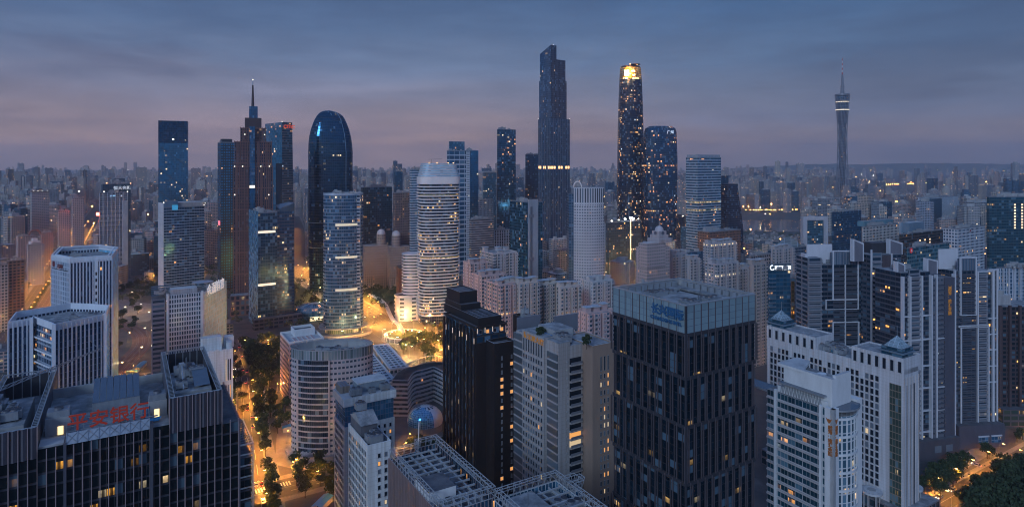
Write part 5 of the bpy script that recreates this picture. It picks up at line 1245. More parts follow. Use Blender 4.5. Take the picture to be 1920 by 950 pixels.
O = ell(-3, -6, 20, 13, 40, .2, 2.6); b.prism('low_wing', O, 0, 27, facade((.55, .52, .53), (.05, .05, .06), (.55, .9), (.4, .85), lit=.06, es=1.6), ROOFL, 14, 4.5, cont=True); b.parapet(O, 27, 1.5, .6, WB); b.prism('roof_pool', ell(-11, -7, 8, 5, 28), 27, 27.8, WB, plain((.03, .07, .12), .2, .3)); b.box('brick_wing', -16, -9, 6, 30, 0, ztop(500, 760), plain((.28, .12, .09), .8), ROOFD); b.foot(-20, 14, -16, 14)
# grey-blue tower with white edge
b = simple('white_edged_tower', 'grey blue tower with white ribbed edges behind the banded tower', 838, 842, 880, 283, 1000, facade((.42, .45, .50), (.03, .08, .13), (.04, .96), (.24, .98), lit=.03, es=1.8, metal=.65, row=.01), cw=9, ch=7.4)
b.box('crown_block', 3, b.u1-7, 3, b.v1-1, b.z1, ztop(265, 1000), facade((.05, .08, .11), (.04, .10, .15), (.04, .96), (.05, .95), lit=.02, metal=.6), ROOFD, 3, 4); b.box('ribbed_edge', b.u1-6, b.u1+.5, -.6, 6, 0, b.z1, facade((.5, .52, .56), (.05, .07, .1), (.2, .8), (.3, .8), lit=.02), ROOF, 3.2, 3.7)
b = simple('blue_slab_tower', 'plain blue glass slab tower close behind the white edged tower', 880, 880, 897, 283, 1060, MIR, cw=3, dep=20); 
simple('pale_ribbed_tower', 'pale grey ribbed tower just beside the white banded tower', 768, 771, 792, 318, 900, facade((.40, .43, .48), (.05, .09, .14), (.0, 1), (.35, .9), lit=.02, metal=.5), cw=3, ch=3.6, seed=3)
simple('dark_pin_tower', 'slim dark tower with lights on its roof in front of distant blocks', 738, 741, 755, 322, 1250, facade((.03, .05, .07), (.02, .06, .1), (.1, .9), (.1, .9), lit=.02), seed=4)
simple('teal_block', 'teal glass office block with slanted white edge behind domed buildings', 677, 680, 735, 352, 1000, facade((.05, .09, .11), (.02, .07, .10), (.04, .96), (.1, .95), lit=.03, es=1.7, metal=.65), cw=3, seed=5)
simple('brown_gothic_tower', 'brown crenellated tower behind the domed hotel', 737, 741, 768, 362, 930, facade((.17, .12, .12), (.03, .03, .04), (.25, .75), (.2, .8), lit=.05, es=1.6), seed=6)
# domed classical hotel pair
HB = facade((.30, .235, .225), (.05, .045, .05), (.3, .7), (.25, .75), lit=.05, es=1.3)
for (nm, lab, px, w1, py, rot) in (('domed_hotel', 'brown stone classical building with pale dome, nearer the glass tower', 683, 730, 462, 24), ('domed_hotel', 'brown stone classical building with colonnade and dome, next to the banded tower', 731, 772, 464, 24)):
    b = Bld(nm, lab, D(px, 905), rot, 'domed classical buildings'); z = ztop(py, 905); u1 = b.u(w1); b.box('facade', 0, u1, 0, 26, 0, z-10, HB, ROOF, 3, 3.6); b.box('attic_storey', 1.5, u1-1.5, 1.5, 24, z-10, z, HB, ROOF, 3, 3.6); b.parapet(rect(-.6, u1+.6, -.6, 26.6), z-10.6, 1.2, 2, plain((.34, .27, .26), .7), 'cornice')
    cx, cy = u1*(.72 if px < 700 else .35), 9; b.prism('drum', ell(cx, cy, 6.5, 6.5, 20), z, z+16, HB, ROOF, 3, 4, cont=True)
    m = MB(); lev = [(z+16+7*sin(t), ell(cx, cy, 6.2*cos(t)+.05, 6.2*cos(t)+.05, 20)) for t in [pi/2*i/7 for i in range(8)]]; m.loft(lev, plain((.48, .45, .47), .5), CONC); m.bar((cx, cy, z+22), (cx, cy, z+27), .3, CONC); m.obj('dome', b.o)
    b.fins('F', 0, u1, 0, 0, 16, 12, 1.2, 2.5, plain((.38, .30, .28), .7), 'column'); b.foot(0, u1, 0, 26)
# other centre towers
b = simple('wavy_tower', 'slender dark blue tower with one glowing storey and wavy edge', 932, 934, 967, 243, 1150, facade((.03, .05, .07), (.02, .06, .10), (.03, .97), (.12, .95), lit=.035, es=2.4, row=.015, metal=.7), cw=3, ch=3.9)
simple('logo_tower', 'dark tower with slanted crown and red emblem left of the tallest skyscraper', 985, 987, 1011, 290, 1250, facade((.03, .045, .065), (.02, .05, .09), (.05, .95), (.12, .95), lit=.02, es=2, metal=.65), cw=3, seed=8)
simple('low_glass_block', 'dark glass block with red warning light behind the wavy tower', 905, 908, 931, 324, 1350, facade((.04, .07, .10), (.03, .08, .12), (.05, .95), (.1, .9), lit=.04, es=2), seed=9)
simple('banded_brown_office', 'grey office with close horizontal bands behind the pink apartments', 880, 884, 926, 412, 900, facade((.28, .25, .26), (.04, .04, .06), (0, 1), (.4, .85), lit=.02, es=1.6), cw=3, ch=3.3, seed=10)
simple('white_pier_block', 'white vertically striped block left of the teal tower', 927, 931, 957, 432, 860, facade((.42, .42, .45), (.03, .03, .04), (.35, .85), (.12, .9), lit=.02, es=1.5), cw=4, seed=11)
for (nm, lab, a, c, d_, py, Y, se) in (('hazy_twin_block', 'pale hazy apartment twin behind the banded grey office', 886, 889, 925, 375, 1180, 12), ('hazy_twin_block', 'hazy grey twin block between the wavy tower and tall skyscraper', 967, 970, 985, 400, 1180, 13)):
    simple(nm, lab, a, c, d_, py, Y, facade((.20, .22, .27), (.04, .06, .09), (.2, .8), (.2, .8), lit=.03, es=1.8), seed=se)
b = simple('teal_shaft_tower', 'teal glass tower with pale concrete lift shaft down its front', 956, 988, 1017, 380, 760, facade((.04, .08, .11), (.02, .07, .11), (.04, .96), (.06, .95), lit=.03, es=1.6, metal=.65, gr=.09), cw=3, ch=3.6)
b.box('concrete_shaft', 1.5, b.u(1008), -1.2, 0, 0, b.z1+4, plain((.30, .32, .36), .6, .1), ROOF); b.box('shaft_recess', 4, 7, -1.5, -1.2, 0, b.z1-5, plain((.14, .15, .18), .5, .2)); [b.box('shaft_bridge', 2.2, 8.6, -2.2, -1.5, b.z1-z_-4, b.z1-z_, STEEL) for z_ in (14, 66)]
# tallest skyscraper
SK = facade((.075, .085, .115), (.035, .060, .105), (.12, .88), (.06, .96), lit=.02, es=2.2, litc=(1, .55, .2), metal=.62, gr=.12, clump=1.3)
SKB = facade((.075, .062, .082), (.045, .040, .062), (.12, .88), (.06, .96), lit=.008, es=2.0, litc=(1, .55, .2), metal=.55, gr=.15)
b = Bld('tallest_skyscraper', 'tallest stepped skyscraper with slanted split crown and one golden storey', D(1033, 1150), 38)
Zk = lambda py: ztop(py, 1150)
vL = b.v(1009.5); uR = b.u(1068)
def sky_tier(u0, u1, v0, v1, z0, z1, slope=0, nm='shaft', ma=SK, mb=SKB):
    m = MB(); P = rect(u0, u1, v0, v1); zt = [z1, z1, z1-slope, z1-slope]
    for i in range(4):
        j = (i+1) % 4; mm = ma if i in (1, 3) else (ma if z1 < Zk(220) else mb); L = math.hypot(P[j][0]-P[i][0], P[j][1]-P[i][1]); n = round(L/3.2)
        m.face([(*P[i], z0), (*P[j], z0), (*P[j], zt[j]), (*P[i], zt[i])], mm, [(0, (z0-z1)/4), (n, (z0-z1)/4), (n, (zt[j]-z1)/4), (0, (zt[i]-z1)/4)])
    m.face([(*P[i], zt[i]) for i in range(4)], ROOFD); return m.obj(nm, b.o)
sky_tier(0, uR, 0, vL, 0, Zk(222), 0, 'lower_shaft')
sky_tier(.5, b.u(1063), .8, b.v(1010.5), Zk(222), Zk(149), 0, 'middle_shaft')
um = b.u(1044)
sky_tier(.5, um, .8, b.v(1012), Zk(149), Zk(84), 13, 'tall_crown'); sky_tier(um, b.u(1061), 1.2, 22, Zk(149), Zk(110), 0, 'short_crown')
GB = lamp_mat((1, .48, .10), 2.2)
b.fins('L', 0, vL, 0, 0, Zk(222), 8, .5, .5, plain((.16, .17, .2), .4, .5)); b.fins('F', 0, uR, 0, 0, Zk(222), 8, .5, .5, plain((.16, .17, .2), .4, .5))
m = MB(); 
for i in range(8):
    if i not in (2, 5): m.box(-.3, .1, vL*i/8+.8, vL*(i+1)/8-.8, Zk(316.5), Zk(311.5), GB); m.box(uR*i/8+.8, uR*(i+1)/8-.8, -.3, .1, Zk(316.5), Zk(311.5), GB)
m.obj('lit_storey', b.o); b.foot(0, uR, 0, vL); beacon(b, [(um*.5, 1, Zk(84)), (-.5, vL, Zk(222)), (uR, 0, Zk(222))], None, .7)
# gridded curved white tower
b = Bld('white_grid_tower', 'white gridded tower with convex front and tall arcade crown', D(1104, 775), 4)
zt = ztop(352, 765); GW_ = facade((.46, .45, .48), (.035, .04, .06), (.24, .76), (.26, .74), lit=.02, es=1.5, metal=.4, blind=.15); GC = facade((.46, .45, .48), (.03, .035, .05), (.35, .85), (.06, .94), lit=0, metal=.3)
A0 = b.u(1077), 4; A1 = b.u(1134), 4; n = 18; O = [(A0[0]+(A1[0]-A0[0])*i/n, 4-8*sin(pi*i/n)*.8) for i in range(n+1)]+[(A1[0], 26), (A0[0], 26)]
b.prism('facade', O, 0, zt-22, GW_, ROOF, 3.15, 3.6, cont=True); m = MB(); m.prism(O, zt-22, zt, GC, ROOF, 3.15, 20, cont=True); m.obj('arcade_crown', b.o)
b.box('blue_flank', b.u(1068), A0[0], 5, 24, 0, zt-8, facade((.10, .13, .18), (.04, .07, .11), (.1, .9), (.1, .9), lit=.01), ROOFD); 
m = MB(); pts = [(A0[0]+6+5*cos(t), 12, zt+7*sin(t)) for t in [pi*i/12 for i in range(13)]]; [m.bar(p, q, .8, WB, 6) for p, q in zip(pts, pts[1:])]; m.obj('roof_arch', b.o); b.foot(-22, 22, -4, 26)
# tower with glowing logo crown
TW = facade((.02, .022, .035), (.014, .022, .042), (.04, .96), (.12, .94), lit=.13, es=2.2, litc=(1, .48, .13), row=.025, metal=.62, gr=.1, clump=1.1)
b = Bld('glowing_crown_tower', 'dark tapering rounded tower with glowing amber crown letters', D(1181, 1290), 0)
def rtri(a, n=36):
    out = []
    for i in range(n):
        t = 2*pi*i/n+.3; r = a*(1+.07*cos(3*t)); out.append((r*cos(t), r*sin(t)))
    return out
z0c, z1c = ztop(146, 1290), ztop(128, 1290); 
lev = [(0, rtri(27)), (120, rtri(27.6)), (200, rtri(27)), (280, rtri(25.4)), (340, rtri(23.4)), (z1c, rtri(20.8))]
m = MB(); m.loft(lev, TW, ROOFD, 3.1, 4.2); m.obj('facade', b.o)
zcr = ztop(150, 1290); k_ = (zcr-340)/(z1c-340); m = MB(); m.loft([(zcr, rtri(23.4-2.6*k_+.25)), (z1c, rtri(20.8+.25))], facade((.10, .04, .01), (.30, .10, .02), (.04, .96), (.12, .94), lit=9, es=.5, litc=(1, .36, .05), metal=.2), ROOFD, 3.1, 4.2); m.obj('crown_band', b.o)
m = MB(); m.prism(rtri(19.6), z1c, z1c+3, BDK, ROOFD); m.obj('parapet', b.o)
m = MB(); m.prism(ell(9, -6, 11, 11, 28), z1c+6, z1c+7, BDK, ROOFD, bottom=BDK); m.prism(ell(9, -6, 3, 3, 12), z1c, z1c+6, BDK, BDK); m.obj('helipad', b.o)
AL_ = lamp_mat((1, .62, .18), 3.5); AL2 = lamp_mat((1, .45, .08), 2.6)
sg = b.o
text(b, 'IFC', 15, AL_, (-15, -21.6, z1c-18), 0, 'sign_lettering', .05, depth=.3); text(b, '广州国际金融中心', 4.0, AL2, (-18, -22.2, z1c-25), 0, 'sign_lettering', .03, depth=.3)
pl = bpy.data.lights.new('crown_glow', 'POINT'); pl.energy = 260000; pl.color = (1, .45, .12); pl.shadow_soft_size = 4; po = bpy.data.objects.new('crown_glow', pl); C.objects.link(po); po.parent = b.o; po.location = (-9, -31, z1c-12)
beacon(b, [(-12, -16, z1c+1), (-3, -18, z1c+4), (12, -14, z1c+4)], BEACON_O, 1.1); b.foot(-27, 27, -27, 27)
b = Bld('bulging_tower', 'dark blue rounded tower joined beside the glowing crown tower', D(1238, 1250), 0)
zt = ztop(237, 1250); a_ = 33
lev = [(0, ell(0, 0, a_*.92, 20, 40, .2, 3)), (60, ell(0, 0, a_*.94, 20, 40, .2, 3)), (120, ell(0, 0, a_*1.0, 21, 40, .2, 3)), (190, ell(0, 0, a_*1.01, 21, 40, .2, 3)), (zt-12, ell(0, 0, a_*.96, 20, 40, .2, 3)), (zt-4, ell(0, 0, a_*.88, 18, 40, .2, 3)), (zt, ell(0, 0, a_*.66, 14, 40, .2, 3))]
m = MB(); m.loft(lev, facade((.025, .04, .06), (.016, .045, .085), (.04, .96), (.12, .94), lit=.085, es=2.4, litc=(1, .38, .08), row=.03, metal=.65, gr=.1), ROOFD, 3.1, 4.2); m.obj('facade', b.o); b.foot(-33, 33, -20, 20); text(b, '广州', 7, lamp_mat((.7, .9, 1), .35), (8, -21.5, zt-15), .1, 'sign_lettering', .03)
# construction block
b = simple('unfinished_block', 'dark unfinished block with lit hoist strip and floodlights on top', 1136, 1142, 1203, 418, 1020, facade((.02, .035, .05), (.015, .03, .05), (.15, .85), (.2, .8), lit=.14, es=2.6, litc=(1, .45, .1), metal=.3), cw=4, ch=4, gearn=0)
FL = lamp_mat((.9, .95, 1), 45); FL2 = lamp_mat((1, .95, .85), 14)
for (px, dz, r_) in ((1147, 2, 1.0), (1160, 3, .8), (1172, 4, 1.3), (1183, 4, 2.0), (1187, 3, 1.6), (1197, 3, .7)):
    u_ = b.u(px, 4); m = MB(); m.bar((u_, 4, b.z1), (u_, 4, b.z1+dz), .3, DARKM); m.prism(ell(u_, 4, r_*1.3, r_*.9, 8), b.z1+dz, b.z1+dz+r_*1.4, FL if r_ > 1 else FL2); m.obj('floodlight', b.o)
u_ = b.u(1182); 
HL = lamp_mat((1, .66, .25), 3.2)
for k in range(22): b.box('hoist_lamp', u_-.6, u_+.6, -1, -.2, 12+3.5*k, 14.2+3.5*k, HL)
# banded glass block right
b = simple('banded_glass_tower', 'square pale banded glass tower with brightly lit middle storeys', 1286, 1308, 1352, 296, 980, facade((.36, .38, .42), (.04, .09, .14), (0, 1), (.34, .96), lit=.03, es=2.0, row=.05, metal=.6, gr=.1), cw=3, ch=4.2, gearn=3)
b.box('crown_storey', 1, b.u1-1, 1, b.v1-1, b.z1, b.z1+5, plain((.3, .34, .4), .5, .2), ROOFL)
LS_ = facade((.3, .3, .3), (.3, .2, .1), (.06, .94), (0, 1), lit=3, es=1.3, litc=(1, .6, .25))
for py in (381, 396): z_ = ztop(py, 980); b.box('lit_storey', -.3, b.u1+.1, -.3, 0, z_, z_+2.6, LS_, None, 3, 2.6); b.box('lit_storey', -.3, 0, .1, b.v1, z_, z_+2.6, LS_, None, 3, 2.6)
simple('slim_navy_block', 'navy slab partly hidden behind the curved dark tower', 1352, 1353, 1366, 330, 1100, facade((.04, .06, .09), (.03, .06, .1), (.1, .9), (.2, .8), lit=.02), seed=14)
b = Bld('sail_tower', 'dark tower with curved sail-like blue edge near the river', D(1366, 1060), 20)
z_ = ztop(345, 1060); u1 = b.u(1388); u2 = b.u(1397)
lev = [(0, [(0, 0), (u1*.86, 0), (u2, 3), (u2, 22), (0, 22)]), (z_*.5, [(0, 0), (u1*.84, 0), (u2*.95, 3), (u2*.95, 22), (0, 22)]), (z_, [(0, 0), (u1*.8, 0), (u1*.86, 3), (u1*.86, 22), (0, 22)])]
m = MB(); m.loft(lev, facade((.07, .06, .09), (.02, .02, .035), (.04, .96), (.15, .9), lit=.02, es=2, row=.01, metal=.5), ROOFD, 3, 3.6); m.obj('facade', b.o); b.foot(0, 22, 0, 22)
b = simple('copper_block', 'reddish brown block lit warm from below in front of the banded glass tower', 1308, 1330, 1389, 436, 880, facade((.22, .10, .07), (.05, .03, .03), (.25, .9), (.3, .8), lit=.10, es=1.6, litc=(1, .42, .12), metal=.3), seed=15)
# clock tower building
CT = facade((.36, .31, .315), (.05, .05, .065), (.28, .72), (.3, .72), lit=.04, es=1.8, metal=.3)
b = Bld('clock_tower_building', 'pale stone building with stepped clock tower, small dome and spire', D(1213, 640), GR)
Zc = lambda py: ztop(py, 655); uR = b.u(1256); vL = b.v(1192)
b.box('facade', 0, uR, 0, vL, 0, Zc(462), CT, ROOF, 3, 3.3); cl0, cl1 = b.u(1218), b.u(1246); b.box('centre_block', -.6, cl1, -.8, vL*.7, Zc(462)-20, Zc(453), CT, ROOFL, 3, 3.3)
cx, cy = b.u(1236, 7), 7
for (r_, za, zb) in ((8.6, 453, 447), (6.6, 447, 440), (5.2, 440, 433)):
    b.box('clock_stage', cx-r_, cx+r_, cy-r_, cy+r_, Zc(za)-.5, Zc(zb), plain((.40, .35, .36), .7), ROOFL)
for (f, x, y) in (('F', cx, cy-5.4), ('L', cx-5.4, cy)):
    m = MB(); m.face([(x+2*cos(t) if f == 'F' else x, y-.0 if f == 'F' else y-2*cos(t), Zc(437)+2*sin(t)) for t in [2*pi*i/20 for i in range(20)]], plain((.10, .10, .13), .5)); m.obj('clock_face', b.o)
m = MB(); lev = [(Zc(433)+5.2*sin(t), ell(cx, cy, 4.6*cos(t)+.05, 4.6*cos(t)+.05, 20)) for t in [pi/2*i/7 for i in range(8)]]; m.loft(lev, plain((.42, .38, .40), .6), CONC); m.obj('dome', b.o)
m = MB(); m.bar((cx, cy, Zc(433)+4.5), (cx, cy, Zc(411)), .5, CONC, 6, .1); m.obj('spire', b.o); b.foot(0, uR, 0, vL)
# shorter right hand mid buildings
mid = [
 ('arch_gate_office', 'glass office framed by a pale flat arch near the river', 1502, 1506, 1550, 410, 900, ((.05, .08, .10), (.03, .07, .10)), 21, 'arch'),
 ('dark_glass_office', 'dark glass office with small blue roof sign beneath the lattice tower', 1559, 1562, 1615, 398, 930, ((.03, .05, .07), (.02, .05, .09)), 22, None),
 ('pale_piered_office', 'square pale office with closely set vertical piers', 1617, 1622, 1692, 426, 760, ((.48, .44, .42), (.06, .05, .06)), 23, 'pier'),
 ('brown_lit_office', 'brown office with columns of yellow lit windows and rooftop box', 1686, 1690, 1768, 440, 720, ((.10, .06, .06), (.04, .03, .03)), 24, 'lit'),
 ('white_notched_block', 'white striped block with dark notched corner in the distance', 1722, 1745, 1798, 371, 1350, ((.50, .52, .56), (.10, .12, .16)), 25, 'notch'),
 ('white_window_block', 'pale block with square windows and a round emblem', 1768, 1795, 1846, 430, 700, ((.46, .47, .50), (.04, .06, .10)), 26, 'grid'),
 ('teal_edge_tower', 'large teal glass tower with columns of yellow lit windows at picture edge', 1850, 1855, 1990, 370, 760, ((.04, .07, .08), (.02, .05, .07)), 27, 'teal'),
 ('low_sign_block', 'low teal roofed block with round red roof sign', 1700, 1702, 1780, 466, 560, ((.12, .18, .20), (.04, .09, .11)), 28, 'red'),
 ('pale_colonnade_block', 'pale flat roofed block with tall columns beyond the brown tower', 1868, 1870, 1990, 503, 600, ((.36, .40, .46), (.06, .08, .12)), 29, 'col'),
 ('blue_sign_tower', 'blue apartment tower with white lit rooftop sign', 1440, 1442, 1482, 506, 520, ((.04, .08, .12), (.03, .08, .13)), 30, 'bsign'),
 ('red_accent_tower', 'slim apartment tower with orange lit recess beside the white roof sign', 1482, 1484, 1515, 522, 500, ((.12, .13, .17), (.04, .06, .09)), 31, 'amber'),
 ('roofed_apartment_block', 'brown grey apartment block right of the clock tower roofs', 1405, 1408, 1445, 480, 600, ((.26, .22, .215), (.03, .03, .04)), 32, 'res'),
 ('pyramid_roof_office', 'grey office with glass pyramid roof by the river', 1440, 1446, 1512, 470, 760, ((.16, .19, .23), (.03, .05, .08)), 33, 'pyr'),
]
LY = lamp_mat((1, .62, .22), 1.6)
for (nm, lab, a, c, d_, py, Y, (wc, gc), se, sp_) in mid:
    st = {'pier': dict(x=(.4, .95), y=(.2, .85)), 'grid': dict(x=(.2, .8), y=(.2, .8)), 'col': dict(x=(.2, .8), y=(.1, .9)), 'res': dict(x=(.2, .8), y=(.3, .8)), 'notch': dict(x=(.5, 1), y=(0, 1))}.get(sp_, dict(x=(.04, .96), y=(.22, .95)))
    b = simple(nm, lab, a, c, d_, py, Y, facade(wc, gc, lit=.04, es=1.8, litc=(1, .5, .15), metal=.5, row=.01, **st), cw=3.2 if sp_ != 'notch' else 2.2, ch=3.5, seed=se, rot=GR if sp_ not in ('teal', 'col', 'arch', 'bsign', 'amber') else 6, dep=22)
    u1, v1, z1 = b.u1, b.v1, b.z1
    if sp_ == 'arch':
        for (x0, x1) in ((-1, 5), (u1-5, u1+1)): b.box('arch_pier', x0, x1, -2, v1, 0, z1+3, plain((.38, .38, .42), .6))
        b.box('arch_lintel', 5, u1-5, -2, v1, z1-2, z1+3, plain((.38, .38, .42), .6))
    if sp_ in ('lit', 'teal'):
        for k in range(3 if sp_ == 'lit' else 2):
            x = u1*(.42+.12*k) if sp_ == 'lit' else u1*(.34+.10*k)
            for j in range(9): b.box('lit_window', x, x+2.2, -.25, 0, z1-10-j*3.5, z1-8.2-j*3.5, LY)
    if sp_ == 'lit': b.box('roof_block', u1*.25, u1*.6, 3, 12, z1, z1+12, plain((.13, .2, .27), .5), ROOFL)
    if sp_ == 'notch': b.box('dark_corner', -2, u1*.35, -2, 4, 0, z1-2, plain((.03, .08, .13), .4, .3)); b.box('white_base', -3, u1*.25, -3, 3, 0, z1*.35, plain((.45, .47, .5), .6))
    if sp_ == 'red': m = MB(); m.face([(5+2.4*cos(t), -.6, z1-2+2.4*sin(t)) for t in [2*pi*i/20 for i in range(20)]], plain((.35, .03, .03), .5, 0, 0, 1, (1, .05, .05), .25)); m.obj('sign_disc', b.o); text(b, 'A', 3, plain((.7, .7, .7), .5), (4.1, -.8, z1-3.1), 0, 'sign_lettering')
    if sp_ == 'grid': m = MB(); m.face([(u1*.45+2.2*cos(t), -.6, z1-3+2.0*sin(t)) for t in [2*pi*i/20 for i in range(20)]], plain((.5, .5, .52), .5)); m.face([(u1*.45+1.6*cos(t), -.7, z1-3+1.4*sin(t)) for t in [2*pi*i/20 for i in range(20)]], plain((.25, .03, .05), .5)); m.obj('sign_emblem', b.o)
    if sp_ == 'bsign':
        b.box('sign_board', 0, u1*1.0, -.6, 1, z1-1, z1+5, plain((.05, .08, .11), .5)); LS = lamp_mat((.9, .95, 1), 1.6)
        text(b, '东银国际', 3.6, LS, (4.2, -.9, z1+.6), 0, 'sign_lettering', .04); m = MB()
        pts = [(2.3+1.6*cos(t), z1+2+1.9*sin(t)) for t in [pi*.35+1.5*pi*i/12 for i in range(13)]]
        for p, q in zip(pts, pts[1:]): m.bar((p[0], -.8, p[1]), (q[0], -.8, q[1]), .4, LS)
        m.obj('sign_emblem', b.o)
        balconies(b, 0, u1*.3, 0, z1-4, 28, 3.3, 1.2, plain((.05, .14, .22), .4, .3))
    if sp_ == 'amber': b.box('amber_recess', -.3, 2.4, -.3, .1, z1-60, z1-2, facade((.15, .07, .04), (.2, .06, .02), (.1, .9), (.1, .9), lit=.4, es=1.6, litc=AMBER), None, 2, 3.3)
    if sp_ == 'pyr':
        m = MB(); cx, cy = u1*.5, v1*.5; q = rect(2, u1-2, 2, v1-2); [m.face([(*q[i], z1), (*q[(i+1) % 4], z1), (cx, cy, z1+17)], PYR, [(0, 0), (5, 0), (2.5, 5)]) for i in range(4)]; m.obj('glass_pyramid', b.o)
    if sp_ == 'col': b.fins('F', 0, u1, 0, 0, z1, 12, 1.0, 1.5, plain((.40, .43, .48), .6), 'column')
    if sp_ == 'pier': b.box('side_wing', u1-8, u1+1, -.5, v1, 0, z1+1, plain((.33, .37, .42), .6), ROOFL); b.box('teal_roof_box', 8, u1-12, 5, 14, z1, z1+6, plain((.10, .22, .28), .5), ROOF)
    if sp_ == 'lit': pass
# left side towers
lt = [
 ('grey_sign_office', 'grey textured office tower with blue sign beside the red neon sign', 186, 187, 239, 362, 930, ((.30, .31, .35), (.03, .045, .07)), 41),
 ('dark_backed_office', 'darker taller office slab just behind the grey textured one', 190, 192, 245, 346, 960, ((.06, .08, .11), (.02, .05, .08)), 42),
 ('round_topped_office', 'pale rounded office tower with ring of roof lights', 59, 60, 92, 362, 1250, ((.33, .31, .33), (.07, .08, .10)), 43),
 ('white_shaft_tower', 'pale tower with ribbed shaft and white corner beside the avenue', 134, 136, 158, 372, 1200, ((.36, .33, .33), (.05, .05, .06)), 44),
 ('white_corner_block', 'white-cornered slab with louvred face beside the avenue', 108, 110, 132, 396, 1150, ((.40, .36, .34), (.06, .06, .07)), 45),
 ('brown_lit_slab', 'brown slab with amber lit lower corner at the avenue side', 14, 16, 46, 490, 690, ((.20, .13, .10), (.03, .03, .04)), 46),
 ('white_slot_slab', 'white slab with column of small windows at the picture edge', -20, -18, 15, 499, 670, ((.42, .40, .39), (.03, .03, .04)), 47),
 ('pale_crown_apartments', 'pale apartment tower with stepped white crown', 50, 52, 83, 460, 930, ((.46, .43, .42), (.06, .06, .07)), 48),
 ('pink_avenue_apartments', 'pinkish apartment pair with round arch between their roofs', 30, 34, 66, 444, 1050, ((.42, .33, .31), (.05, .05, .06)), 49),
 ('orange_lit_apartments', 'apartment tower glowing orange beside the lit avenue', 76, 78, 99, 437, 1100, ((.40, .28, .24), (.06, .05, .05)), 50),
]
for (nm, lab, a, c, d_, py, Y, (wc, gc), se) in lt:
    b = simple(nm, lab, a, c, d_, py, Y, facade(wc, gc, (.2, .8), (.28, .82), lit=.03, es=1.8, litc=(1, .5, .15), metal=.4), cw=3.2, ch=3.3, seed=se, dep=24, rot=GR)
    if se == 41: b.fins('F', 0, b.u1, 0, 0, b.z1, 7, .9, .8, plain((.34, .36, .40), .6)); b.box('pale_edge', b.u1*.8, b.u1, -1.2, 0, 0, b.z1-12, plain((.40, .43, .47), .6)); [b.box('floor_trim', 0, b.u1*.8, -.6, 0, b.z1-7*k, b.z1-7*k+1.6, plain((.36, .37, .40), .6)) for k in range(1, 18)]
    if se == 49:
        m = MB(); pts = [(b.u1+1+8*cos(t), 6, b.z1+1+8*sin(t)) for t in [pi*i/12 for i in range(13)]]; [m.bar(p, q, 1.6, plain((.25, .12, .10), .7), 6) for p, q in zip(pts, pts[1:])]; m.obj('roof_arch', b.o)
    if se in (41, 42): beacon(b, [(b.u1*.15, 0, b.z1+1), (b.u1, 0, b.z1)], BEACON_O if se == 42 else None, 1.0)
    if se == 41: text(b, '合景', 4, lamp_mat((.2, .6, 1), .8), (b.u1*.35, -.4, b.z1-7), 0, 'sign_lettering', .03)
    if se == 42: text(b, '恒大金融', 6, lamp_mat((.8, .85, .9), .35), (b.u1*.38, -.4, b.z1-8), 0, 'sign_lettering', .03)
    if se == 48:
        b.box('roof_block', b.u1*.2, b.u1*.8, 3, 14, b.z1, b.z1+5, WHP, ROOFL); b.box('roof_block', b.u1*.35, b.u1*.65, 5, 12, b.z1+5, b.z1+9, WHP, ROOFL)
    if se == 43: beacon(b, [(b.u1*k, 0, b.z1+3) for k in (.1, .35, .6, .9)], BEACON_W, 1.0); b.box('roof_ring', -1, b.u1+1, -1, 25, b.z1+1, b.z1+4, plain((.12, .11, .12), .6))
b = Bld('neon_pylon', 'red neon sign glowing on a post beside the avenue', D(181, 1120), 10, cat='sign')
NEON = lamp_mat((1, .04, .02), 22); zc_ = ztop(401, 1120); b.box('pole', 4, 6, 0, 2, 0, zc_-3, plain((.3, .2, .2), .6)); b.box('sign_panel', 0, 10, -.6, .6, zc_-3, zc_+2, NEON, NEON); 
pl = bpy.data.lights.new('neon_glow', 'POINT'); pl.energy = 60000; pl.color = (1, .06, .02); pl.shadow_soft_size = 3; po = bpy.data.objects.new('neon_glow', pl); C.objects.link(po); po.parent = b.o; po.location = (5, -6, zc_)
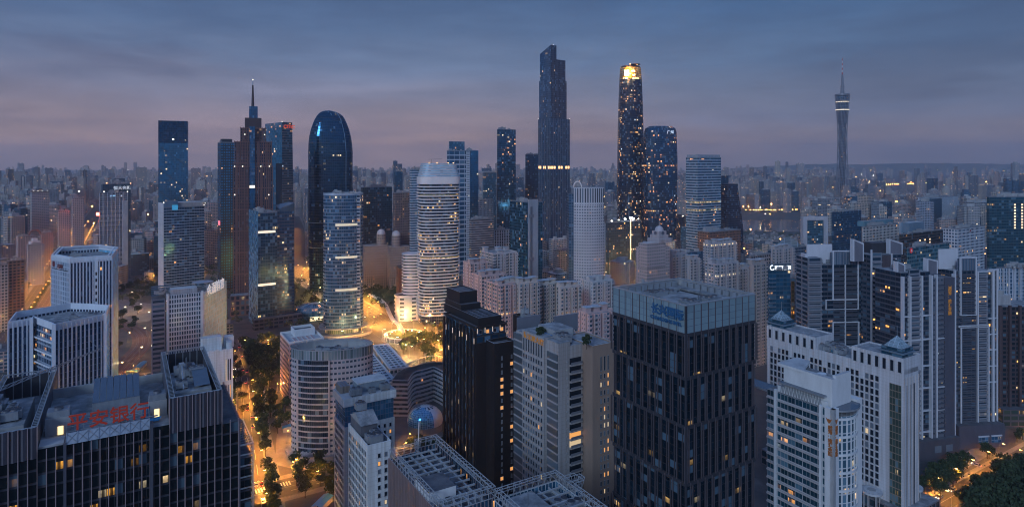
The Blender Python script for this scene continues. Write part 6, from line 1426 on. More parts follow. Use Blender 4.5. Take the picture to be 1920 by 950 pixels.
# ---------------------------------------------------------------- pink and beige apartment estate, centre
def apart(name, label, px, Y, pxr, py, pl_, seed, wall=(.50, .40, .38), group=None, dep=None, nrow=3):
    b = Bld(name, label, D(px, Y), GR, group); u1 = b.u(pxr); v1 = b.v(pl_) if pl_ < px else (dep or 16); z = ztop(py, Y); R = random.Random(seed)
    mA = facade(wall, (.045, .05, .065), (.14, .86), (.32, .80), lit=.035, es=1.8, litc=(1, .62, .28), metal=.35, blind=.3); mB_ = facade(tuple(c*1.06 for c in wall), (.05, .05, .07), (.36, .64), (.36, .72), lit=.03, es=1.8, metal=.3, blind=.3); pw = plain(tuple(c*1.02 for c in wall), .75, 0, .1, .2)
    n = max(2, round(u1/7.5)); m = MB()
    out = []
    for i in range(n):
        a, c = u1*i/n, u1*(i+1)/n; out += [(a, 0), (a+(c-a)*.36, 0), (a+(c-a)*.36, 1.8), (a+(c-a)*.64, 1.8), (a+(c-a)*.64, 0)]
    out += [(u1, 0), (u1, v1)]; k = max(2, round(v1/8)); 
    out += [(0, v1)]
    for j in range(k, 0, -1):
        a, c = v1*j/k, v1*(j-1)/k; out += [(0, a+(c-a)*.38), (1.6, a+(c-a)*.38), (1.6, a+(c-a)*.62), (0, a+(c-a)*.62)]
    for i in range(len(out)):
        p, q = out[i], out[(i+1) % len(out)]; L = math.hypot(q[0]-p[0], q[1]-p[1]); m.wall(p, q, 0, z, pw if L < 2 else (mB_ if i % 2 else mA), 2.7, 3.05)
    m.face([(*p, z) for p in out], ROOF); m.obj('facade', b.o); b.foot(0, u1, 0, v1)
    b.parapet(rect(0, u1, 2, v1), z, 1.1, .35, pw)
    for i in range(n):     # lift heads with overhanging white slab roofs
        c = u1*(i+.5)/n; y = R.uniform(3, max(3.5, v1-6)); h = R.uniform(2.6, 4.2); b.box('lift_head', c-2.1, c+2.1, y, y+4.6, z, z+h, pw, ROOF); b.box('roof_slab', c-3, c+3, y-.8, y+5.6, z+h, z+h+.5, plain((.45, .47, .50), .7), plain((.36, .40, .46), .7))
    for j in range(22):
        for i in range(n):
            w_ = u1/n*.36; key = ('ab', round(w_, 1)); zz_ = z-3.05*(j+1)
            if zz_ < 1 or (j*n+i) > 92: continue
            if key not in WCACHE:
                mm = MB(); mm.box(-.5, w_+.3, -.9, .04, 0, .18, FRM); mm.box(-.5, w_+.3, -.9, -.8, .18, .9, plain((.36, .32, .32), .6)); WCACHE[key] = mm.mesh('balcony')
            o = bpy.data.objects.new('balcony', WCACHE[key]); C.objects.link(o); o.parent = b.o; o.location = (u1*i/n+w_*1.0+u1/n*.28, 0, zz_)
    return b
PKW = (.50, .335, .31); BEW = (.50, .42, .385)
apart('pink_apartments', 'pink apartment slab at the far end of the rosy estate beside the banded tower', 882, 600, 918, 495, 868, 1, PKW)
apart('pink_apartments', 'tall grey-pink apartment block at the back of the rosy estate', 926, 640, 971, 477, 900, 2, (.44, .38, .38))
apart('pink_apartments', 'rosy apartment slab stepping forward, second in its estate row', 903, 540, 950, 519, 884, 3, PKW)
apart('pink_apartments', 'rosy apartment slab nearest the black hotel tower', 938, 500, 968, 536, 908, 4, PKW)
b = apart('beige_apartments', 'beige apartment block with brown blank wall beside the rosy slabs', 950, 510, 969, 532, 944, 5, BEW); 
apart('beige_apartments', 'beige curved-row apartments, first block beside the brown wall', 975, 505, 1012, 533, 965, 6, BEW)
apart('beige_apartments', 'beige curved-row apartments, middle recessed block', 1012, 525, 1048, 535, 1010, 7, (.50, .43, .38))
apart('beige_apartments', 'beige curved-row apartments, forward block with overhanging slab roofs', 1052, 500, 1090, 541, 1046, 8, BEW)
apart('beige_apartments', 'beige curved-row apartments, last grey block near the crowned tower', 1112, 530, 1152, 530, 1088, 9, (.44, .42, .43))
apart('rose_apartments', 'small rose apartment block glowing red at its foot behind the grey sign building', 1105, 425, 1153, 590, 1083, 10, (.52, .35, .34))
AP = [(1262, 690, 1290, 478, 1256, (.34, .31, .33)), (1295, 660, 1315, 487, 1288, (.38, .35, .36)), (1335, 690, 1382, 458, 1318, (.40, .36, .37)), (1345, 600, 1388, 497, 1322, (.38, .35, .37)), (1388, 640, 1407, 505, 1384, (.40, .36, .36)), (1414, 560, 1440, 497, 1406, (.32, .28, .27)), (1456, 660, 1490, 468, 1446, (.36, .33, .34))]
APL = ['grey apartments touching the clock tower building', 'narrow apartments second right from the clock tower', 'tall pale apartments with amber slot in front of the copper block', 'pale apartments with white ribs below the copper block', 'slim pale apartments right of the ribbed pale ones', 'brownish apartments left of the blue sign tower', 'apartments behind the white rooftop sign']
for i, ((a, Y, c, py, l_, wl), lab) in enumerate(zip(AP, APL)): apart('grey_apartments', lab, a, Y, c, py, l_, 20+i, wl)
# lattice TV tower
LT = plain((.24, .26, .31), .5, .4, .1, .02)
b = Bld('lattice_tower', 'very tall waisted lattice broadcasting tower with antenna mast', D(1579.5, 2527), 0, cat='tower')
lev = []; N_ = 24; zt = 454
def rad(z_):
    t = z_/zt; wq = .60
    return (17.5+ (15 if t < wq else 10.5)*abs((t-wq)/(wq if t < wq else 1-wq))**1.7)
m = MB(); M2 = MB(); prev = None; K = 40
ring_pts = lambda z_, tw: [(rad(z_)*1.0*cos(2*pi*i/N_+tw), rad(z_)*.9*sin(2*pi*i/N_+tw)) for i in range(N_)]
for j in range(K):
    za, zb = zt*j/K, zt*(j+1)/K; A = ring_pts(za, 1.2*za/zt); B_ = ring_pts(zb, 1.2*zb/zt)
    for i in range(N_): m.bar((*A[i], za), (*B_[i], zb), .75, LT, 4, .72)
    for i in range(N_): m.bar((*B_[i], zb), (*B_[(i+1) % N_], zb), .5 if j > 9 else .3, LT, 4)
m.obj('lattice', b.o)
m = MB(); lev = [(z_, ell(0, 0, r_, r_*.8, 20)) for z_, r_ in ((0, 9), (150, 9), (160, 12.5), (330, 12.5), (345, 18), (440, 23), (448, 22))]
m.loft(lev, facade((.05, .06, .08), (.03, .05, .08), (.1, .9), (.2, .9), lit=.01, es=2, row=.008), ROOFD, 3, 5); m.obj('core', b.o)
for z_ in (392, 424): m = MB(); m.prism(ell(0, 0, 25.5, 22, 24), z_, z_+3, lamp_mat((1, .72, .35), 1.1), None); m.obj('lit_deck', b.o)
m = MB(); m.prism(ell(0, 0, 27, 24, 32), 451, 457, STEEL, ROOFD); m.obj('crown_deck', b.o)
MR = plain((.45, .08, .06), .6, 0, 0, 1); MW = plain((.5, .52, .55), .6, 0, 0, 1)
m = MB(); m.bar((0, 0, 457), (0, 0, 490), 7.5, STEEL, 8, 6); m.bar((0, 0, 490), (0, 0, 535), 5, STEEL, 8, 3.6); m.prism(ell(0, 0, 8, 8, 12), 485, 489, STEEL, STEEL)
for i in range(7): m.bar((0, 0, 535+9.2*i), (0, 0, 544.2+9.2*i), 2.9-.25*i, MR if i % 2 == 0 else MW, 6)
m.obj('mast', b.o); b.foot(-35, 35, -35, 35)
# ================================================================ GROUND, ROADS, RIVER
asph = noisy('asphalt', [(.045, .045, .048), (.065, .063, .062), (.085, .08, .075)], .08)
pave = noisy('paving', [(.13, .125, .12), (.18, .17, .165), (.24, .23, .22)], .12)
gmat_ = noisy('city_ground', [(.030, .045, .028), (.10, .095, .09), (.06, .062, .065), (.15, .14, .135)], .02)
grassm = noisy('lawn_green', [(.03, .055, .018), (.045, .075, .025), (.06, .085, .03)], .2)
paint = plain((.62, .62, .58), .7, 0, .15, .6)
def sheet(name, pts, z, m, kind='structure'):
    b = MB(); b.face([(*p, z) for p in pts], m); o = b.obj(name); o['kind'] = kind; return o
sheet('ground', [(-14000, -500), (14000, -500), (14000, 15500), (-14000, 15500)], 0, gmat_)
ROADS = []
def strip(pts, w_):
    L_, R_ = [], []
    for i, p in enumerate(pts):
        a, c = pts[max(0, i-1)], pts[min(len(pts)-1, i+1)]; d = math.hypot(c[0]-a[0], c[1]-a[1]); n = (-(c[1]-a[1])/d, (c[0]-a[0])/d)
        L_.append((p[0]+n[0]*w_/2, p[1]+n[1]*w_/2)); R_.append((p[0]-n[0]*w_/2, p[1]-n[1]*w_/2))
    return L_, R_
def road(name, pts, w_, z=.05, smooth=2, side=5.0, lanes=None, m=None):
    pts = chaikin(pts, smooth) if smooth else pts; ROADS.append((pts, w_))
    if side:
        L1, R1 = strip(pts, w_+side*2); b = MB()
        for i in range(len(pts)-1): b.face([(*R1[i], z-.02), (*R1[i+1], z-.02), (*L1[i+1], z-.02), (*L1[i], z-.02)], pave)
        o = b.obj('pavement'); o['kind'] = 'structure'
        for S1, S2 in zip(strip(pts, w_+.5), strip(pts, w_+.1)):
            pass
        Lk, Rk = strip(pts, w_+.6); L2, R2 = strip(pts, w_); b = MB()
        for A, B_ in ((Lk, L2), (R2, Rk)):
            for i in range(len(pts)-1):
                b.face([(*B_[i], z+.12), (*B_[i+1], z+.12), (*A[i+1], z+.12), (*A[i], z+.12)], pave); b.face([(*B_[i], 0), (*B_[i+1], 0), (*B_[i+1], z+.12), (*B_[i], z+.12)], pave); b.face([(*A[i+1], 0), (*A[i], 0), (*A[i], z+.12), (*A[i+1], z+.12)], pave)
        o = b.obj('kerb'); o['kind'] = 'structure'
    L2, R2 = strip(pts, w_); b = MB()
    for i in range(len(pts)-1): b.face([(*R2[i], z), (*R2[i+1], z), (*L2[i+1], z), (*L2[i], z)], m or asph)
    o = b.obj(name); o['kind'] = 'structure'
    if lanes:
        b = MB()
        for k in range(1, lanes):
            off = -w_/2+w_*k/lanes; solid = (k == lanes//2)
            Lr, Rr = strip(pts, 2*abs(off)+.18); Ll, Rl = strip(pts, max(.01, 2*abs(off)-.18)); A, B_ = (Lr, Ll) if off > 0 else (Rl, Rr)
            acc = 0
            for i in range(len(pts)-1):
                p, q = A[i], A[i+1]; r_, s_ = B_[i], B_[i+1]; L = math.hypot(q[0]-p[0], q[1]-p[1]); n = max(1, int(L/6))
                for j in range(n):
                    if not solid and j % 2: continue
                    f0, f1 = j/n, (j+1)/n; g = lambda a, c, f: (a[0]+(c[0]-a[0])*f, a[1]+(c[1]-a[1])*f)
                    b.face([(*g(r_, s_, f0), z+.02), (*g(r_, s_, f1), z+.02), (*g(p, q, f1), z+.02), (*g(p, q, f0), z+.02)], paint)
        o = b.obj('road_markings')
        if o: o['kind'] = 'structure'
    return pts
Ud, Vd = (cos(radians(GR)), sin(radians(GR))), (-sin(radians(GR)), cos(radians(GR)))
def along(p, d, a, c, n=2): return [(p[0]+d[0]*(a+(c-a)*i/(n-1)), p[1]+d[1]*(a+(c-a)*i/(n-1))) for i in range(n)]
AVE = road('avenue_road', along((-505, 641), Vd, -420, 2600, 60), 40, .05, 0, 7, 8)
RC_ = (-112, 652)
RV = road('boulevard_road', along(RC_, Vd, -210, 520, 30), 40, .07, 0, 4, 8)
RU = road('cross_road', along(RC_, Ud, -560, 240, 40), 26, .05, 0, 5, 6)
ST = road('tree_lined_street', [(-118, 290), (-150, 361), (-188, 440), (-222, 520), (-252, 575), (-275, 620)], 18, .09, 2, 7, 4)
CS = road('junction_road', along((-132, 350), Ud, -60, 130, 8), 20, .11, 0, 5, 4)
RB = road('amber_street', along((262, 357), Ud, -110, 330, 20), 11, .05, 0, 3, 2)
FR = road('far_road', [(-360, 1060), (-420, 1227), (-560, 1660), (-800, 2300)], 30, .05, 2, 5)
ER = road('east_road', [(120, 900), (190, 1040), (235, 1010), (330, 1100)], 22, .05, 2, 5)
RW_ = [(-330, 520), (-352, 575), (-372, 640), (-420, 700), (-520, 760)]
for off in (-6.7, -5.2, -1.7, -.2, 3.3, 4.8):
    L_, R_ = strip(chaikin(RW_, 3), 2*abs(off)); P_ = L_ if off > 0 else R_; b = MB(); [b.bar((*p, .25), (*q, .25), .1, STEEL) for p, q in zip(P_, P_[1:])]; o = b.obj('rail'); tag(o, 'thin steel rail of the curving railway beside the gridded office', 'rail', 'rails of the curving railway')
road('railway_bed', RW_, 18, .06, 3, 0, m=noisy('rust_ballast', [(.09, .05, .045), (.14, .075, .065), (.18, .11, .10)], .3))
b = MB(); b.prism(ell(*RC_, 62, 62, 56), 0, .16, asph, asph); o = b.obj('roundabout_road'); o['kind'] = 'structure'; ROADS.append(([RC_, (RC_[0]+1, RC_[1])], 130))
b = MB(); b.prism(ell(*RC_, 23, 23, 48), .16, .5, pave, pave); o = b.obj('roundabout_island_ground'); o['kind'] = 'structure'
# sunken ring with lit colonnade on the island
RLM = lamp_mat((1, .7, .35), 30)
rb = Bld('lit_ring_wall', 'circular pale colonnade glowing warm in the middle of the roundabout', RC_, 0, cat='wall')
m = MB(); g = ell(0, 0, 20, 20, 40); gi = ell(0, 0, 19, 19, 40)
for i in range(40):
    if i < 2: continue
    j = (i+1) % 40; m.face([(*g[i], 5.2), (*g[j], 5.2), (*gi[j], 5.2), (*gi[i], 5.2)], WB); m.face([(*g[i], 4.4), (*g[j], 4.4), (*g[j], 5.2), (*g[i], 5.2)], WB); m.face([(*gi[j], 4.4), (*gi[i], 4.4), (*gi[i], 5.2), (*gi[j], 5.2)], WB); m.face([(*g[j], 4.4), (*g[i], 4.4), (*gi[i], 4.4), (*gi[j], 4.4)], WB)
m.obj('ring_beam', rb.o); m = MB()
for i in range(2, 40, 2): m.bar((g[i][0]*.975, g[i][1]*.975, .5), (g[i][0]*.975, g[i][1]*.975, 4.4), .4, WB, 6)
m.obj('column', rb.o); m = MB(); m.prism(ell(0, 0, 16, 16, 40), .5, 3.6, plain((.5, .42, .34), .7), grassm); m.obj('inner_wall', rb.o)
for i in range(10):
    t = 2*pi*i/10; m = MB(); m.box(-.5, .5, -.15, .15, 3.8, 4.2, RLM); m.obj('wall_lamp', rb.o, loc=(17.5*cos(t), 17.5*sin(t), 0))
# crossing stripes, plazas, lawns
b = MB()
for i in range(13):
    p = (T(480, 925, 0)[0]+Ud[0]*1.5*i, T(480, 925, 0)[1]+Ud[1]*1.5*i); q = (p[0]+Vd[0]*5, p[1]+Vd[1]*5); b.face([(*p, .15), (p[0]+Ud[0]*.75, p[1]+Ud[1]*.75, .15), (q[0]+Ud[0]*.75, q[1]+Ud[1]*.75, .15), (*q, .15)], paint)
o = b.obj('crossing_markings'); o['kind'] = 'structure'
sheet('plaza_pavement', [T(*p, 0) for p in ((515, 870), (600, 890), (660, 850), (690, 790), (560, 760), (520, 800))], .03, pave)
sheet('station_plaza_pavement', [T(*p, 0) for p in ((222, 610), (290, 600), (290, 570), (222, 560))], .03, pave)
sheet('forecourt_pavement', [T(*p, 0) for p in ((1790, 890), (1860, 850), (1840, 830), (1780, 865))], .09, pave)
sheet('verge_lawn', [T(*p, 0) for p in ((440, 700), (535, 690), (535, 670), (440, 676))], .04, grassm)
sheet('park_lawn', [(-330, 790), (-150, 830), (-170, 1150), (-400, 1120)], .03, grassm)
# river
m_, t_, b_ = principled('river_water'); b_.inputs['Base Color'].default_value = (.04, .06, .09, 1); b_.inputs['Roughness'].default_value = .16; b_.inputs['Metallic'].default_value = .55
n_ = nd(t_, 'ShaderNodeTexNoise'); n_.inputs['Scale'].default_value = .12; n_.inputs['Detail'].default_value = 4; g_ = nd(t_, 'ShaderNodeNewGeometry'); t_.links.new(g_.outputs['Position'], n_.inputs[0]); bp_ = nd(t_, 'ShaderNodeBump'); bp_.inputs['Strength'].default_value = .25; bp_.inputs['Distance'].default_value = .6; t_.links.new(n_.outputs[0], bp_.inputs['Height']); t_.links.new(bp_.outputs[0], b_.inputs['Normal'])
RIV = [(-900, 2350), (-200, 2150), (300, 1880), (800, 1800), (1500, 1950), (2400, 2300), (4000, 2900)]
L_, R_ = strip(chaikin(RIV, 2), 330); b = MB(); k = len(L_)
for i in range(k-1): b.face([(*R_[i], .25), (*R_[i+1], .25), (*L_[i+1], .25), (*L_[i], .25)], m_)
o = b.obj('river_water'); o['kind'] = 'structure'
RIVP = chaikin(RIV, 2)
# hills on the horizon
R = random.Random(3)
def hill(name, pxs, Y, zs, seed):
    R = random.Random(seed); b = MB(); hm = noisy('hill_green', [(.03, .045, .03), (.05, .065, .04)], .002)
    N_ = 60; ridge = []
    for i in range(N_+1):
        t = i/N_; px = pxs[0]+(pxs[1]-pxs[0])*t; j = t*(len(zs)-1); a = int(min(j, len(zs)-2)); z_ = zs[a]+(zs[a+1]-zs[a])*(j-a)+R.uniform(-8, 8)
        ridge.append((*D(px, Y), max(5, z_)))
    for i in range(N_):
        p, q = ridge[i], ridge[i+1]; b.face([(p[0]*.94, p[1]-700, 0), (q[0]*.94, q[1]-700, 0), q, p], hm); b.face([p, q, (q[0]*1.05, q[1]+700, 0), (p[0]*1.05, p[1]+700, 0)], hm)
    o = b.obj(name, smooth=True); o['kind'] = 'structure'
hill('distant_hills', (1330, 1990), 12500, [30, 90, 130, 160, 150, 175, 170, 160, 140, 110], 1)
# ================================================================ FILLER CITY
pal = [('pale grey', (.34, .34, .37)), ('beige', (.38, .34, .31)), ('pinkish', (.38, .29, .275)), ('brown', (.20, .155, .145)), ('slate grey', (.17, .18, .22)), ('cream', (.42, .39, .36)), ('dark glass', (.04, .06, .09)), ('blue glass', (.05, .09, .14))]
PM = []
for i, (nm, c) in enumerate(pal):
    if 'glass' in nm: PM.append(facade(c, (.03, .07, .11), (.05, .95), (.2, .95), lit=.02, es=3.0, metal=.6, row=.006, rand_tint=.2))
    else: PM.append(facade(c, (.04, .045, .06), (.18, .82) if i % 2 else (.14, .86), (.24, .82), lit=.05, es=3.6, litc=(1, .5, .16), metal=.3, blind=.25, rand_tint=.12))
def seg_d(p, a, c):
    vx, vy = c[0]-a[0], c[1]-a[1]; L = vx*vx+vy*vy or 1; t = max(0, min(1, ((p[0]-a[0])*vx+(p[1]-a[1])*vy)/L)); return math.hypot(p[0]-a[0]-t*vx, p[1]-a[1]-t*vy)
def on_road(p, r):
    for pts, w_ in ROADS:
        if len(pts) > 12: step = max(1, len(pts)//12); pts = pts[::step]+[pts[-1]]
        for a, c in zip(pts, pts[1:]):
            if seg_d(p, a, c) < w_/2+r: return True
    return False
def on_river(p, r): return any(seg_d(p, a, c) < 165+r for a, c in zip(RIVP[::2], RIVP[2::2]))
grid = {}
for (x, y, r_) in FOOT: grid.setdefault((int(x//60), int(y//60)), []).append((x, y, r_))
def clear(p, r):
    gx, gy = int(p[0]//60), int(p[1]//60)
    for i in (-1, 0, 1):
        for j in (-1, 0, 1):
            for (x, y, q) in grid.get((gx+i, gy+j), ()):
                if math.hypot(p[0]-x, p[1]-y) < q*.8+r: return False
    return True
def inpoly(p, P):
    c = False; j = len(P)-1
    for i in range(len(P)):
        if (P[i][1] > p[1]) != (P[j][1] > p[1]) and p[0] < (P[j][0]-P[i][0])*(p[1]-P[i][1])/(P[j][1]-P[i][1])+P[i][0]: c = not c
        j = i
    return c
OPEN = [[(-340, 700), (-60, 600), (-40, 760), (-130, 1180), (-420, 1150)], [(-520, 500), (-250, 480), (-300, 760), (-430, 1080), (-560, 1080)], [(500, 2400), (2200, 2600), (2200, 2900), (500, 2750)]]
WALLP = {}
def tower_mesh(mb, cx, cy, rz, w_, d_, h, shape, mat, R):
    c_, s_ = cos(rz), sin(rz)
    def P(x, y): return (cx+x*c_-y*s_, cy+x*s_+y*c_)
    mb.off = R.randint(0, 400); fl = 3.1
    rf = R.choice([ROOF, ROOF, ROOFL, ROOFD]); pw = CONC
    def bx(x0, x1, y0, y1, z0, z1, m, t=rf):
        mb.prism([P(x0, y0), P(x1, y0), P(x1, y1), P(x0, y1)], z0, z1, m, t, 3.2, fl)
    if shape == 0:      # slab with lift heads
        bx(-w_/2, w_/2, -d_/2, d_/2, 0, h, mat)
        for k in (-.28, .28): bx(w_*k-2.5, w_*k+2.5, -2.5, 2.5, h, h+4, pw)
    elif shape == 1:    # notched point tower
        n_ = w_*.16; o = [(-w_/2+n_, -d_/2), (w_/2-n_, -d_/2), (w_/2-n_, -d_/2+n_), (w_/2, -d_/2+n_), (w_/2, d_/2-n_), (w_/2-n_, d_/2-n_), (w_/2-n_, d_/2), (-w_/2+n_, d_/2), (-w_/2+n_, d_/2-n_), (-w_/2, d_/2-n_), (-w_/2, -d_/2+n_), (-w_/2+n_, -d_/2+n_)]
        mb.prism([P(*q) for q in o], 0, h, mat, rf, 3.0, fl); bx(-w_*.22, w_*.22, -d_*.22, d_*.22, h, h+5, pw)
    elif shape == 2:    # stepped top
        bx(-w_/2, w_/2, -d_/2, d_/2, 0, h*.86, mat); bx(-w_*.34, w_*.34, -d_*.34, d_*.34, h*.86, h, mat); bx(-1.5, 1.5, -1.5, 1.5, h, h+6, pw)
    elif shape == 3:    # twin slabs on one podium
        bx(-w_/2, -w_*.08, -d_/2, d_/2, 0, h, mat); bx(w_*.08, w_/2, -d_*.4, d_*.6, 0, h*.93, mat); bx(-w_*.08, w_*.08, -d_*.2, d_*.3, 0, h*.9, pw); bx(-w_*.3-2, -w_*.3+2, -2, 2, h, h+4, pw)
    mb.off = 0
LM = [(75, 'round topped office'), (158, 'neon pylon'), (215, 'grey textured office'), (325, 'mirror tower'), (425, 'dark grid tower'), (475, 'brown spire tower'), (525, 'angular blue tower'), (620, 'bullet shaped tower'), (745, 'slim pin tower'), (825, 'white banded tower'), (865, 'white edged tower'), (950, 'wavy tower'), (1038, 'tallest skyscraper'), (1102, 'white grid tower'), (1181, 'glowing crown tower'), (1240, 'bulging tower'), (1320, 'banded glass tower'), (1380, 'sail tower'), (1525, 'arch gate office'), (1580, 'lattice tower'), (1655, 'pale piered office'), (1760, 'white notched block'), (1890, 'teal edge tower')]
SHN = ['slab block', 'notched point block', 'stepped top block', 'twin slab block']
R = random.Random(11); cand = []
Y = 760
while Y < 9500:
    sp_ = 46 if Y < 1500 else (58 if Y < 2600 else (85 if Y < 4200 else 150))
    X = -Y*.85
    while X < Y*.85:
        p = (X+R.uniform(-.38, .38)*sp_, Y+R.uniform(-.4, .4)*sp_)
        X += sp_
        px = 960+F*p[0]/p[1]
        if not -40 < px < 1960: continue
        # districts: dense left bank, thinner inside the gaps, river and open land left free
        dens = .5+.5*sin(p[0]*.0031+1.3)*cos(p[1]*.0023+.6)
        if R.random() > (.62+.35*dens if Y < 4200 else .55): continue
        if Y > 2300 and 1600 < px < 1860 and R.random() < .72: continue
        sh = R.choice([0, 0, 1, 1, 1, 2, 3]); w_ = R.uniform(20, 30) if sh in (1, 2) else R.uniform(30, 46); d_ = w_*R.uniform(.85, 1.1) if sh in (1, 2) else R.uniform(13, 17)
        r_ = max(w_, d_)*.5
        if on_river(p, r_+25) or not clear(p, r_) or any(inpoly(p, P) for P in OPEN) or on_road(p, r_+4): continue
        h = R.choice([1, 1, 1, .7, 1.25])*R.uniform(48, 88)+18*dens
        if p[1] < 1150: h = min(h, R.uniform(28, 62))
        if 1380 < px < 1510 and 1250 < p[1] < 2300: continue
        if 1380 < px < 1510 and p[1] < 1300: h = min(h, 30)
        if 180 < px < 300 and 1150 < p[1] < 1700: continue
        if p[1] > 2000: h *= R.uniform(.95, 1.4)
        # a few far high-rises break the horizon
        if 2600 < p[1] < 7500 and R.random() < (.035 if px < 1000 else .02): h = R.uniform(130, 190)
        c = R.choices(range(8), [3, 3, 3, 1.6, 2.4, 2, 1.2, 1.4])[0]
        if px < 700 and R.random() < .4: c = R.choice([2, 1, 5])
        cand.append((w_*h/(p[1]**2), p, px, sh, w_, d_, h, c, R.choice([radians(GR)]*4+[0, radians(-12), radians(60)])))
    Y += sp_
# southern bank rows behind the lattice tower
for i in range(26):
    px = 1398+i*8.2; p = D(px+R.uniform(-2, 2), 2620+R.uniform(0, 420)); cand.append((.02, p, px, 1, 27, 27, R.uniform(95, 128), R.choice([1, 2, 4, 0]), radians(R.choice([20, 35]))))
cand.sort(key=lambda q: -q[0])
solo, mass = cand[:300], cand[300:]
ordw = ['first', 'second', 'third', 'fourth', 'fifth', 'sixth', 'seventh', 'eighth', 'ninth', 'tenth', 'eleventh', 'twelfth']
key = lambda q: (pal[q[7]][0], SHN[q[3]], min(LM, key=lambda l: abs(l[0]-q[2]))[1], 0 if q[1][1] < 1300 else (1 if q[1][1] < 2200 else 2))
groups = {}
for q in solo: groups.setdefault(key(q), []).append(q)
dist = ['{} {} low near {}', '{} {} mid-distance near {}', 'hazy {} {} far beyond {}']
for k, qs in groups.items():
    qs.sort(key=lambda q: q[2])
    for i, q in enumerate(qs):
        lab = dist[k[3]].format(k[0], k[1], k[2])
        if len(qs) > 1: lab += ', %s from left' % ordw[min(i, 11)]
        mb = MB(); h = q[6]; tower_mesh(mb, 0, 0, 0, q[4], q[5], h, q[3], PM[q[7]], R)
        o = mb.obj('city_block'); o.location = (*q[1], 0); o.rotation_euler = (0, 0, q[8]); tag(o, lab, 'building', 'high-rise blocks of the surrounding city')
        FOOT.append((*q[1], q[4]*.5)); grid.setdefault((int(q[1][0]//60), int(q[1][1]//60)), []).append((*q[1], max(q[4], q[5])*.45))
mb = MB()
for q in mass: tower_mesh(mb, *q[1], q[8], q[4], q[5], q[6], q[3], PM[q[7]], R)
o = mb.obj('distant_city'); tag(o, 'hazy mass of tiny far-off high-rises fading toward the horizon', 'buildings', kind='stuff')
# dense low houses
mb = MB(); cnt = 0; LOWM = [facade(c, (.04, .045, .06), (.25, .75), (.3, .75), lit=.03, es=2.6, litc=(1, .5, .16), rand_tint=0) for c in ((.30, .27, .26), (.24, .22, .23), (.36, .32, .30))]
Y = 980
while Y < 3600:
    sp_ = 21 if Y < 1800 else 34; X = -Y*.84
    while X < Y*.84:
        p = (X+R.uniform(-.3, .3)*sp_, Y+R.uniform(-.3, .3)*sp_); X += sp_
        if on_river(p, 25) or (1380 < 960+F*p[0]/p[1] < 1510 and p[1] > 1450) or not clear(p, 6) or any(inpoly(p, P) for P in OPEN) or R.random() < .12 or on_road(p, 8): continue
        w_ = R.uniform(9, 17); h = R.uniform(8, 24); rz = radians(GR)+R.choice([0, pi/2]); c_, s_ = cos(rz), sin(rz); hw, hd = w_/2, w_*.35
        mb.off = R.randint(0, 300)
        mb.prism([(p[0]+x*c_-y*s_, p[1]+x*s_+y*c_) for x, y in ((-hw, -hd), (hw, -hd), (hw, hd), (-hw, hd))], 0, h, R.choice(LOWM), R.choice([ROOF, ROOFD, ROOFL, ROOF]), 3, 3.1)
        mb.prism([(p[0]+x*c_-y*s_, p[1]+x*s_+y*c_) for x, y in ((-2, -2), (1.5, -2), (1.5, 1), (-2, 1))], h, h+2.4, CONC, ROOF); cnt += 1
    Y += sp_
o = mb.obj('low_houses'); tag(o, 'dense carpet of low concrete houses between the towers', 'houses', kind='stuff')
# low podium city around the near towers (mid-rise blocks at street level)
near = [(-95, 560, 26, 18, 16, 0), (40, 420, 34, 20, 22, 4), (96, 520, 30, 22, 30, 1), (170, 560, 36, 20, 36, 4), (210, 470, 26, 18, 24, 0), (60, 640, 40, 22, 34, 5), (330, 520, 34, 20, 30, 4), (-655, 830, 22, 46, 24, 1), (-705, 915, 22, 46, 24, 2), (-450, 560, 20, 30, 18, 2), (-560, 560, 26, 20, 40, 2), (150, 700, 34, 22, 40, 1), (250, 640, 34, 20, 46, 0), (360, 640, 34, 20, 40, 4), (420, 560, 34, 20, 36, 6), (-300, 650, 20, 16, 16, 4), (-255, 690, 30, 20, 18, 6)]
NL = ['low rooftop between oval and white hall', 'low slate block behind the grey sign building', 'beige midrise behind the beige apartments', 'slate midrise behind the crowned tower', 'pale midrise behind the crowned tower roof', 'cream midrise between estate and teal tower', 'slate midrise beside the pyramid complex', 'beige terrace row beside the golden avenue, nearest one', 'pinkish terrace row further up the golden avenue', 'pinkish low row at the avenue foot', 'pinkish block across the golden avenue', 'beige midrise by the clock tower street', 'pale midrise in front of clock tower building', 'slate midrise left of framed tower', 'dark midrise behind framed tower', 'slate hall by the railway', 'dark podium below the paired glass slab']
for (x, y, w_, d_, h, c), lab in zip(near, NL):
    if not clear((x, y), 8): continue
    mb = MB(); tower_mesh(mb, 0, 0, 0, w_, d_, h, 0, PM[c], R); o = mb.obj('midrise_block'); o.location = (x, y, 0); o.rotation_euler = (0, 0, radians(GR)); tag(o, lab, 'building')
    grid.setdefault((int(x//60), int(y//60)), []).append((x, y, max(w_, d_)*.5))
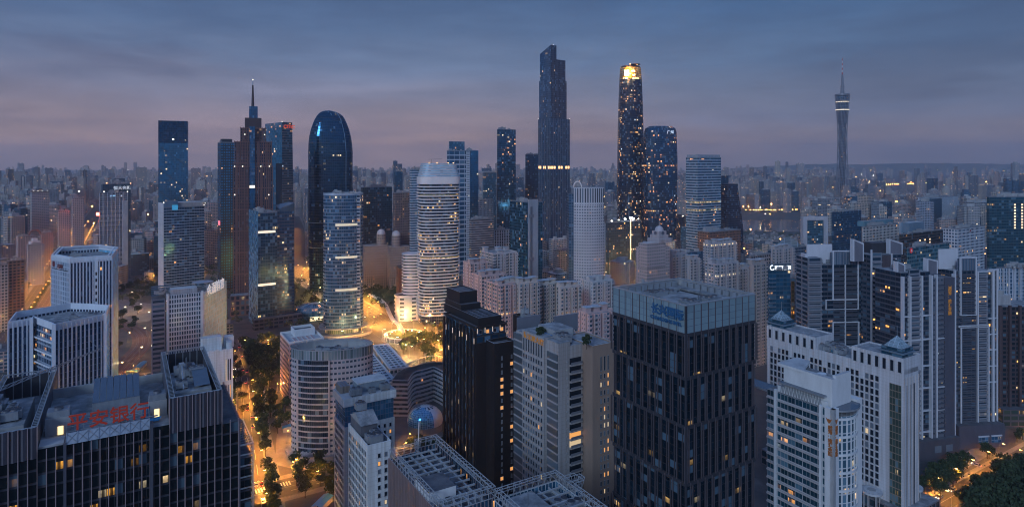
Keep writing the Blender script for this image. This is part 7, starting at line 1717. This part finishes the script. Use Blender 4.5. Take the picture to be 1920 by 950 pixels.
# ================================================================ TREES
leafm = [noisy('leaf_green', [(.018, .035, .012), (.035, .06, .018), (.055, .08, .025)], .5), noisy('leaf_dark', [(.014, .028, .012), (.028, .045, .018), (.04, .06, .02)], .5), noisy('leaf_rust', [(.05, .035, .015), (.08, .05, .02), (.06, .06, .02)], .5)]
bark = plain((.07, .05, .035), .9, 0, .2, 2)
TM = []
def crown_mesh(seed, m, n=420, r=4.2):
    R = random.Random(seed); mb = MB(); lob = [(R.uniform(-1, 1)*r*.5, R.uniform(-1, 1)*r*.5, R.uniform(-.3, .6)*r, r*R.uniform(.42, .68)) for _ in range(9)]
    for _ in range(n):
        lx, ly, lz, lr = R.choice(lob); t, ph = R.uniform(0, 2*pi), math.acos(R.uniform(-.7, 1)); q = lr*R.uniform(.6, 1.05)
        c = (lx+q*sin(ph)*cos(t), ly+q*sin(ph)*sin(t), lz+q*cos(ph)*.8); s_ = R.uniform(.35, .75)
        a = [R.gauss(0, 1) for _ in range(3)]; l_ = sqrt(sum(x*x for x in a)); a = [x/l_ for x in a]; bb = [R.gauss(0, 1) for _ in range(3)]; dt = sum(x*y for x, y in zip(a, bb)); bb = [y-dt*x for x, y in zip(a, bb)]; l_ = sqrt(sum(x*x for x in bb)); bb = [x/l_ for x in bb]
        mb.face([tuple(c[k]+s_*(u_*a[k]+v_*bb[k]) for k in range(3)) for u_, v_ in ((-1, -.6), (.4, -.9), (1, .5), (-.3, .9))], m)
    return mb.mesh('crown')
for i in range(6): TM.append(crown_mesh(i, leafm[i % 3 if i != 5 else 0]))
mb = MB(); mb.bar((0, 0, 0), (0, 0, 4.2), .32, bark, 7, .2)
for t, l_ in ((.3, 2.2), (2.2, 2.5), (4.1, 2.0), (5.3, 2.4)): mb.bar((0, 0, 3.2), (l_*cos(t), l_*sin(t), 5.4), .14, bark, 5, .05)
TRK = mb.mesh('trunk')
ntree = [0]
TG = {}
def tree(x, y, s_, k, label, group):
    e = bpy.data.objects.new('street_tree', None); C.objects.link(e); e.location = (x, y, 0); e.scale = (s_, s_, s_*R.uniform(.85, 1.15)); e.rotation_euler = (0, 0, R.uniform(0, 6.28)); tag(e, label, 'tree', group)
    c = bpy.data.objects.new('crown', TM[k]); C.objects.link(c); c.parent = e; c.location = (0, 0, 6.3)
    t = bpy.data.objects.new('trunk', TRK); C.objects.link(t); t.parent = e; ntree[0] += 1
def row(pts, off, step, lab, grp, s0=.8, s1=1.15, ks=(0, 1, 3, 4), t0=0, jit=.8):
    L_, R_ = strip(pts, abs(off)*2); P = L_ if off > 0 else R_; acc = 0
    for a, c in zip(P, P[1:]):
        L = math.hypot(c[0]-a[0], c[1]-a[1])
        while acc < L:
            x, y = a[0]+(c[0]-a[0])*acc/L+R.uniform(-jit, jit), a[1]+(c[1]-a[1])*acc/L+R.uniform(-jit, jit)
            if clear((x, y), 2) and 0 < 960+F*x/y < 1925 and HY+F*H/y < 985: tree(x, y, R.uniform(s0, s1), R.choice(ks), lab, grp)
            acc += step
        acc -= L
row(ST[:], 10, 8.4, 'leafy tree in the row on the oval building side of the amber street', 'trees along the street, oval building side', 1.0, 1.35)
row(ST[:], -10, 7.6, 'leafy tree in the row on the bank tower side of the amber street', 'trees along the street, bank tower side')
row(ST[:], 1.2, 26, 'smaller tree in the planted median of the tree-lined street', 'trees in the median of the tree-lined street', .6, .85)
def patch(poly, n, lab, grp, s0=.7, s1=1.1, ks=(0, 1, 3, 4), sep=5.5):
    xs = [p[0] for p in poly]; ys = [p[1] for p in poly]; got = []
    for _ in range(n*14):
        if len(got) >= n: break
        p = (R.uniform(min(xs), max(xs)), R.uniform(min(ys), max(ys)))
        if inpoly(p, poly) and all(math.hypot(p[0]-q[0], p[1]-q[1]) > sep for q in got) and clear(p, 1): got.append(p); tree(*p, R.uniform(s0, s1), R.choice(ks), lab, grp)
G = lambda *a: [T(px, py, 0) for px, py in a]
patch(G((462, 655), (540, 645), (545, 800), (520, 820), (478, 710)), 64, 'dark leafy tree in the grove left of the pink block', 'grove beside the pink block', .85, 1.3)
patch(G((545, 870), (640, 890), (640, 950), (560, 935)), 18, 'tree in the cluster at the foot of the oval building', 'trees below the oval building')
patch(G((770, 640), (835, 640), (835, 690), (745, 668)), 16, 'rust tinted tree between roundabout and curved gallery', 'trees south of the roundabout', .9, 1.4, (2, 5, 2, 1))
patch([(RC_[0]+24*cos(t), RC_[1]+24*sin(t)) for t in [2*pi*i/12 for i in range(12)]], 5, 'small tree on the roundabout island by the lit ring', 'trees on the roundabout island', .4, .7, (0, 2, 5))
patch(G((750, 790), (840, 800), (840, 870), (745, 850)), 14, 'tree around the egg shaped dome', 'trees around the egg dome', .6, .9)
patch(G((800, 600), (835, 600), (835, 625), (790, 615)), 10, 'street tree at the foot of the white banded tower', 'trees below the banded tower', .5, .8, (2, 5, 0))
patch(G((1820, 950), (1925, 890), (1960, 950), (1925, 1000), (1790, 985)), 44, 'large dark tree in the wooded corner below the amber street', 'dark wood by the amber street', 1.1, 1.6, (1, 4, 1))
patch(G((1740, 880), (1790, 870), (1800, 900), (1760, 945), (1738, 930)), 9, 'dark tree between the round canopy and the amber street', 'trees by the round canopies', .8, 1.2, (1, 4))
patch(G((1805, 845), (1835, 835), (1862, 845), (1850, 862)), 7, 'dark tree on the lit forecourt of the stepped frame tower', 'trees on the forecourt', .7, 1.0, (1, 4))
patch(G((222, 660), (290, 560), (290, 540), (240, 530), (222, 545)), 32, 'dark tree on the station square between ribbed tower and gridded office', 'trees on the station square', .7, 1.1, (1, 4))
row(AVE[6:30], 3, 13, 'round tree in the median row of the golden avenue', 'trees in the median of the golden avenue', .5, .75, (0, 5)); row(AVE[6:16], 25, 14, 'round tree on the terrace side of the golden avenue', 'trees on the terrace side of the golden avenue', .6, .8, (0, 5)); 
row(RB, 10, 8.5, 'dark tree on the building side of the amber street', 'trees on the building side of the amber street', .7, 1.0, (1, 4)); row(RB, -9.5, 7.5, 'dark tree on the wooded side of the amber street', 'trees on the wooded side of the amber street', .8, 1.2, (1, 4))
# far park reads as one mass
mb = MB(); 
def mass_trees(poly, n, s=1.0):
    xs = [p[0] for p in poly]; ys = [p[1] for p in poly]; k = 0
    for _ in range(n*6):
        if k >= n: break
        p = (R.uniform(min(xs), max(xs)), R.uniform(min(ys), max(ys)))
        if not inpoly(p, poly) or not clear(p, 2) or on_road(p, 1): continue
        k += 1; r_ = R.uniform(3, 5.5)*s; h = R.uniform(5, 9)*s
        for _ in range(46):
            t, ph = R.uniform(0, 2*pi), math.acos(R.uniform(-.3, 1)); q = r_*R.uniform(.6, 1); c = (p[0]+q*sin(ph)*cos(t), p[1]+q*sin(ph)*sin(t), h+q*cos(ph)*.8)
            a = [R.gauss(0, 1)*.8 for _ in range(3)]; bb = [R.gauss(0, 1)*.8 for _ in range(3)]; mb.face([c, tuple(c[i]+a[i] for i in range(3)), tuple(c[i]+a[i]+bb[i] for i in range(3)), tuple(c[i]+bb[i] for i in range(3))], leafm[R.choice([0, 1, 1])])
mass_trees(OPEN[0], 620); mass_trees([(-560, 800), (-300, 800), (-430, 1080), (-560, 1080)], 150); mass_trees([(420, 900), (900, 1000), (1300, 1600), (500, 1650)], 260, 1.1)
o = mb.obj('park_woods'); tag(o, 'dark mass of park trees behind the glass towers', 'woods', kind='stuff')
# ================================================================ STREET LAMPS, CARS, SHEDS
LH = {'amber': lamp_mat((1, .45, .10), 35), 'white': lamp_mat((1, .72, .36), 45)}
lm = MB(); lm.bar((0, 0, 0), (0, 0, 9), .13, STEEL, 6, .08); lm.box(-.3, .3, -.3, .3, 0, .5, DARKM); POLE = lm.mesh('pole')
lm = MB(); lm.bar((0, 0, 9), (1.8, 0, 9.5), .07, STEEL, 6); ARM = lm.mesh('arm')
HD = {}; LH['glow'] = LH['amber']
for k in LH: lm = MB(); lm.box(1.4, 2.6, -.28, .28, 9.35, 9.5, LH[k], STEEL, bottom=LH[k]); HD[k] = lm.mesh('lamp_head')
def lamp(x, y, rz, label, group, power=7000, k='amber', sc=1.0, light=True):
    e = bpy.data.objects.new('street_lamp', None); C.objects.link(e); e.location = (x, y, 0); e.rotation_euler = (0, 0, rz); e.scale = (sc, sc, sc); tag(e, label, 'street lamp', group)
    for nm, me in (('pole', POLE), ('arm', ARM), ('lamp_head', HD[k])): o = bpy.data.objects.new(nm, me); C.objects.link(o); o.parent = e
    if light:
        l = PL.setdefault((k, power), None)
        if l is None:
            l = bpy.data.lights.new('lamp_light', 'SPOT' if k == 'amber' else 'POINT'); l.energy = power
            if k == 'amber': l.spot_size = radians(152); l.spot_blend = .5
            l.color = (1, .36, .04) if k != 'white' else (1, .55, .18); l.shadow_soft_size = .4; PL[(k, power)] = l
        o = bpy.data.objects.new('lamp_light', l); C.objects.link(o); o.parent = e; o.location = (2.0, 0, 9.1)
PL = {}
def lamps(pts, off, step, lab, grp, power, k='amber', sc=1.0, t0=0):
    L_, R_ = strip(pts, abs(off)*2); P = L_ if off > 0 else R_; acc = t0
    for a, c in zip(P, P[1:]):
        L = math.hypot(c[0]-a[0], c[1]-a[1]); rz = math.atan2(c[1]-a[1], c[0]-a[0])+(-pi/2 if off > 0 else pi/2)
        while acc < L:
            x, y = a[0]+(c[0]-a[0])*acc/L, a[1]+(c[1]-a[1])*acc/L
            if clear((x, y), 0) and not (P is not None and lab.find('tree-lined') > 0 and y > 515) and y < 1750 and -10 < 960+F*x/y < 1980: lamp(x, y, rz, lab, grp, power, k, sc)
            acc += step
        acc -= L
lamps(ST, 9, 27, 'amber street lamp on the tree-lined street, oval building side', 'lamps on the tree-lined street, oval building side', 24000, 'glow')
lamps(ST, -9, 27, 'amber street lamp on the tree-lined street, bank tower side', 'lamps on the tree-lined street, bank tower side', 50000, t0=13)
lamps(AVE, 21, 42, 'amber lamp on the far kerb of the golden avenue', 'lamps on the far kerb of the golden avenue', 30000, sc=1.2)
lamps(AVE, -21, 42, 'amber lamp on the near kerb of the golden avenue', 'lamps on the near kerb of the golden avenue', 30000, sc=1.2, t0=20)
lamps(AVE, 3, 32, 'amber lamp in the planted median of the golden avenue', 'lamps in the median of the golden avenue', 15000, 'glow', 1.2); lamps(RV, 2, 40, 'lamp in the median of the boulevard', 'lamps in the median of the boulevard', 22000, 'glow', 1.2)
lamps(RV, 21, 36, 'tall lamp on the ramp side of the boulevard', 'lamps on the boulevard ramp side', 30000, 'white', 1.2); lamps(RV, -21, 36, 'tall lamp on the boulevard side facing the banded tower', 'lamps on the boulevard tower side', 150000, 'amber', 1.2, t0=18)
lamps(RU, 14, 40, 'lamp along the cross road by the roundabout', 'lamps on the cross road', 40000)
for i in range(12):
    t = 2*pi*i/12+.2; lamp(RC_[0]+64*cos(t), RC_[1]+64*sin(t), t+pi, 'tall bright lamp around the roundabout rim', 'lamps ringing the roundabout', 42000 if i % 3 == 0 else 150000, 'white' if i % 3 == 0 else 'amber', 1.2)
lamps(CS, 11, 24, 'amber lamp at the zebra crossing junction', 'lamps at the zebra crossing junction', 30000)
lamps(RB, 6.5, 20, 'amber lamp on the building side of the amber street', 'lamps on the amber street', 18000); lamps(RB, -6.5, 30, 'amber lamp on the wooded side of the amber street', 'lamps on the wooded side of the amber street', 14000, t0=9)
lamps(FR, 16, 55, 'amber lamp on the far road seen between glass towers', 'lamps on the far road', 34000, sc=1.4); lamps(ER, 12, 38, 'white lamp on the bright street beyond the grid tower', 'lamps on the bright east street', 60000, 'white', 1.4)
for i, q in enumerate([(232, 590), (262, 585), (282, 600), (250, 560), (240, 640), (262, 670), (232, 700), (275, 630)]): p = T(*q, 0); lamp(*p, i*1.5, 'white lamp among the station square and added railway lamps', 'lamps on the station square', 4500, 'white')  # the ones toward the railway are added to brighten its dark ground
for i, q in enumerate([(455, 655)]): p = T(*q, 0); lamp(*p, i*1.5, 'lamp behind the white stepped block', 'lamps behind the white stepped block', 3500, 'amber')
for i, q in enumerate([(478, 700), (500, 720), (492, 760), (505, 690), (520, 735), (515, 780), (538, 830), (560, 885), (600, 905), (640, 930), (500, 660)]): p = T(*q, 0); lamp(*p, i*1.3, 'park lamp glowing among the trees of the grove and plaza', 'park lamps among the trees', 16000, 'glow', .8)
p = T(825, 800, 0); lamp(*p, 2, 'amber lamp beside the egg shaped dome', None, 4500); p = T(757, 860, 0); lamp(*p, 1, 'amber lamp behind the white tower and grey-roofed block', None, 3500)
k_ = 0
names = LM
for _ in range(900):
    if k_ >= 62: break
    Y0 = R.uniform(430, 1250); px = R.uniform(0, 1900); p = D(px, Y0)
    if not clear(p, 3) or on_road(p, 2) or any(inpoly(p, P) for P in OPEN[:1]): continue
    k_ += 1; nm_ = min(LM, key=lambda l: abs(l[0]-px))[1]
    lamp(*p, R.uniform(0, 6), 'amber fill lamp added between the blocks near %s' % nm_, 'added amber fill lamps near %s' % nm_, 20000, 'glow', 1.0)  # scattered at random, added for amber spill on the lower walls
# far lights: pinpoints nobody could count
mb = MB(); FA = lamp_mat((1, .40, .08), 60); FW = lamp_mat((1, .80, .5), 40)
def dot(x, y, z_, r_, m_):
    q = [(x-r_, y, z_), (x, y-r_, z_), (x+r_, y, z_), (x, y+r_, z_)]
    for i in range(4): mb.face([q[i], q[(i+1) % 4], (x, y, z_+r_)], m_); mb.face([q[(i+1) % 4], q[i], (x, y, z_-r_)], m_)
def line(a, c, n, z_, r_, m_=None, jit=4):
    for i in range(n):
        t = i/n; x, y = a[0]+(c[0]-a[0])*t+R.uniform(-jit, jit), a[1]+(c[1]-a[1])*t+R.uniform(-jit, jit)
        if clear((x, y), 0): dot(x, y, z_, r_*R.uniform(.7, 1.2), m_ or FA)
for i in range(16):
    Y0 = R.uniform(1500, 7500); X0 = R.uniform(-.8, .8)*Y0; L = R.uniform(300, 900)*(1 if Y0 < 3000 else 1.8); d = Ud if R.random() < .6 else Vd; line((X0, Y0), (X0+d[0]*L, Y0+d[1]*L), int(L/26), 14, 1.6+Y0/3200)
line(D(1400, 2290), D(1510, 2320), 26, 10, .9); line(D(1540, 3900), D(1770, 4700), 60, 34, 2.2, FA, 2); line(D(1430, 4600), D(1560, 4700), 24, 26, 2.3, FA, 3); line(D(1830, 4600), D(1925, 4500), 26, 30, 2.0, FW, 3); line(D(670, 4000), D(712, 3600), 26, 24, 2.0, FA, 3); line(D(110, 3900), D(260, 4200), 34, 22, 2.0, FA, 6); line(D(1100, 2650), D(1160, 2700), 22, 10, 1.6); line(D(1268, 2500), D(1300, 2500), 16, 12, 1.8); line(D(1620, 2700), D(1720, 2900), 36, 8, 1.6)
for i in range(560):
    Y0 = 1100+R.random()**1.4*7500; px = R.uniform(0, 1920); x, y = D(px, Y0); dot(x, y, R.uniform(10, 34) if R.random() < .7 else R.uniform(30, 95), (.7+Y0/3000)*R.uniform(.5, 1.2), FA if R.random() < .72 else FW)
o = mb.obj('distant_lights'); tag(o, 'countless tiny amber city lights scattered toward the horizon', 'lights', kind='stuff')
# a landmark bridge line
br = Bld('river_bridge', 'far river bridge with a row of amber lamps beyond the glowing crown tower', D(1105, 2330), 4, cat='bridge')
m = MB(); m.box(0, 620, 0, 22, 9, 11, CONC, asph); m.obj('deck', br.o); m = MB(); [m.box(x, x+5, 3, 18, 0, 9, CONC) for x in range(30, 600, 60)]; m.obj('pier', br.o)
m = MB(); [m.box(x, x+2.2, 1, 2, 16, 18, FA) for x in range(6, 620, 20)]; [m.box(x+.9, x+1.2, 1.3, 1.6, 11, 16, STEEL) for x in range(6, 620, 20)]; m.obj('lamp_strip', br.o)
# cars
def car_parts(col):
    body = MB(); pm_ = plain(col, .25, .4, 0); prof = [(-2.2, .35), (-2.2, .85), (-1.9, .98), (2.0, .88), (2.25, .7), (2.25, .35)]
    for i in range(6): a, c = prof[i], prof[(i+1) % 6]; body.face([(a[0], -.88, a[1]), (a[0], .88, a[1]), (c[0], .88, c[1]), (c[0], -.88, c[1])], pm_)
    body.face([(x, -.88, z_) for x, z_ in reversed(prof)], pm_); body.face([(x, .88, z_) for x, z_ in prof], pm_)
    cab = MB(); q = [(-1.75, .97), (-1.2, 1.45), (.45, 1.45), (1.25, .93)]
    for i in range(3): a, c = q[i], q[i+1]; cab.face([(a[0], .78, a[1]), (c[0], .70, c[1]), (c[0], -.70, c[1]), (a[0], -.78, a[1])], PANE['dark'] if i != 1 else pm_)
    cab.face([(q[0][0], -.78, q[0][1]), (q[3][0], -.78, q[3][1]), (q[2][0], -.7, q[2][1]), (q[1][0], -.7, q[1][1])], PANE['dark']); cab.face([(q[3][0], .78, q[3][1]), (q[0][0], .78, q[0][1]), (q[1][0], .7, q[1][1]), (q[2][0], .7, q[2][1])], PANE['dark'])
    return body.mesh('body'), cab.mesh('cabin')
wb = MB(); [wb.face([(.33*cos(2*pi*i/12), -.11, .33*sin(2*pi*i/12)), (.33*cos(2*pi*i/12), .11, .33*sin(2*pi*i/12)), (.33*cos(2*pi*(i+1)/12), .11, .33*sin(2*pi*(i+1)/12)), (.33*cos(2*pi*(i+1)/12), -.11, .33*sin(2*pi*(i+1)/12))], DARKM) for i in range(12)]; wb.face([(.33*cos(2*pi*i/12), -.11, .33*sin(2*pi*i/12)) for i in range(12)], STEEL); wb.face([(.33*cos(-2*pi*i/12), .11, .33*sin(-2*pi*i/12)) for i in range(12)], STEEL); WHL = wb.mesh('wheel')
hb = MB(); hb.box(-.05, .05, -.16, .16, -.08, .08, lamp_mat((1, .9, .7), 14)); HLM = hb.mesh('headlight'); hb = MB(); hb.box(-.05, .05, -.16, .16, -.08, .08, lamp_mat((1, .05, .03), 6)); TLM = hb.mesh('taillight')
CARC = [('white', (.7, .7, .7)), ('silver', (.4, .41, .43)), ('black', (.02, .02, .025)), ('dark red', (.25, .02, .02)), ('blue', (.03, .06, .18))]; CM = [car_parts(c) for _, c in CARC]
def car(x, y, rz, k, where):
    e = bpy.data.objects.new('car', None); C.objects.link(e); e.location = (x, y, .12); e.rotation_euler = (0, 0, rz); tag(e, '%s car %s' % (CARC[k][0], where), 'car', '%s cars %s' % (CARC[k][0], where)); e.scale = (1.1, 1.1, 1.1)
    for nm, me in zip(('body', 'cabin'), CM[k]): o = bpy.data.objects.new(nm, me); C.objects.link(o); o.parent = e
    for (a, c) in ((-1.35, -.82), (-1.35, .82), (1.4, -.82), (1.4, .82)): o = bpy.data.objects.new('wheel', WHL); C.objects.link(o); o.parent = e; o.location = (a, c, .33)
    for nm, me, a in (('headlight', HLM, 2.27), ('taillight', TLM, -2.22)):
        for c in (-.6, .6): o = bpy.data.objects.new(nm, me); C.objects.link(o); o.parent = e; o.location = (a, c, .68)
for pts, offs, where, n in ((ST[2:], (-5.5, -2.8, 3.4, 6), 'driving on the tree-lined street', 34), (RV, (-14, -6, 6, 14), 'on the boulevard into the roundabout', 34), (RB, (-2.7, 2.7), 'on the amber street by the wood', 12), (RU, (-8, 8), 'on the cross road', 14)):
    for _ in range(n):
        i = R.randint(0, len(pts)-2); a, c = pts[i], pts[i+1]; t = R.random(); d = math.hypot(c[0]-a[0], c[1]-a[1]); off = R.choice(offs); nx, ny = -(c[1]-a[1])/d, (c[0]-a[0])/d
        x, y = a[0]+(c[0]-a[0])*t+nx*off, a[1]+(c[1]-a[1])*t+ny*off
        if 0 < 960+F*x/y < 1920 and HY+F*H/y < 970 and clear((x, y), 0): car(x, y, math.atan2(c[1]-a[1], c[0]-a[0])+(pi if off > 0 else 0), R.randrange(5), where)
p = T(1831, 873, 0); car(*p, 2.2, 0, 'parked on the forecourt of the stepped frame tower')
# blue-roofed sheds
for (q, w_, d_, rz, lab) in (((250, 690), 5, 18, 12, 'long bright blue roofed shed beside the railway'), ((236, 697), 9, 3.5, 8, 'small blue roofed shed below the long railway shed'), ((585, 948), 5, 12, -14, 'blue roofed canopy at the street corner below the oval building'), ((612, 912), 5, 7, 20, 'small blue roofed kiosk beside the white tower'), ((530, 803), 8, 4, 20, 'teal roofed hut on the plaza by the oval building')):
    b = Bld('blue_shed', lab, T(*q, 3), rz, cat='shed'); b.box('walls', 0, w_, 0, d_, 0, 3, CONC, ROOF); m = MB(); bl = plain((.02, .22, .42), .5, 0, .1, .5)
    m.face([(-.4, -.4, 3), (w_/2, -.4, 4), (w_/2, d_+.4, 4), (-.4, d_+.4, 3)], bl); m.face([(w_/2, -.4, 4), (w_+.4, -.4, 3), (w_+.4, d_+.4, 3), (w_/2, d_+.4, 4)], bl); m.face([(-.4, -.4, 3), (w_+.4, -.4, 3), (w_/2, -.4, 4)], CONC); m.obj('roof', b.o)
# roof garden shrubs on the grey sign building
for (q, s_) in (((1013, 634), .5), ((1018, 628), .42), ((1100, 652), .5), ((1104, 642), .4)):
    p = T(*q, 106); e = bpy.data.objects.new('roof_tree', None); C.objects.link(e); e.location = (*p, 105.5); e.scale = (s_, s_, s_); tag(e, 'small dark tree on the roof garden of the grey sign building', 'tree', 'roof garden trees on the grey sign building')
    for nm, me, z_ in (('crown', TM[1], 6.3), ('trunk', TRK, 0)): o = bpy.data.objects.new(nm, me); C.objects.link(o); o.parent = e; o.location = (0, 0, z_)
# footbridge and gantry by the roundabout
b = Bld('footbridge', 'winding pale footbridge crossing the boulevard above the roundabout', T(694, 551, 6), 0, cat='bridge')
pts = chaikin([b.l(T(*q, 6)) for q in ((694, 551), (722, 566), (735, 600), (748, 607), (756, 622))]); Lp, Rp = strip(pts, 4); m = MB()
for i in range(len(pts)-1): m.face([(*Rp[i], 6), (*Rp[i+1], 6), (*Lp[i+1], 6), (*Lp[i], 6)], WB); m.face([(*Rp[i+1], 5), (*Rp[i], 5), (*Lp[i], 5), (*Lp[i+1], 5)], WB); m.face([(*Rp[i], 5), (*Rp[i+1], 5), (*Rp[i+1], 7), (*Rp[i], 7)], WB); m.face([(*Lp[i+1], 5), (*Lp[i], 5), (*Lp[i], 7), (*Lp[i+1], 7)], WB)
m.obj('deck', b.o); m = MB(); [m.bar((*pts[i], 0), (*pts[i], 5), .5, WB, 8) for i in range(2, len(pts), 6)]; m.obj('pier', b.o)
# ================================================================ HAZE
b = MB(); hm = bpy.data.materials.new('haze_air'); hm.use_nodes = True; t = hm.node_tree; t.nodes.clear(); pv = nd(t, 'ShaderNodeVolumePrincipled'); pv.inputs['Color'].default_value = (.90, .92, 1.0, 1); pv.inputs['Density'].default_value = HAZE; pv.inputs['Anisotropy'].default_value = 0.6
oo = nd(t, 'ShaderNodeOutputMaterial'); t.links.new(pv.outputs[0], oo.inputs['Volume'])
b.box(-14500, 14500, -600, 16000, -2, 610, hm, hm, bottom=hm); o = b.obj('haze'); o['kind'] = 'stuff'
